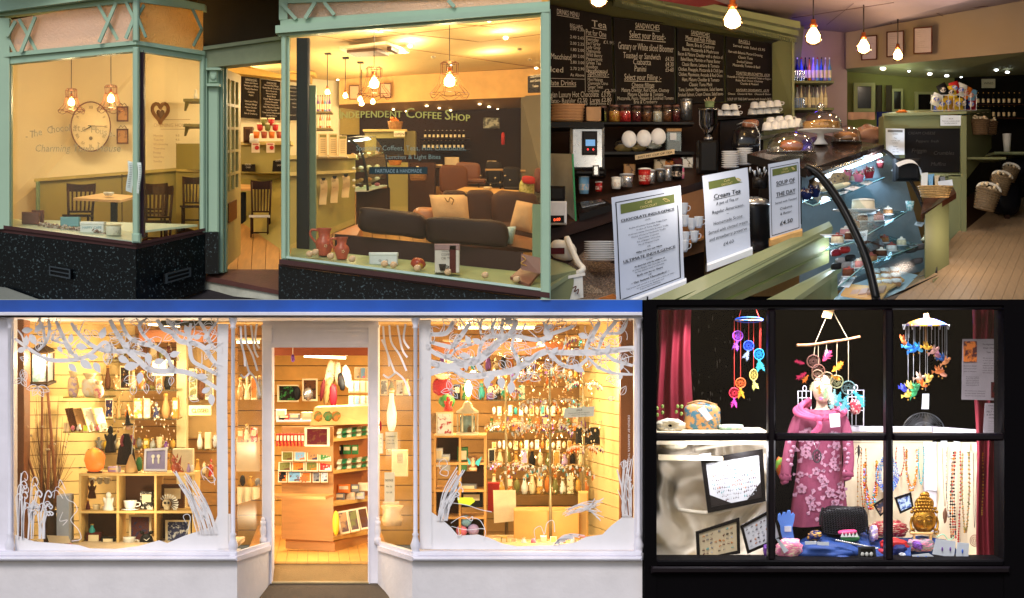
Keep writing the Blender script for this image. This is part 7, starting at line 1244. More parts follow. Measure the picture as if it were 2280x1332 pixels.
for(nm,xs,y,d,kk,cc,ss,g_)in(('beside the leaning prints',list(range(148,245,14)),961,1.05,['greeting_card','ornament','candle'],['cream','pink','white','lime'],[(12,20),(10,16)],'small things by the leaning prints'),('on the birch unit top edge',[262,300,420,428],1054,.6,['candle','ornament'],['white','green','lilac'],[(9,20)],'small things on the birch unit'),('on the window bed in the left window',list(range(60,170,16)),1221,.35,['ornament','gift_box','candle'],['grey','cream','pink','brown'],[(11,14)],'small things on the left window bed'),('on the high back shelf of the left window',list(range(240,392,17)),800,1.9,['picture','vase','ornament'],['brown','cream','olive','maroon','silver'],[(14,34),(12,26)],'goods on the high left back shelf'),('high in the right window',list(range(985,1200,17)),826,1.8,['ornament','picture','vase','figurine'],['purple','cream','black','amber','teal','brown'],[(14,36),(15,30)],'goods high in the right window'),('behind the compartments of the birch unit',list(range(300,425,15)),1052,.9,['ornament','candle','vase'],['olive','gold','brown','cream'],[(12,36)],'goods behind the owl picture'),('on the window bed in the right window',list(range(1100,1370,22)),1217,.4,['ornament','gift_box','greeting_card','candle'],['cream','gold','tan','white','pink'],[(14,20)],'small things on the right window bed'),('hung before the top back shelf',list(range(1100,1300,13)),842,1.5,['ornament','greeting_card','candle'],['silver','white','gold','purple','sky','pink'],[(9,22),(10,16)],'hung goods at the top'),('hung before the second back shelf',list(range(1100,1300,12)),925,1.5,['ornament','greeting_card'],['white','silver','amber','cream','teal'],[(9,20)],'hung goods in the middle'),('hung before the third back shelf',list(range(1100,1300,12)),1000,1.4,['greeting_card','ornament'],['gold','white','silver','cream','orange'],[(9,18)],'hung goods lower down')):rowof(nm,xs,y,d,kk,cc,ss,g_,len(nm))
r=random.Random(77)
for nm_,x_,y_,w_,h_,n_ in(('right',1230,930,110,170,420),('left',320,900,90,120,160)):
 b=MB()
 for _ in range(n_):
  a,q_=r.random()*6.28,r.random()**.5;px,py,R,D=x_+w_*q_*math.cos(a),y_+h_*q_*math.sin(a),r.uniform(.8,2.4),r.uniform(.6,1.3);o_=W(px,py,D);R*=sc(D)
  b.add([o_+Vector(v_)*R for v_ in((0,0,2),(1,0,0),(0,0,-2),(-1,0,0),(0,-1,0),(0,1,0))],[(0,1,4),(1,2,4),(2,3,4),(3,0,4),(1,0,5),(2,1,5),(3,2,5),(0,3,5)])
 stuff('hanging_charms',b,mat((250,240,215),metal=.5,rough=.15,col2=(200,150,80),thr=.55,scale=40),None,'countless tiny sparkling charms hanging in the %s window'%nm_,'charms')
 # doorway contents
FX=emit((255,236,190),6)
def tubelamp(x0_,y0_,x1_,y1_,d,lab,power=14):
 t=thing('fluorescent_lamp',lab,'lamp',((x0_+x1_)/2,y1_,d),'fluorescent lamps in the gift shop');MB().tube([(x0_,y0_,d),(x1_,y1_,d)],3,8).build('tube',FX,t);MB().prism([(x0_-4,y0_-6,d-.03),(x1_+4,y1_-6,d-.03),(x1_+4,y1_-4,d+.05),(x0_-4,y0_-4,d+.05)],(0,0,.012)).build('housing',mat((230,210,170)),t)
 alight((x0_+x1_)/2,(y0_+y1_)/2+5,d-.02,power*.5,(x1_-x0_)*sc(d),.05,(0,0,0),(255,230,185))
tubelamp(677,793,770,797,2.0,'fluorescent tube lamp seen through the doorway',34);tubelamp(527,762,578,762,1.6,'bright fluorescent tube behind the left side pane',10);tubelamp(330,722,400,726,1.2,'fluorescent tube at the top of the left window',30);tubelamp(1020,730,1190,730,1.2,'long fluorescent tube at the top of the right window',42);tubelamp(990,766,1060,766,1.9,'short fluorescent tube under the right window beam',16)
for i,(x0_,y0_,x1_,y1_,c,c2,k_)in enumerate(((617,857,665,895,'black','green','dark green and red print on canvas'),(673,843,707,893,'brown','black','brown panel with a silver mask'))):t=good('picture',(x0_+x1_)/2,y1_,2.7,x1_-x0_,y1_-y0_,c,k_+' on the amber slatted wall',None,c2)
solo('black_bust',MB().ball(661,876,2.55,9,16,4,12,9),cm('black'),'black necklace bust between the two wall pictures','bust');solo('silver_mask',MB().ball(686,878,2.5,12,14,6,14,9,.15),cm('silver',metal=.8,rough=.25),'silver face mask below the brown panel','mask')
for i,(px,py,w,h,c)in enumerate(((735,835,22,70,'cream'),(752,830,16,50,'beige'),(772,838,20,50,'white'),(730,870,20,60,'tan'),(742,880,18,50,'crimson'),(760,850,16,40,'black'),(718,868,10,50,'maroon'))):solo('carved_mask',MB().ball(px,py,2.4-i*.02,w/2,h/2,6,12,10,.25,3,.15*(i%3-1)),mat(COL[c],col2=(90,40,24),thr=.6,scale=22),'%s carved ornament, %s in the bright cluster behind the tall unit'%(c,ORD[i]),'ornament','carved ornaments cluster')
pl_=thing('tall_gift_unit','honey wood gondola unit with postcard rack facing the doorway','shelf unit',(700,1225,1.4));HW=mat((184,130,72),rough=.45,var=.12,scale=4,stretch=(1,1,8),name='honey_wood_veneer')
MB().prism([(627,950,1.35),(742,950,1.3),(742,1206,1.3),(627,1200,1.35)],(0,.05,0)).build('end_panel',HW,pl_);MB().prism([(636,1200,1.38),(745,1207,1.32),(745,1228,1.32),(636,1222,1.38)],(0,.04,0)).build('plinth',HW,pl_);MB().prism([(745,1207,1.32),(822,1183,1.9),(822,1210,1.9),(745,1228,1.32)],(0,.04,0)).build('plinth',HW,pl_)
MB().prism([(742,950,1.5),(822,938,2.1),(822,1190,2.1),(742,1206,1.5)],(0,.04,0)).build('side_back',mat((170,100,42)),pl_);MB().prism([(604,1098,1.2),(745,1100,1.15),(725,1106,1.05),(612,1104,1.1)],(0,0,-.02)).build('counter_ledge',HW,pl_)
for(ya,yb)in((976,968),(1048,1038),(1120,1108),(1196,1182)):MB().prism([(742,ya,1.28),(822,yb,1.85),(822,yb-5,2.05),(742,ya-5,1.45)],(0,0,-.025)).build('side_shelf',mat((216,170,90)),pl_)
MB().prism([(700,908,1.5),(822,904,1.6),(822,944,1.6),(690,948,1.4)],(0,.3,0)).build('top_box',mat((236,200,130)),pl_)
for i,(x,y,w,h,c,c2)in enumerate([(640+j*28,1026-0,26,20,['olive','sky','tan','green'][j],['brown','amber','navy','cream'][j])for j in range(4)]+[(634+j*30,1049,28,20,['olive','orange','olive','red'][j],['brown','brown','amber','white'][j])for j in range(4)]+[(629,1074,20,30,'black','orange'),(656,1074,30,28,'sky','brown'),(682,1074,20,22,'orange',None),(704,1074,16,22,'grey','black'),(722,1074,16,22,'silver','black')]):
 good('greeting_card',x,y,1.28-.01*(i//4),w,h,c,'%s picture postcard, %s in the %s row of the doorway rack'%(c,ORD[i%4]if i<12 else 'fifth',('top','middle','bottom')[min(2,i//4)]),'postcards in the doorway rack',c2)
solo('orange_price_star',MB().prism([(677+(11 if k%2 else 8)*math.cos(k*.3927),1066+(9 if k%2 else 6)*math.sin(k*.3927),1.2)for k in range(16)],(0,.003,0)),cm((255,96,40)),'bright orange price star at the foot of the postcard rack','price sign')
for i in range(8):good('gift_box',618+i*8,994,1.2,7,28,'red','small red patterned packet, %s in the wire rack by the doorway'%ORD[i],'red packets in the wire rack','orange')
good('picture',706,994,1.2,56,42,'maroon','large dark glossy photograph leaning by the wire rack',None,'brown')
for i,(x,w,h,c)in enumerate(((625,22,24,'white'),(632,26,12,'red'),(655,24,14,'grey'),(684,26,18,'beige'))):good('gift_box',x,936,1.9,w,h,c,'%s boxed item, %s on the small white shelf of the doorway'%(c,ORD[i]),'boxed items on the white shelf')
solo('white_wall_shelf',MB().box(615,936,700,940,1.85,2.1),WP,'small white shelf below the wall pictures','shelf')
for i,(x,c)in enumerate(((708,'amber'),(730,'green'),(748,'amber'))):solo('buddha_print',MB().ball(x,927,1.38,10,11,3,12,9,.3,4),mat(COL[c],col2=COL['olive'],thr=.5,scale=40),'%s rounded ornament, %s on the pale top box'%(c,ORD[i]),'ornament','ornaments on the top box')
rr=random.Random(12);n=0
for j,(y,dy)in enumerate(((842,0),(872,0),(905,0),(938,0))):
 for i in range(4):
  if j==0 and i==0:continue
  good('greeting_card',782+i*13,y+2,1.9,12,26,rr.choice(['white','cream','sky','beige']),'pale card, %s in row %s of the bright card display'%(ORD[i],('one','two','three','four')[j]),'pale cards in the bright display',rr.choice(['cream','pink','grey','silver']))
for j,(y,c)in enumerate(((962,'green'),(972,'green'),(1030,'green'),(1042,'green'))):
 for i in range(7):x=750+i*11;solo('boxed_crystal',MB().prism([(x,y-i*1.2,1.35+i*.07),(x+9,y-1-i*1.2,1.38+i*.07),(x+12,y-8-i*1.2,1.5+i*.07),(x+3,y-7-i*1.2,1.48+i*.07)],(0,0,-.015)),mat((20,110,70)if i%2 else(216,220,190),rough=.3),'%s tray, %s in row %s of the gondola side'%('green' if i%2 else 'white',ORD[i],('one','two','three','four')[j]),'tray','small trays on the gondola side')
for i,(x,c,w,h)in enumerate(((752,'black',18,20),(772,'green',18,20),(790,'green',14,20))):good('gift_box',x,1046-34,1.6,w,h,c,'%s box, %s on the second side shelf'%(c,ORD[i]),'boxes on the second side shelf')
for i,(x,c,w,h)in enumerate(((765,'orange',28,18),(790,'grey',18,16),(808,'cream',22,18),(756,'grey',22,18),(780,'beige',20,18),(800,'silver',22,16))):good('gift_box',x,1098-(0 if i<3 else-18)-i%3*2,1.55+.05*(i%3),w,h,c,'%s boxed gift, %s on the low side shelf'%(c,ORD[i]),'boxed gifts on the low side shelf')
for i,(x,c)in enumerate(((762,'tan'),(784,'olive'),(806,'brown'))):q=Q4((x-12,1140-i*4,1.4+.1*i),(x+10,1136-i*4,1.45+.1*i),(x+18,1186-i*5,1.35+.1*i),(x-2,1190-i*5,1.3+.1*i));t=thing('framed_print','%s toned framed print, %s on the bottom shelf of the gondola'%(c,ORD[i]),'picture',(x,1190,1.35),'framed prints on the bottom shelf');b=MB();q.slab(b,.015);b.build('frame',cm('cream'),t);b=MB();q.sub(.12,.08,.88,.92,.003).slab(b,.002);b.build('print',mat(COL[c],col2=(90,60,60),thr=.5,scale=16),t)
solo('yellow_cushion',MB().ball(748,1165,1.2,8,28,8,14,10),cm('yellow'),'yellow oval cushion standing at the gondola corner','cushion')
t=thing('hanging_dreamcatcher','small purple feather ornament hanging in the doorway','ornament',(652,808,1.0));b=MB();b.tube([(652,774,1.0),(652,790,1.0)],.6,4).build('string',cm('white'),t);MB().ball(652,798,1.0,4.5,9,3,9,7,.3).build('feathers',cm('purple'),t)
# side panes: goods behind
rowof('behind the left side pane',[535,550,565,578],890,1.5,['vase','figurine','picture'],['tan','cream','amber','grey'],[(13,50)],'goods behind the left side pane',13);rowof('low behind the left side pane',[535,550,565],985,1.5,['gift_box','candle'],['orange','cream','red'],[(14,34)],'low goods behind the left side pane',14);rowof('on the white cloth behind the left side pane',[540,558,574],1085,1.4,['ornament','candle'],['black','gold','grey'],[(14,26)],'goods on the white cloth',15)
solo('white_cloth_table',MB().grid(lambda u,v:(528+50*u,1085+38*v-14*u*v,1.3-.03*math.sin(u*18)*v),16,5,th=.01),cm('cream'),'white cloth draped table behind the left side pane','table');solo('pale_screen',MB().box(526,975,578,1050,1.7,1.72),cm('beige'),'pale panel behind the left side pane','panel')
rowof('behind the right side pane',[855,872,890,905],880,1.5,['picture','vase'],['grey','olive','silver','cream'],[(16,36)],'goods behind the right side pane',16);good('vase',872,960,1.2,22,90,'white','tall white vase behind the right side pane');good('carton',890,1062,1.2,36,60,'cream','tall cream carton behind the right side pane');good('carton',870,1150,1.2,36,32,'beige','beige carton low behind the right side pane');solo('wicker_stool',MB().lathe(873,1170,1.0,[(20,0),(24,14),(16,30),(26,44)],16),mat((240,210,150),bump=.6),'cream wicker stool behind the right side pane','stool')
for i,(x0_,y0_,x1_,y1_,s_)in enumerate(((858,962,884,1000,'OPENING'),(856,1052,878,1118,'NOTICE'),(884,1010,896,1032,'GIFTS'),(845,965,852,1010,''))):poster(Q4((x0_,y0_,.38),(x1_,y0_,.3),(x1_,y1_,.3),(x0_,y1_,.38)),'%s cream notice stuck inside the right side pane'%ORD[i],0,[(s_ or 'CARDS',.5,.3,.1,'c',.8),('Mon - Sat',.5,.5,.08,'c',.6),('9.30 - 5.00',.5,.7,.08,'c',.6)],'window_notice','notice',None,cm('cream'))
solo('round_sticker',MB().ball(847,949,.48,3,12,.5,14,9),cm('red'),'narrow oval red sticker at the right door jamb','sticker')
# right window contents
cubes(968,972,1080,1214,2,4,.7,'birch cube tower with narrow compartments in the right window',mat((206,150,80),name='beech_veneer'),((0,0),(0,2),(1,1),(1,3),(0,3)))
t=thing('white_lantern','white metal lantern with arched windows and a glowing bulb behind its top','lantern',(1041,968,.62));b=MB();b.lathe(1041,968,.62,[(25,0),(25,5),(23,6)],6);b.lathe(1041,920,.62,[(25,0),(25,4),(12,14),(10,20),(8,24),(3,27)],6);b.ring(1041,889,.62,5,5,1,12,5);b.build('metal_body',cm('cream'),t)
for i in range(6):a=math.pi/3*i;MB().tube([W(1041,962,.62)+Vector((22*math.cos(a)*sc(.62),22*math.sin(a)*sc(.62),0)),W(1041,922,.62)+Vector((22*math.cos(a)*sc(.62),22*math.sin(a)*sc(.62),0))],1.8,5).build('corner_bar',cm('cream'),t)
MB().lathe(1041,962,.62,[(17,0),(17,36)],6).build('glass_panes',mat((150,170,160),col2=(120,90,60),thr=.55,scale=14,rough=.2),t)
t=thing('candle_bulb_lamp','bright candle shaped bulb above the white lantern','lamp',(1043,888,.8));MB().ball(1043,865,.8,8,18,8,12,10).build('bulb',emit((255,240,200),12),t);MB().lathe(1043,892,.8,[(4,0),(4,10)],10).build('socket',cm('gold'),t);plight(1043,860,.72,10,(255,220,160),.04)
good('picture',990,970,.66,38,52,'white','white card with a red tree print left of the white lantern',None,'red');solo('round_plaque',MB().ball(967,942,.72,13,24,3,18,12),cm('tan'),'brown round plaque cut by the etched trunk','plaque');good('ornament',995,912,.9,40,36,'green','green leafy plant ball behind the tree print');good('figurine',998,915,.8,20,32,'red','red flowered figure in front of the plant ball');good('gift_bag',985,880,1.0,44,46,'crimson','round red wreath behind the left branches')
for i,(x,y,w,h,c)in enumerate(((977,1040,18,42,'white'),(992,1048,20,36,'silver'),(1030,1048,24,52,'green'),(1050,1050,24,34,'tan'),(1040,1104,44,26,'grey'),(1050,1130,50,34,'black'))):good('carton' if i<3 else 'gift_box',x,y,.78,w,h,c,'%s boxed item, %s down the beech cube tower'%(c,ORD[i]),'boxed items in the beech tower')
for i,(x,y,c)in enumerate(((1037,1160,'sky'),(1028,1182,'pink'),(1054,1180,'lilac'))):solo('yarn_ball',MB().ball(x,y,.74,13,13,13,16,12,.06,9),mat(COL[c],bump=1,bscale=60),'%s woolly ball at the foot of the beech tower'%c,'ball','woolly balls')
t=thing('fairy_figurine','seated fairy figurine with turquoise wings','figurine',(1053,1052,.66));b=MB();b.ball(1053,1044,.66,10,5,8,12,8);b.ball(1053,1032,.66,5,8,4,10,8);b.ball(1053,1022,.66,3.6,4,3.6,10,8);b.build('fairy_body',mat((210,160,120)),t);b=MB();b.prism([(1055,1032,.68),(1073,1016,.7),(1066,1038,.68)],(0,.003,0));b.prism([(1051,1032,.68),(1040,1018,.7),(1044,1036,.68)],(0,.003,0));b.build('wings',cm('turquoise'),t)
solo('lime_price_card',MB().prism([(1018,1108,.66),(1052,1108,.66),(1058,1116,.65),(1046,1126,.65),(1021,1122,.65)],(0,.003,0)),cm((190,220,40)),'lime green price card in the beech tower','price card')
rowof('on the top back shelf of the right window',list(range(1000,1180,18)),890,1.8,['vase','gift_box','figurine','bottle'],['purple','black','green','amber','teal'],[(16,44),(14,36)],'goods on the top back shelf',20);rowof('on the second back shelf of the right window',list(range(1095,1300,17)),960,1.8,['bottle','vase','ornament','gift_box'],['green','orange','purple','amber','silver'],[(13,34)],'goods on the second back shelf',21);rowof('on the third back shelf of the right window',list(range(1095,1300,18)),1040,1.7,['picture','vase','ornament','candle'],['black','cream','olive','gold','lilac'],[(15,36)],'goods on the third back shelf',22);rowof('on the low back shelf of the right window',list(range(1100,1320,17)),1100,1.6,['candle','vase','gift_box','ornament'],['cream','gold','amber','olive','white'],[(15,38)],'goods on the low back shelf',23)
for y,d in((890,1.8),(960,1.8),(1040,1.7),(1100,1.6)):gshelf(1088,1310,y,d,'glass back shelf at height %s in the right window'%{890:'one, the top',960:'two',1040:'three',1100:'four, the lowest'}[y])
solo('red_box',MB().box(1086,1076,1112,1140,1.1,1.2),cm('red'),'tall red box beside the beech tower','box');solo('open_wooden_box',MB().box(1144,1137,1290,1212,.62,.9,.005),mat((206,150,76)),'large plain wooden box under the jewellery trees','box');solo('cream_board',MB().prism([(1098,1092,.8),(1148,1092,.85),(1150,1160,.85),(1100,1165,.8)],(0,.015,0)),cm('cream'),'cream card display board left of the wooden box','board');solo('bamboo_post',MB().box(1288,1096,1310,1200,.7,.8,.01),mat((220,176,100)),'square yellow post at the right of the wooden box','post');solo('black_display_pad',MB().box(1282,952,1336,992,1.2,1.23,.01),cm('black'),'black rounded panel behind the notice','panel')
poster(Q4((1257,910,.2),(1324,905,.2),(1322,927,.2),(1255,931,.2)),'small white notice stuck inside the right window',0,[('SALE',.5,.35,.25,'c',.2),('Please ask inside for any item',.5,.6,.16,'c',.7),('shown in the window',.5,.8,.14,'c',.5)],'window_notice','notice',None)
BRZ=mat((176,140,86),metal=.7,rough=.3)
def jtree(px,py,d,tiers,lab,seed):
 t=thing('jewellery_tree',lab,'jewellery stand',(px,py,d));MB().tube([(px,py,d),(px-2,tiers[0][0]-20,d)],3.6,8,2.2).build('stem',mat((150,140,110),metal=.6,rough=.35),t);MB().lathe(px,py,d,[(16,0),(16,3),(5,6)],18).build('foot',BRZ,t);r=random.Random(seed)
 for(y,rad,n_)in tiers:
  for i in range(n_):
   a=2*math.pi*i/n_+r.random()*.3;ca,sa=math.cos(a),math.sin(a);R=rad*r.uniform(.8,1.1);o_=W(px,y,d);s_=sc(d)
   P=[o_+Vector((R*f*ca*s_,R*f*sa*s_*.6,(R*.35*math.sin(f*2.6)-R*.12*f)*s_))for f in(0,.25,.5,.75,1)];b=MB();b.tube(P,1.1,5,.5);e=b.build('branch',BRZ,t)
   tg=MB()
   for f in(.45,.6,.75,.9,1.0):
    p=o_+Vector((R*f*ca*s_,R*f*sa*s_*.6,(R*.35*math.sin(f*2.6)-R*.12*f-3)*s_));w_=r.uniform(2.5,4.5)*s_;h_=r.uniform(5,8)*s_;sk=r.uniform(-2,2)*s_
    tg.add([p+Vector((-w_/2,0,0)),p+Vector((w_/2,0,0)),p+Vector((w_/2+sk,0,-h_)),p+Vector((-w_/2+sk,0,-h_))],[(0,1,2,3)]);
   tg.build('tag_cluster',cm('white'),t);jw=MB()
   for f in(.5,.68,.85,.97):
    p=o_+Vector((R*f*ca*s_,R*f*sa*s_*.6-.004,(R*.35*math.sin(f*2.6)-R*.12*f-11)*s_));k_=len(jw.v)
    w_=r.uniform(1.5,3)*s_;jw.add([p+Vector((0,0,w_*2)),p+Vector((w_,0,0)),p+Vector((0,0,-w_*2)),p+Vector((-w_,0,0)),p+Vector((0,-w_,0)),p+Vector((0,w_,0))],[(0,1,4),(1,2,4),(2,3,4),(3,0,4),(1,0,5),(2,1,5),(3,2,5),(0,3,5)])
   jw.build('earring_cluster',mat(COL[r.choice(['gold','silver','amber','turquoise','purple','orange'])],metal=.7,rough=.2),t)
jtree(1226,1205,.55,((845,62,8),(905,70,9),(965,92,10),(1062,104,10)),'tall bronze jewellery tree hung with white tags at the centre',31);jtree(1128,1200,.95,((870,40,7),(950,46,8),(1040,50,8)),'shorter jewellery tree behind the left of the tall one',32);jtree(1300,1195,.95,((760,46,7),(860,50,8),(1000,44,7)),'rear jewellery tree near the yellow slatted wall',33)
for i,(px,py,r_)in enumerate(((1122,770,30),(1262,750,34),(1185,830,34),(1265,840,40))):
 b=MB();r=random.Random(i);t=thing('wind_chime','%s sparkling wire and crystal hanging ornament among the upper right branches'%ORD[i],'ornament',(px,py+r_,1.0),'hanging crystal ornaments')
 for k in range(22):a=r.random()*6.28;R=r_*r.random()**.5;b.ball(px+R*math.cos(a),py+R*.8*math.sin(a),1.0+r.uniform(-.1,.1),r.uniform(1.5,3.5),None,None,6,4)
 b.build('crystals',mat((240,225,190),metal=.6,rough=.12),t);b=MB()
 for k in range(8):a=k*.785;b.tube(curve([(px,py-r_*.5,1.0),(px+r_*.7*math.cos(a),py-r_*.6,1.0+.1*math.sin(a)),(px+r_*math.cos(a),py+r_*.3,1.0+.12*math.sin(a))]),.6,4)
 b.build('wires',BRZ,t)
plight(1046,716+2,.7,6,(255,236,200),.03);downlight(1043,718,.7,6,'bright round spotlight at the top of the right window','gift shop spotlights',12);downlight(1205,768,1.2,7,'bright bulb among the upper right branches','gift shop spotlights',12);downlight(1156,757,1.3,5,'small bright bulb left of the upper right crystals','gift shop spotlights',12)
t=thing('till_display','dark unit with two red lights at the top of the left window','electronic display',(412,725,.5));MB().box(358,706,474,726,.5,.7,.01).build('housing',cm((10,20,30)),t);MB().ball(405,712,.49,3,3,1,8,6).build('red_light',emit((255,60,60),6),t);MB().ball(421,712,.49,2,2,1,8,6).build('red_light',emit((255,40,60),3),t)
for a in((110,800,.55,16),(300,900,1.2,26),(420,850,1.4,16),(560,900,.95,9),(700,1000,.9,12),(780,850,2.2,12),(700,1150,.9,10),(880,950,.9,9),(1130,850,1.1,16),(1340,850,.6,18),(1190,1000,1.0,16),(1050,1050,.45,8),(300,1120,.3,9),(1230,1150,.35,9)):plight(a[0],a[1],a[2],a[3]*.56,(255,234,196),.03,'shop_fill_light')  # fill lights without fixtures, spread through the shop at all heights
gshelf(235,395,800,1.9,'highest glass back shelf of the left window');gshelf(980,1195,826,1.8,'highest glass back shelf of the right window')
# ================================================================ FOURTH SHOP: dark paned window at night
BF=mat((5,3,5),rough=.7,var=.3,scale=3,name='black_paint',spec=.06);BP=mat((16,8,13),rough=.4,var=.3,scale=4,stretch=(1,1,4),name='purple_sheen_black_paint',spec=.15)
ws_=thing('night_window_frame','black painted window frame with six panes around the lit night display','window frame',(1850,1290,.0))
MB().box(1434,668,1462,1332+50,-.02,.3).build('side_jamb',BF,ws_);MB().box(2236,668,2330,1332+50,-.02,.3).build('side_jamb',BF,ws_);MB().box(1462,668,2236,680,-.02,.3).build('head',BF,ws_);MB().box(1462,680,2236,690,.02,.2,.01).build('head_moulding',BP,ws_)
b=MB();b.box(1462,1248,2236,1262,-.03,.3,.01).build('sill',BF,ws_);MB().box(1450,1262,2250,1278,-.06,.3,.012).build('sill_moulding',BP,ws_);MB().box(1462,1278,2236,1400,-.01,.3).build('wall_below',BF,ws_)
for x in(1711,1973):MB().box(x,690,x+16,1248,.0,.12,.012).build('mullion',BP,ws_)
for(xa,xb)in((1448,1711),(1727,1973),(1989,2250)):MB().box(xa,966,xb,982,.004,.11,.012).build('glazing_bar',BP,ws_)
for(xa,xb)in((1462,1711),(1727,1973),(1989,2236)):
 for(ya,yb)in((690,966),(982,1248)):MB().box(xa,ya,xb,yb,.08,.083).build('pane',glass((252,252,252),.008,.06),ws_)
struct('unlit_backdrop',MB().box(1440,660,2330,1300,1.5,1.55),mat((7,6,7),rough=1,name='unlit_backdrop_black',spec=.05));struct('unlit_side_backdrop',MB().prism([(1440,660,.35),(1440,660,1.5),(1440,1300,1.5),(1440,1300,.35)],(.01,0,0)),mat((8,6,7),rough=1))  # black sheets added so the unlit background stays dark
struct('display_floor',MB().prism([(1445,1250,.12),(2240,1250,.12),(2230,1225,1.1),(1455,1225,1.1)],(0,0,-.02)),cm('cream'))
CPN=mat((232,214,180),rough=.7,var=.04,name='cream_panel');cpn=thing('cream_back_panel','cream display back panel with white rail and upright batten','panel',(2050,1230,1.0));MB().prism([(1882,985,1.0),(2075,985,1.0),(2075,1240,1.0),(1882,1240,1.0)],(0,.02,0)).build('panel',CPN,cpn);MB().prism([(2075,985,1.0),(2190,985,.45),(2188,1244,.45),(2075,1240,1.0)],(0,.02,0)).build('angled_panel',CPN,cpn);MB().box(2058,985,2086,1185,.93,.97,.004).build('batten',WP,cpn);MB().box(1885,950,2076,962,.98,1.02,.004).build('top_rail',WP,cpn);MB().prism([(2076,950,1.0),(2192,958,.5),(2192,966,.5),(2076,964,1.0)],(0,.03,0)).build('top_rail',WP,cpn);MB().box(1885,962,2076,986,1.0,1.02).build('upper_strip',CPN,cpn)
RED=mat((112,14,34),rough=.7,name='crimson_curtain')
def drape(x0_,x1_,y0_,y1_,d,lab,sk=0):return solo('curtain',MB().grid(lambda u,v:(x0_+(x1_-x0_)*u+sk*v*(1-u)+3*math.sin(v*5+u*3),y0_+(y1_-y0_)*v,d-.03*math.sin(u*17+v*.8)),34,12,th=.01),RED,lab,'curtain')
drape(1464,1540,672,945,.7,'crimson curtain at the left edge of the night window');drape(2164,2238,672,890,.38,'crimson curtain behind the posters at the upper right');drape(2170,2238,890,1246,.36,'crimson curtain at the lower right of the night window',8)
# spot lamps over the display (behind the head of the frame)
for i,(x,y,tx,ty,pw)in enumerate(((1560,655,1600,1120,26),(1700,655,1680,860,16),(1830,655,1830,1000,30),(1930,655,1950,1120,34),(2055,655,2060,860,9),(2080,655,2060,1150,30))):
 D=.45 if i!=4 else .3
 slight(x,672,D,pw*2.6,(tx,ty,.75),100,(252,250,255),.02)
for x,pw in((1560,5),(1660,8),(1840,6),(2030,11),(2120,6)):plight(x,1000,.24,pw,(250,248,255),.05,'display_fill_light')  # unseen fill lamps added just inside the glass for the lower panes
# dreamcatcher mobile
def net(b,px,py,d,r,rx=None):
 rx=rx or r
 for ring_ in(.95,.6):
  P=[(px+rx*(ring_ if k%2 else ring_*.55)*math.cos(k*math.pi/8),py+r*(ring_ if k%2 else ring_*.55)*math.sin(k*math.pi/8),d)for k in range(16)];b.tube(P,.5,4,closed=True)
 b.ring(px,py,d,rx*.25,r*.25,.5,8,4)
def feather(px,py,d,l,a,c,t,w=.28):
 b=MB();n=10;r=random.Random(int(px*7+py))
 for s_ in(-1,1):
  for k in range(n):
   f=k/n;x=f*l;q0=(px+x*math.cos(a),py+x*math.sin(a));wd_=l*w*math.sin(math.pi*min(1,f+.15))*r.uniform(.6,1.2);aa=a+s_*r.uniform(.5,.9)
   q1=(q0[0]+wd_*math.cos(aa),q0[1]+wd_*math.sin(aa));q2=(px+(x+l*.14)*math.cos(a),py+(x+l*.14)*math.sin(a));b.prism([(*q0,d),(*q1,d-.004*s_),(*q2,d)],(0,.002,0))
 b.build('feather',cm(c,rough=.8)if isinstance(c,(str,tuple))else c,t)
VC=dict(purple=(170,80,220),blue=(50,90,240),cyan=(40,170,240),yellow=(230,210,110),orange=(240,110,50),red=(240,50,80),pink=(235,60,170))
mb_=thing('dreamcatcher_mobile','rainbow disc mobile with six bright dreamcatchers on red threads','mobile',(1668,935,.6));MB().lathe(1668,714,.6,[(30,0),(32,1),(30,2),(4,3)],28,.9).build('disc_rim',mat((40,110,210),col2=(240,180,40),thr=.5,scale=22),mb_);MB().ring(1668,712,.6,31,6,1.2,28,5).build('disc_edge',cm((40,90,220)),mb_)
b=MB();b.tube([(1646,705,.6),(1650,690,.6)],.6,4);b.tube([(1690,706,.6),(1684,690,.6)],.6,4)
for(x,y)in((1643,737),(1667,759),(1691,778),(1694,778),(1678,824),(1649,842),(1635,864)):b.tube([(x,714,.6),(x,y,.6)],.55,4)
b.build('threads',cm((235,70,60)),mb_)
for(px,py,rx,r,c,fc,fa,fl)in((1643,748,11,11,'purple',(170,90,220),1.9,26),(1667,770,11,11,'blue',(190,210,250),2.0,26),(1690,789,11,12,'cyan',(60,200,220),1.4,32),(1678,835,8.5,12,'yellow',(225,225,120),1.3,26),(1649,853,11,11,'orange',(245,170,40),1.5,28),(1635,875,11,11,'red',(240,70,190),1.6,26)):
 b=MB();b.ring(px,py,.6,rx,r,1.3,24,6);net(b,px,py,.6,r,rx);b.build('dreamcatcher_hoop',cm(VC[c],rough=.4),mb_)
 for k in(-1,1):feather(px+k*2,py+r,.59,fl,fa+k*.35+.0,fc,mb_)
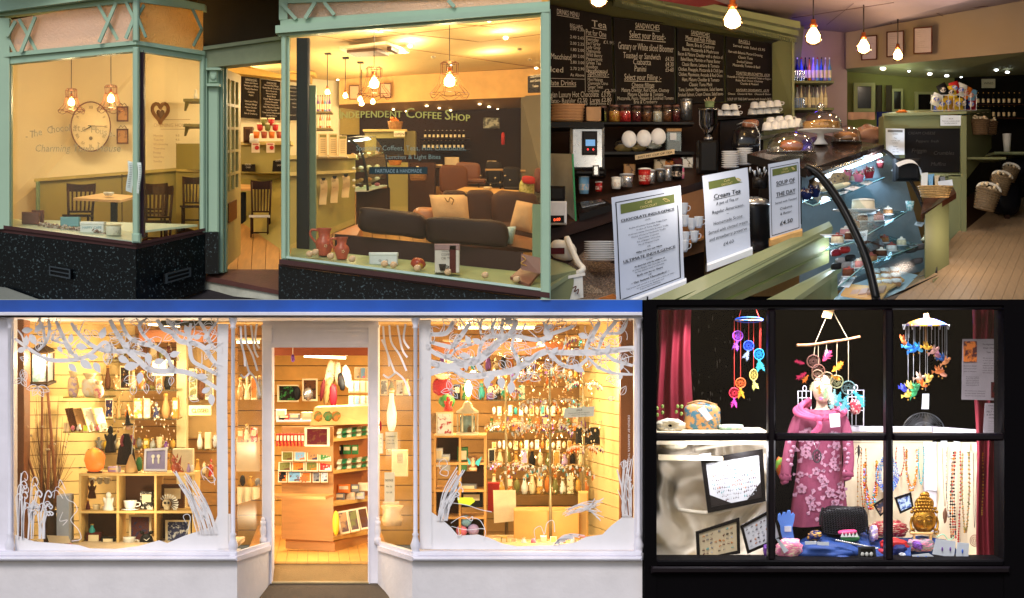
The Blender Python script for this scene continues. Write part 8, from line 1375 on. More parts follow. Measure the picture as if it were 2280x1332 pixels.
 # driftwood dreamcatcher
dw=thing('driftwood_hanger','driftwood branch on twine carrying a row of feathered hoops','hanging ornament',(1845,770,.6));b=MB();b.tube(curve([(1774,769,.6),(1805,768,.6),(1845,762,.6),(1885,756,.6),(1915,750,.6)]),3.4,9,2.6);b.build('driftwood',mat((150,104,66),bump=.6,var=.3,scale=20),dw)
b=MB();b.tube([(1815,765,.6),(1840,706,.6)],.6,4);b.tube([(1888,755,.6),(1856,696,.6)],.6,4)
for p,q_ in(((1815,768),(1812,793)),((1822,768),(1822,812)),((1864,760),(1862,838)),((1889,755),(1889,848)),((1840,764),(1840,800))):b.tube([(*p,.6),(*q_,.6)],.55,4)
b.build('twine',cm('beige'),dw);MB().prism([(1834,692,.58),(1858,690,.58),(1850,710,.58),(1830,706,.58)],(0,.004,0)).build('card_tag',cm('tan'),dw)
for(px,py,r,c,n_)in((1811,805,14,(100,60,50),0),(1822,826,14,(110,64,50),0),(1820,836,12,(120,96,70),1),(1841,843,14,(130,110,80),0),(1863,850,14,(130,130,90),0),(1889,864,15,(80,110,110),0)):
 b=MB();b.ring(px,py,.56,r,r,1.5,24,6);net(b,px,py,.56,r);b.build('hoop',cm(c),dw)
for(px,py,l,a,c)in((1792,810,26,3.4,(225,50,100)),(1796,830,30,2.6,(215,40,90)),(1800,835,24,2.2,(245,130,40)),(1832,805,34,-.9,(225,60,110)),(1838,800,24,-1.4,(235,190,210)),(1852,828,36,-.7,(245,150,30)),(1850,836,26,.4,(245,160,40)),(1812,850,26,1.9,(235,225,170)),(1824,856,26,1.5,(220,130,50)),(1840,862,30,1.7,(160,190,140)),(1858,866,34,1.6,(150,200,200)),(1872,872,40,1.8,(80,180,190)),(1888,880,44,2.0,(110,190,200)),(1900,870,40,.9,(60,170,190)),(1910,880,34,1.1,(70,170,180)),(1866,880,40,2.1,(150,200,200)),(1846,866,40,1.3,(190,210,180)),(1880,884,34,1.3,(60,150,170))):feather(px,py,.52-.004*(int(px)%7),l,a,c,dw,.4)
# umbrella mobile
um=thing('parasol_mobile','painted parasol mobile with spirals of coloured fabric birds','mobile',(2060,905,.55));MB().lathe(2062,726,.55,[(52,0),(40,8),(22,14),(6,18),(6,26),(5,28)],16,.8).build('parasol',mat((200,150,60),col2=(60,90,190),thr=.52,scale=14),um)
b=MB();b.tube([(2061,722,.55),(2061,775,.55)],2.2,7).build('bamboo_stick',cm('tan'),um);b=MB()
for i in range(14):a=i*.449;x=2062+52*math.cos(a);b.tube([(x,722,.55-.1*math.sin(a)),(x-2+4*(i%2),734,.55-.1*math.sin(a))],1.1,4)
b.build('tassels',cm('silver'),um);b=MB()
for(x,y)in((2017,760),(2024,752),(2037,775),(2048,840),(2056,770),(2061,870),(2065,835),(2074,765),(2082,800),(2090,780),(2098,790),(2104,800),(2108,800),(2022,860),(2034,852)):b.tube([(x,726,.55),(x,y,.55)],.5,4)
b.build('strings',cm('silver'),um)
BC=[(230,110,50),(60,150,230),(30,120,220),(60,170,230),(235,180,60),(190,140,130),(220,150,170),(40,90,160),(200,130,80),(230,160,130),(210,120,60),(230,190,90),(230,120,50),(200,170,150),(60,140,90),(60,70,200),(235,205,90),(50,150,90),(240,210,110)]
for i,(px,py)in enumerate(((2012,760),(2022,774),(2034,780),(2046,776),(2064,774),(2080,782),(2088,792),(2100,800),(2106,806),(2098,832),(2090,828),(2068,846),(2054,856),(2048,842),(2040,866),(2014,868),(2022,880),(2036,876),(2028,862))):
 d=.52-.02*(i%3);b=MB();a=(i*.7)%2-1;b.ball(px,py,d,9,5,5,10,7,.2,3,a);b.ball(px+9*math.cos(a),py-9*math.sin(a)*1-2,d,4,3.6,3.4,8,6)
 for s_ in(-1,1):b.prism([(px-3,py-1,d),(px+5,py-1,d),(px+s_*4-4,py-15,d-s_*.04),(px-6+s_*3,py-8,d-s_*.03)],(0,.004,0))
 b.prism([(px-7*math.cos(a),py+7*math.sin(a),d),(px-16*math.cos(a),py+14*math.sin(a)-4,d),(px-15*math.cos(a),py+14*math.sin(a)+5,d)],(0,.004,0));b.build('fabric_bird',cm(BC[i],rough=.8),um);MB().ball(px,py+10,d,1.8,2.2,None,7,5).build('bell',cm('gold',metal=.6),um)
solo('hanging_price_tag',MB().prism([(2054,877,.5),(2069,877,.5),(2068,911,.5),(2052,911,.5)],(0,.003,0)),WHT,'white blank tag hanging beneath the parasol mobile','tag')
# mannequin, tunic, scarf
SKN=mat((216,186,160),rough=.45,name='mannequin_skin');TUN=mat((132,58,84),rough=.8,var=.1,scale=6,name='rose_pink_jersey');FLW=mat((178,128,148),rough=.8,col2=(118,84,102),thr=.55,scale=50,name='pale_flower_print')
mn=thing('mannequin_bust','mannequin head and neck with pink lips, face hidden by hanging hoops','mannequin',(1828,940,.72));b=MB();b.ball(1831,866,.72,22,32,22,20,16);b.ball(1829,886,.70,13,12,10,12,9);b.lathe(1830,925,.73,[(30,0),(22,8),(13,18),(12,34),(13,44)],18,.8);b.ball(1829,872,.635,3.2,7,3,8,7);b.build('head_and_neck',SKN,mn);b=MB();b.ball(1828,886,.625,6.5,1.8,1.5,10,6);b.ball(1828,889.5,.625,5,2,1.5,10,6);b.build('lips',cm((220,110,150),rough=.3),mn)
b=MB();b.ball(1820,864,.64,3.6,1.8,1.4,8,6);b.ball(1840,864,.64,3.6,1.8,1.4,8,6);b.build('eyes',cm('brown'),mn)
def prof(v):
 P=[(0,22),(.03,36),(.08,50),(.14,55),(.25,53),(.45,50),(.65,55),(.85,62),(1,66)]
 for(a,x),(c,y)in zip(P[:-1],P[1:]):
  if v<=c:f=(v-a)/(c-a);return x+(y-x)*f
 return 72
tn=thing('floral_tunic','rose pink long sleeved tunic with pale flower print','tunic',(1825,1168,.7))
def tun(u,v):
 a=2*math.pi*u;w_=prof(v);fold=1+.05*v*math.sin(a*9+v*2)+.015*noise.noise(Vector((u*12,v*5,0)));py=912+256*v;return W(1826-3*v,py,.72)+Vector((w_*math.cos(a)*sc(.72)*fold*.98,w_*.52*math.sin(a)*sc(.72)*fold,-.012*math.sin(a*2)*v))
MB().grid(tun,72,30).build('tunic_body',TUN,tn)
for s_,pts in((-1,((1792,920,.74),(1776,936,.72),(1764,970,.68),(1754,1020,.64),(1748,1060,.62))),(1,((1862,920,.74),(1876,936,.72),(1886,970,.68),(1890,1020,.64),(1888,1052,.62)))):
 b=MB();P=curve(pts,5);b.tube(P,13,14,12);b.ball(1793 if s_<0 else 1861,920,.73,13,12,13,14,9);b.ball(pts[-1][0],pts[-1][1]+2,pts[-1][2],14,12,12,14,9,.35,4);b.build('sleeve',TUN,tn)
 b=MB();b.tube([(pts[-1][0]-2,pts[-1][1]+10,.62),(pts[-1][0]+1,pts[-1][1]+17,.62)],10,12,8);b.build('cuff',TUN,tn)
r=random.Random(21)
def tsurf(ox,oy,out=.006):
 v=(oy-912)/256;w_=prof(max(0,min(1,v)));x=max(-.93,min(.93,(ox-(1826-3*v))/w_));a=math.asin(-math.sqrt(1-x*x));fold=1+.05*v*math.sin((2*math.pi-math.acos(x))*9+v*2)
 return W(ox,oy,.72)+Vector((0,-w_*.52*math.sqrt(1-x*x)*sc(.72)*1.05*fold-out,0))
for i in range(26):
 fx=1826+r.uniform(-52,52)*(.85+.2*(i/26));fy=960+i*7.9;R=r.uniform(7,12);b=MB();ph=r.random()*6
 for k in range(5):
  a=ph+k*1.257;c1=(fx+R*.62*math.cos(a),fy+R*.62*math.sin(a));b.poly([tsurf(c1[0]+R*.42*math.cos(e),c1[1]+R*.42*math.sin(e),.007+.001*k)for e in[j*.785 for j in range(8)]])
 for k in range(2):a=r.random()*6.28;b.poly([tsurf(fx+R*math.cos(a),fy+R*math.sin(a)),tsurf(fx+R*2*math.cos(a+.25),fy+R*2*math.sin(a+.25)),tsurf(fx+R*2.3*math.cos(a),fy+R*2.3*math.sin(a)),tsurf(fx+R*2*math.cos(a-.25),fy+R*2*math.sin(a-.25))])
 b.build('printed_flower',FLW,tn);b=MB();b.poly([tsurf(fx+R*.25*math.cos(e),fy+R*.25*math.sin(e),.015)for e in[j for j in range(6)]]);b.build('flower_centre',cm((110,50,70)),tn)
b=MB()
for i in range(16):
 s_=-1 if i%2 else 1;y=980+i*5;x=(1768-(y-950)*.14 if s_<0 else 1887);b.ball(x+r.uniform(-6,6),y,.6,5,4,2,8,5)
b.build('printed_spots',FLW,tn)
sf2=thing('knotted_scarf','plain rose pink jersey scarf knotted round the mannequin shoulders','scarf',(1826,965,.55));SCF=mat((176,70,106),rough=.85,var=.1,scale=9)
for s_ in(-1,1):
 for k in range(3):b=MB();b.tube(curve([(1826+s_*24,892+k*4,.78),(1826+s_*(44+k*5),906+k*3,.7),(1826+s_*(34+k*5),920+k*3,.6),(1826+s_*6,930+k*2,.54-.01*k)]),7.5,10,5);b.build('scarf_fold',SCF,sf2)
b=MB();b.ball(1822,932,.52,10,8,9,14,9,.15);b.build('knot',SCF,sf2)
for(a_,w_)in(((1820,936),(1822,955)),((1826,936),(1812,966))):b=MB();b.tube(curve([(a_[0],a_[1],.52),((a_[0]+w_[0])/2+4,(a_[1]+w_[1])/2,.5),(w_[0],w_[1],.53)]),4,9,8);b.build('scarf_end',SCF,sf2)
solo('garment_label',MB().prism([(1846,922,.5),(1870,920,.5),(1871,950,.5),(1849,952,.5)],(0,.003,0)),WHT,'white price card pinned on the tunic chest','label')
t=thing('oval_pendant_necklace','silver filigree oval pendant hanging on the tunic','necklace',(1819,1030,.55));b=MB();b.tube([(1812,985,.55),(1819,1003,.53),(1826,985,.55)],.7,5).build('chain',STL,t);b=MB();b.ring(1819,1016,.52,9,14,1.6,24,6);[b.ring(1819+x,1016+y,.52,3.6,4.4,.7,10,4)for x,y in((0,0),(0,-7),(0,7),(-4,3),(4,-3))];b.build('pendant',mat((60,56,60),metal=.6,rough=.3),t)
# wire racks behind mannequin
for(x0_,x1_,y0_,y1_,lab)in((1777,1806,871,930,'white wire rack behind the left shoulder'),(1888,1923,869,948,'white wire rack behind the right shoulder')):
 b=MB();b.tube([(x0_,y0_,.95),(x1_,y0_,.95),(x1_,y1_,.95),(x0_,y1_,.95)],1.2,5,closed=True);[b.tube([(x0_,y0_+k*15,.95),(x1_,y0_+k*15,.95)],.8,4)for k in range(1,4)];[b.tube([(x0_+k*9,y0_,.95),(x0_+k*9,y1_,.95)],.7,4)for k in range(1,3)];b.ring((x0_+x1_)/2,y0_-6,.95,4,6,.8,12,4);solo('wire_rack',b,WP,lab,'rack')
solo('red_purse',cushion(1892,890,1918,922,.85,.06,None,0,3,18,10,0,.2),mat((170,40,60),col2=(230,200,190),thr=.55,scale=60),'red and white patterned purse on the right wire rack','purse')
t=thing('electric_fan','grey wire fan guard showing above the display rail','fan',(2056,960,1.15));b=MB();[b.ring(2056,965,1.15,48*k,46*k,.9,36,4)for k in(1,.55,.25)];b.build('guard_rings',STL,t);b=MB()
for i in range(40):a=math.pi*i/39;b.tube([(2056+10*math.cos(a),965-10*math.sin(a),1.1),(2056+48*math.cos(a+.08),965-46*math.sin(a+.08),1.15)],.5,4)
stuff('guard_wires',b,STL,t)
# posters
def para(n,v0,v1,w=.7,u=.5):return[(['All entries are displayed','in the shop window','open to everyone','please ask inside','thank you for your help','come along and join in'][i%6],u,v0+(v1-v0)*i/max(1,n-1),.022,'c',w*.42)for i in range(n)]
GP=mat((150,140,146),rough=.7);t=poster(Q4((2143,755,.30),(2240,755,.30),(2239,892,.30),(2141,890,.30)),'large grey chair challenge poster with two small photographs',0,[("The Nightwatchman's",.66,.1,.036,'c',.4,0,0,1),('Chair Challenge',.66,.16,.036,'c',.38,0,0,1),('Take Two',.66,.23,.036,'c',.22,0,0,1)]+para(7,.32,.56,1,.68)+para(3,.45,.54,.7,.18)+para(6,.63,.77,.7,.24)+para(3,.86,.94,1.1,.3),'poster','poster',None,GP)
for(q_,c,c2)in(((2146,760,2175,806),'orange','maroon'),((2207,851,2239,886),'maroon','black')):MB().box(*q_,.288,.295).build('photo',mat(COL[c],col2=COL[c2],thr=.5,scale=14),t)
poster(Q4((2193,898,.30),(2239,898,.30),(2239,966,.30),(2189,966,.30)),'smaller grey workshop poster below the chair challenge poster',0,[('COME FOR A DAY',.5,.1,.06,'c',.7),('TO LEARN',.5,.2,.06,'c',.4),('FELT MAKING',.5,.3,.07,'c',.8),('& JEWELLERY',.5,.4,.07,'c',.8),('WORKSHOP',.5,.5,.06,'c',.6)]+para(6,.6,.9,1.5),'poster','poster',None,GP)
# left upper ledge
ls_=solo('upper_ledge',MB().box(1462,962,1711,990,.35,.9),CPN,'pale ledge carrying the orchid and patterned bag','ledge')
t=thing('patterned_bag','multicoloured paisley fabric bag with a white tag','bag',(1560,960,.6));cushion(1522,898,1604,962,.6,.16,None,6,4,26,16,0,.15,2).build('bag_body',mat((190,140,80),col2=(60,110,130),thr=.52,scale=26),t);MB().prism([(1553,912,.56),(1568,905,.56),(1588,932,.56),(1575,938,.56)],(0,.003,0)).build('white_tag',WHT,t);MB().tube(curve([(1530,900,.66),(1560,893,.62),(1596,902,.66)]),2.4,7).build('zip_edge',cm('tan'),t)
t=thing('white_orchid','large cream orchid bloom with green buds at the lower left of the upper pane','flower',(1495,962,.5))
for i in range(9):a=i*.7;b=MB();b.grid(lambda u,v,a=a:(1492+(4+30*v)*math.cos(a)+10*(u-.5)*math.sin(a)*(1+v)*1.4,948+(3+13*v)*math.sin(a)-10*(u-.5)*math.cos(a)*(1+v)*.7,.5-.05*math.sin(v*3)+.03*abs(u-.5)),4,5,th=.002).build('petal',mat((232,222,196),rough=.6),t)
for(x,y)in((1475,905),(1463,909),(1509,905),(1518,905),(1475,919),(1506,917),(1464,924),(1517,921)):MB().ball(x,y,.5,3.6,4.4,None,8,6).build('bud',cm((130,150,70)),t)
t=thing('blue_green_bowl','shallow green and cream dish on the upper ledge','dish',(1628,962,.6));MB().lathe(1628,960,.6,[(22,0),(28,8),(26,14),(22,10)],22).build('dish',mat((150,190,170),col2=(230,225,210),thr=.5,scale=20),t);solo('silver_trinkets',MB().ball(1668,960,.55,16,6,8,14,8,.5,7),mat((210,210,230),metal=.5,rough=.2),'sparkling silver trinkets at the right of the upper ledge','trinkets')
b=MB();r=random.Random(2)
for i in range(40):b.ball(1560+r.uniform(-26,110),r.uniform(700,900),1.3,1,r.uniform(1,7),None,5,4)
stuff('hanging_necklaces_behind',b,mat((60,52,44),metal=.4),None,'dim hanging strings of beads in the dark behind the mobile','beads')
solo('small_silver_flower',MB().ball(1500,992,.4,30,9,10,16,10,.35,4),mat((190,180,150),bump=.5),'pale cream petals hanging under the left glazing bar','flower')
# white satin
SAT=mat((222,210,188),rough=.6,var=.05,scale=3,name='ivory_satin')
def satin(u,v):
 px=1462+252*u;py=988+262*v;f=noise.noise(Vector((u*3,v*2.2,1)))*.25+.07*math.sin(u*20+v*8+7*noise.noise(Vector((u*2,v*2.4,4))))+.04*math.sin(v*24-u*9+5*noise.noise(Vector((u*3,v*3,8))))+.05*math.sin(v*9+u*3);return(px,py,.78-.38*v*v+f*.8+.1*(1-u))
solo('satin_cloth',MB().grid(satin,70,60,th=.01),SAT,'ivory satin cloth draped behind the black earring frames','cloth');b=MB();b.tube(curve([(1545,1002,.62),(1600,992,.6),(1660,986,.58),(1700,990,.6)]),5,10);b.tube(curve([(1510,1135,.5),(1580,1142,.45),(1650,1126,.45),(1706,1112,.45)]),5,10);solo('satin_fold',b,SAT,'rolled ivory satin folds above and below the large earring frame','cloth')
solo('white_ruler_strip',MB().prism([(1466,1012,.36),(1610,1017,.36),(1610,1026,.36),(1466,1025,.36)],(0,.01,0)),cm('cream'),'cream flat strip lying across the satin','strip')
def eframe(c4,d,lab,bg,corners,n,w=.07):
 q=Q4(*[(x,y,d)for x,y in c4]);t=thing('earring_frame',lab,'earring display',(c4[3][0],c4[3][1],d),'black framed earring displays');b=MB();q.frame(b,w,.03,.015,w*1.35).build('frame',mat((22,18,18),rough=.4),t);b=MB();q.slab(b,.01);b.build('board',mat(bg,rough=.8,var=.03),t)
 if corners:
  for(a_,b_,c_)in(((w,.98-w),(w,.68),(.42,.98-w)),((1-w,.98-w),(1-w,.62),(.68,.98-w))):b=MB();b.prism([q.at(*a_,.006),q.at(*b_,.006),q.at(*c_,.006)],(0,.002,0));b.build('leather_corner',cm((44,38,36)),t)
 r=random.Random(int(c4[0][0]));cs=['black','silver','maroon','teal','amber','grey']
 for j in range(n[1]):
  for i in range(n[0]):
   u=w+.07+(1-2*w-.12)*(i+.3*r.random())/n[0];v=w*1.4+.06+(1-2.8*w-.1)*(j+.2*r.random())/n[1]
   if corners and v>.6 and(u<.12+(v-.6)*.8 or u>.9-(v-.6)*.6)or r.random()<.12:continue
   b=MB()
   for k in(0,.028):
    p=q.at(u+k,v,.012);s_=sc(d);hh=r.uniform(2.6,5)*s_;b.tube([p,p-Vector((0,0,hh*.5))],.3,3);w_=r.uniform(.9,1.6)*s_;z=p-Vector((0,0,hh));b.add([z+Vector((0,0,w_*1.8)),z+Vector((w_,0,0)),z-Vector((0,0,w_*1.8)),z-Vector((w_,0,0)),z-Vector((0,w_,0))],[(0,1,4),(1,2,4),(2,3,4),(3,0,4)])
   b.build('earring_pair',cm(r.choice(cs),rough=.3),t)
 return t
eframe(((1560,1022),(1698,1000),(1705,1116),(1576,1142)),.42,'large black frame of earrings on white card with dark corner pieces',(226,226,230),True,(12,9));eframe(((1549,1184),(1646,1152),(1648,1232),(1552,1252)),.34,'lower left black frame of earrings on beige card',(206,186,150),False,(8,5));eframe(((1648,1171),(1724,1130),(1742,1200),(1664,1233)),.3,'lower right tilted frame of earrings on white card',(224,224,228),False,(6,5));solo('frame_label',MB().prism([(1558,1012,.38),(1582,1009,.38),(1584,1022,.38),(1560,1025,.38)],(0,.003,0)),WHT,'white label card on the top left of the large earring frame','label')
# blue velvet and treasures
BLV=mat((8,50,112),rough=.7,var=.35,scale=9,name='royal_blue_velvet')
solo('velvet_cloth',MB().grid(lambda u,v:(1728+300*u,1250-(14+66*math.sin(min(1,u*1.6)*1.9)*(1 if u<.7 else .7))*v**.8*(1-.1*u),.16+.55*v+.04*math.sin(u*22+v*6)+.05*noise.noise(Vector((u*5,v*4,2)))),60,30,th=.01),BLV,'royal blue velvet cloth heaped across the display floor','cloth');solo('velvet_mound',cushion(1760,1206,1912,1250,.2,.3,None,2,2.2,34,20,0,.2,7),BLV,'bright blue velvet mound in front of the handbag','cloth');solo('velvet_cloth',cushion(2000,1196,2130,1250,.5,.3,None,6,2.2,30,16,0,.2,9),BLV,'blue velvet fold under the beaded cards','cloth')
t=thing('woven_handbag','black woven leather handbag with tassel strap','handbag',(1878,1192,.5));hb=MB()
for j in range(12):
 for i in range(16):
  u=i/16;v=j/12;x=1830+96*u+4*v;y=1130+6*math.sin(u*3)+58*v-4*u;d=.48-.05*math.sin(math.pi*u)*math.sin(math.pi*min(1,v+.1));hb.prism([(x,y+2.4,d),(x+3,y,d-.008),(x+6,y+2.4,d),(x+3,y+4.8,d-.002)],(0,.01,0))
hb.cur=0;cushion(1828,1128,1930,1192,.5,.12,None,-2,4,30,18,0,.1,3).build('bag_body',mat((22,22,24),rough=.4,bump=.4,bscale=90),t);stuff('woven_strips',hb,mat((44,44,48),rough=.3),t);b=MB();b.tube(curve([(1832,1130,.48),(1826,1150,.46),(1826,1170,.45)]),2.4,7);b.tube(curve([(1924,1135,.48),(1930,1150,.46),(1932,1190,.44)]),2.4,7);b.build('strap',cm('black'),t)
t=thing('blue_foot_sign','pale blue foot shaped felt sign with a white label','sign',(1753,1200,.4));b=MB();fp=[(1740,1198),(1738,1172),(1732,1158),(1733,1146),(1737,1143),(1741,1150),(1744,1141),(1749,1141),(1750,1149),(1754,1137),(1760,1137),(1762,1147),(1766,1142),(1770,1146),(1768,1160),(1764,1176),(1768,1198)];b.prism([(x,y,.4)for x,y in fp],(0,.02,0)).build('felt_foot',cm((96,140,220),rough=.9),t);MB().box(1747,1172,1762,1184,.392,.4).build('white_label',WHT,t)
GO=mat((172,124,44),metal=.85,rough=.38,var=.15,scale=12,name='aged_gold_leaf');bd=thing('golden_head_ornament','golden serene head ornament with curled hair on a small easel','ornament',(2058,1190,.6))
b=MB();b.ball(2058,1158,.6,27,31,16,26,20,0);b.lathe(2058,1186,.62,[(10,0),(14,6),(16,14)],14);b.ball(2058,1167,.522,4,9,4,10,8);b.ball(2058,1177,.525,8,2.4,2,12,7);b.tube(curve([(2040,1152,.525),(2046,1148,.515),(2054,1152,.515)]),1.1,5);b.tube(curve([(2062,1152,.515),(2070,1148,.515),(2076,1152,.525)]),1.1,5);b.ball(2047,1158,.522,6,2,2,10,6);b.ball(2069,1158,.522,6,2,2,10,6);b.build('face',GO,bd);b=MB();[b.tube(curve([(x-6,1159,.515),(x,1161.5,.505),(x+6,1159,.515)]),.7,4)for x in(2047,2069)];b.tube([(2050,1177,.512),(2058,1178.5,.505),(2066,1177,.512)],.6,4);[b.tube(curve([(x-8,1154,.52),(x,1149,.508),(x+8,1154,.52)]),.7,4)for x in(2047,2069)];b.build('face_lines',cm((70,40,10)),bd)
for s_ in(-1,1):b=MB();b.tube(curve([(2058+s_*26,1150,.6),(2058+s_*30,1165,.6),(2058+s_*27,1180,.58),(2058+s_*22,1178,.57)]),3,8);b.ring(2058+s_*27,1184,.58,5,5,1.6,12,6);b.build('ear',GO,bd)
for j in range(6):
 for i in range(9-j):
  f=(i-(8-j)/2)/4.5;y=1141-j*7-6*(1-f*f)*.8;x=2058+f*31*(1 if j<2 else .95-.1*(j-1));MB().ball(x,y,.56+.05*f*f-.0*j,4.1,4.1,4,8,6).build('hair_curl',GO,bd)
MB().ball(2058,1122,.6,22,18,14,18,12).build('hair_cap',GO,bd);MB().ball(2060,1103,.6,10,9,8,14,9,.1,9).build('top_knot',GO,bd);b=MB();b.box(2028,1186,2078,1191,.5,.54,.004);b.box(2034,1191,2038,1202,.5,.53);b.box(2070,1191,2075,1206,.5,.53);b.build('easel',PINE,bd)
def necklace(pts,d,r_,cols,lab,dz=3.2,pend=None,hook=True):
 P=curve([(x,y,d(x)if callable(d)else d)for x,y in pts],10);t=thing('necklace',lab,'necklace',P[len(P)//2],'necklaces hanging on the cream panel');MBs={};acc=0;r=random.Random(int(pts[0][0]));last=P[0]
 th=MB();th.tube([(p[0],p[1],p[2])for p in P],.5,4);th.build('cord',cm(cols[0]if len(cols)==1 else 'brown'),t)
 if r_>.8:
  for p in P:
   if math.dist(p[:2],last[:2])>=dz:c=r.choice(cols);MBs.setdefault(c,MB()).ball(p[0]+r.uniform(-.5,.5),p[1],p[2]-.008,r_*r.uniform(.8,1.2),None,None,6,5);last=p
  for c,m_ in MBs.items():m_.build('bead_run',cm(c,rough=.25),t)
 if pend:b=MB();pend(b);b.build('pendant',mat((150,110,90),metal=.7,rough=.3),t)
 return t
dp=lambda x:.96 if x<2075 else .96-(x-2075)/115*.55
U=lambda xa,xb,y0_,y1_:((xa,y0_),(xa-1,(y0_+y1_)/2),((xa+xb)/2-(xb-xa)*.2,y1_-4),((xa+xb)/2,y1_),((xa+xb)/2+(xb-xa)*.2,y1_-4),(xb+1,(y0_+y1_)/2),(xb,y0_))
for k in range(4):necklace(U(1928-k,1950+k,1028,1112+k*7),.95-.01*k,2.6,['gold','orange','red','turquoise','lilac','amber'],'chunky multicoloured bead necklace left of the mullion, strand %s from the inside'%ORD[k],4)
for k in range(4):necklace(((1976,1002),(1964-k*3,1040),(1962-k*3,1070),(1976,1094+k*3),(1990+k*3,1072),(1988+k*3,1040),(1978,1002)),.94-.01*k,1.6,['sky','blue','silver'],'pale blue seed bead necklace behind the mullion, strand %s from the inside'%ORD[k],2.6)
for k in range(3):necklace(U(2020-k,2040+k,1000,1082+k*5),.95-.01*k,2.0,['orange','amber','gold','silver'],'orange and gold bead necklace on the cream panel, strand %s from the inside'%ORD[k],3)
necklace(((2098,996),(2100,1060),(2104,1128),(2110,1060),(2110,996)),dp,.5,['brown'],'thin brown cord necklace with pale feather pendant',3,lambda b:b.ball(2104,1148,.75,5,16,2,8,8,.3))
for k in range(3):necklace(((2124+k*2,1004),(2118+k*3,1080),(2116+k*5,1150),(2118+k*5,1200)),dp(2124)-.03-.02*k,2.2,[['black','brown','amber'],['black','red','orange'],['red','black','maroon']][k],'long black and red bead strand %s from the left on the angled panel'%ORD[k],3.4)
necklace(((2138,1002),(2139,1080),(2136,1160),(2134,1206)),dp(2138)-.04,2.2,['red','crimson'],'long plain red bead strand beside the black and red ones',3.4)
for k in range(2):necklace(U(2142+k*2,2158-k*2,1008,1182-k*6),.5-.02*k,2.0,['gold','olive','tan'],'long gold and olive bead necklace, %s loop'%('outer','inner')[k],3)
necklace(((2168,1008),(2168,1080),(2170,1176),(2174,1080),(2178,1008)),.44,.5,['black'],'thin black cord necklace with a copper spiral pendant',3,lambda b:[b.ring(2170,1204,.42,rr_,rr_*1.25,1.1,18,5)for rr_ in(10,6.5,3)])
for k,(x0_,x1_,y0_,y1_,cc,nm)in enumerate(((1918,1928,1000,1130,['orange','tan'],'short orange string'),(1996,2012,994,1060,['red','crimson'],'short red'),(2046,2056,996,1078,['turquoise','teal'],'slim turquoise'),(2108,2118,1004,1150,['silver','grey'],'long silver'),(2180,2188,1010,1150,['amber','gold'],'long amber'))):necklace(U(x0_,x1_,y0_,y1_),(lambda x:dp(x)-.04),1.7,cc,nm+' bead necklace on the cream panels',3.4)
for i,(x,y)in enumerate(((2102,986),(2131,988),(2152,992),(2174,992),(2110,1216))):
 if i<4:solo('price_tag',MB().prism([(x-7,y-6,dp(x)-.05),(x+7,y-4,dp(x)-.05),(x+6,y+14,dp(x)-.05),(x-8,y+10,dp(x)-.05)],(0,.003,0)),WHT,'white price tag, %s along the top of the angled panel'%ORD[i],'tag','price tags on the angled panel')
solo('price_tag',MB().prism([(2062,1070,.9),(2087,1072,.9),(2086,1093,.9),(2061,1090,.9)],(0,.003,0)),WHT,'larger white card pinned on the white batten','tag')
t=thing('lizard_brooch','dark wire lizard ornament hanging on the pale panel left edge','ornament',(1912,1010,.9));b=MB();b.ball(1912,1004,.9,3,14,2,8,8);[b.tube(curve([(1912,y,.9),(1912+s_*6,y+2,.89),(1912+s_*7,y+6,.89)]),.8,4)for s_ in(-1,1)for y in(996,1006)];b.tube(curve([(1912,1016,.9),(1909,1028,.9),(1912,1040,.9)]),1,4,.3);b.build('lizard',mat((50,40,40),metal=.4),t)
necklace(((1911,1034),(1910,1050),(1910,1080),(1910,1128)),.9,1.8,['gold','amber','tan'],'hanging amber and gold charm string beside the tunic',8)
for(c4,lab,m_)in((((1944,1124),(1968,1108),(1975,1136),(1960,1150)),'small black framed amber pendant picture behind the mullion',mat((60,60,76),col2=(220,170,130),thr=.52,scale=20)),(((1991,1108),(2028,1096),(2034,1130),(2004,1144)),'small black framed picture with blue and white beads',mat((60,90,160),col2=(200,220,240),thr=.5,scale=36))):q=Q4(*[(x,y,.6)for x,y in c4]);t=thing('bead_picture',lab,'picture',(c4[3][0],c4[3][1],.6));b=MB();q.frame(b,.12,.02,.01).build('frame',BLK,t);b=MB();q.slab(b,.006);b.build('beadwork',m_,t)
for i,(x0_,y0_,x1_,y1_,d,c,c2,lab)in enumerate(((1728,1200,1786,1248,.2,'pink','cream','pink knitted hat with cream edge'),(1935,1160,2020,1196,.6,'crimson','beige','striped red woven purse'),(1960,1200,2022,1226,.4,'red',None,'red folded leather purse'),(1988,1214,2018,1238,.3,'navy',None,'dark blue soft pouch'),(2016,1200,2080,1228,.45,'grey','pink','grey and pink soft shoe'),(2032,1206,2054,1226,.36,'purple','black','purple beaded slipper'),(1936,1170,1954,1206,.5,'lilac','cream','lilac tissue wrapped soap'),(1954,1222,1976,1240,.28,'crimson',None,'small red cloth corner'),(1700,1212,1716,1246,.2,'purple',None,'purple ribbon bow'),(1798,1182,1830,1204,.36,'navy','gold','navy box with gilt star lid'),(2000,1230,2016,1244,.25,'grey','silver','small silver grey brooch'))):
 solo('soft_goods',cushion(x0_,y0_,x1_,y1_,d,.12,None,(i%3-1)*6,2.5,26,16,0,.25,i),mat(COL[c],col2=COL[c2]if c2 else None,thr=.55,scale=30,stretch=(1,1,4)),lab+' on the blue velvet','accessory')
t=thing('felt_slippers','green and white zigzag felt slippers with pink cuff','slippers',(1890,1206,.36));cushion(1872,1190,1914,1206,.36,.1,None,0,3).build('green_base',cm('green'),t);cushion(1866,1180,1908,1190,.35,.1,None,-3,3).build('pink_cuff',cm((200,60,110)),t);b=MB()
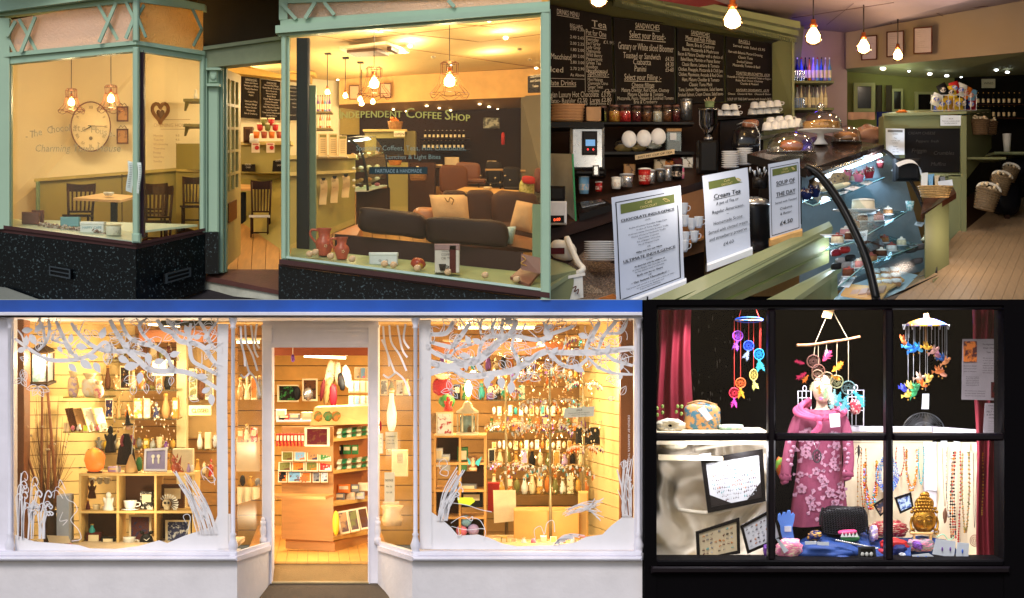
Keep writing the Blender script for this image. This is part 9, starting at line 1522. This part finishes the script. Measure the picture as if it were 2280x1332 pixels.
for i in range(5):b.prism([(1872+i*8,1196,.345),(1880+i*8,1196,.345),(1876+i*8,1186,.345)],(0,.006,0))
b.build('zigzag_points',cm('white'),t)
for i in range(22):x=1862+i*4.4;solo('pearl_bead',MB().ball(x,1203+i*.9,.24,2.4,2.4,None,8,6),mat((200,196,190),metal=.4,rough=.2),'pearl bead, number %s along the string on the velvet mound from the handbag end'%(ORD[i]),'bead','pearl string on the velvet')
t=thing('small_ring_box','small black frame box of silver flower rings','box',(1930,1248,.2));q=Q4((1911,1218,.2),(1948,1217,.2),(1952,1247,.2),(1912,1248,.2));b=MB();q.frame(b,.14,.03,.012).build('frame',cm((50,50,50)),t);b=MB();q.slab(b,.008);b.build('insert',BLK,t)
for i in range(3):MB().ball(1920+i*10,1234,.19,4.4,4.4,1.4,10,7,.3,5).build('silver_flower',cm('white',metal=.3),t)
for i,(c4,lab)in enumerate(((((2084,1200),(2128,1206),(2124,1242),(2076,1234)),'white card with two pairs of bead drop earrings'),(((2132,1208),(2158,1210),(2156,1244),(2128,1240)),'white card with one blue drop earring pair'),(((2030,1236),(2068,1232),(2084,1242),(2036,1246)),'flat white card with a bracelet print'),(((1792,1206),(1818,1205),(1818,1212),(1793,1213)),'small white label on the left of the velvet mound'),(((1819,1207),(1846,1207),(1846,1215),(1820,1214)),'small white label on the middle of the velvet mound'),(((1728,1200),(1734,1200),(1756,1226),(1746,1232)),'long white tag on the knitted hat'))):
 q=Q4(*[(x,y,.22-.012*i)for x,y in c4]);t=thing('jewellery_card',lab,'card',(c4[3][0],c4[3][1],.2));b=MB();q.slab(b,.004);b.build('card',WHT,t)
 if i<3:b=MB();[b.ball(c4[0][0]+14+k*18-(i==1)*3,(c4[0][1]+c4[2][1])/2+2,.2-.012*i,2,5-2*(i==2),1.5,8,6)for k in range(2 if i!=1 else 1)];b.build('earring',cm('blue' if i else 'purple'),t)
solo('twig_lights',MB().tube(curve([(2086,1196,.4),(2100,1190,.4),(2112,1202,.4),(2124,1196,.4)]),1.1,5),cm((150,220,180)),'pale green plastic twig beside the golden head','ornament')
solo('red_flowers',MB().ball(1738,1040,.8,12,22,8,14,9,.3,4),mat((200,80,40),col2=(120,170,60),thr=.5,scale=20),'orange and green woven basket behind the left sleeve','basket')
solo('satin_cloth',cushion(1560,1236,1712,1250,.2,.2,None,0,2.4,30,12,0,.3,8),SAT,'flat ivory satin fold along the bottom of the left panes','cloth')
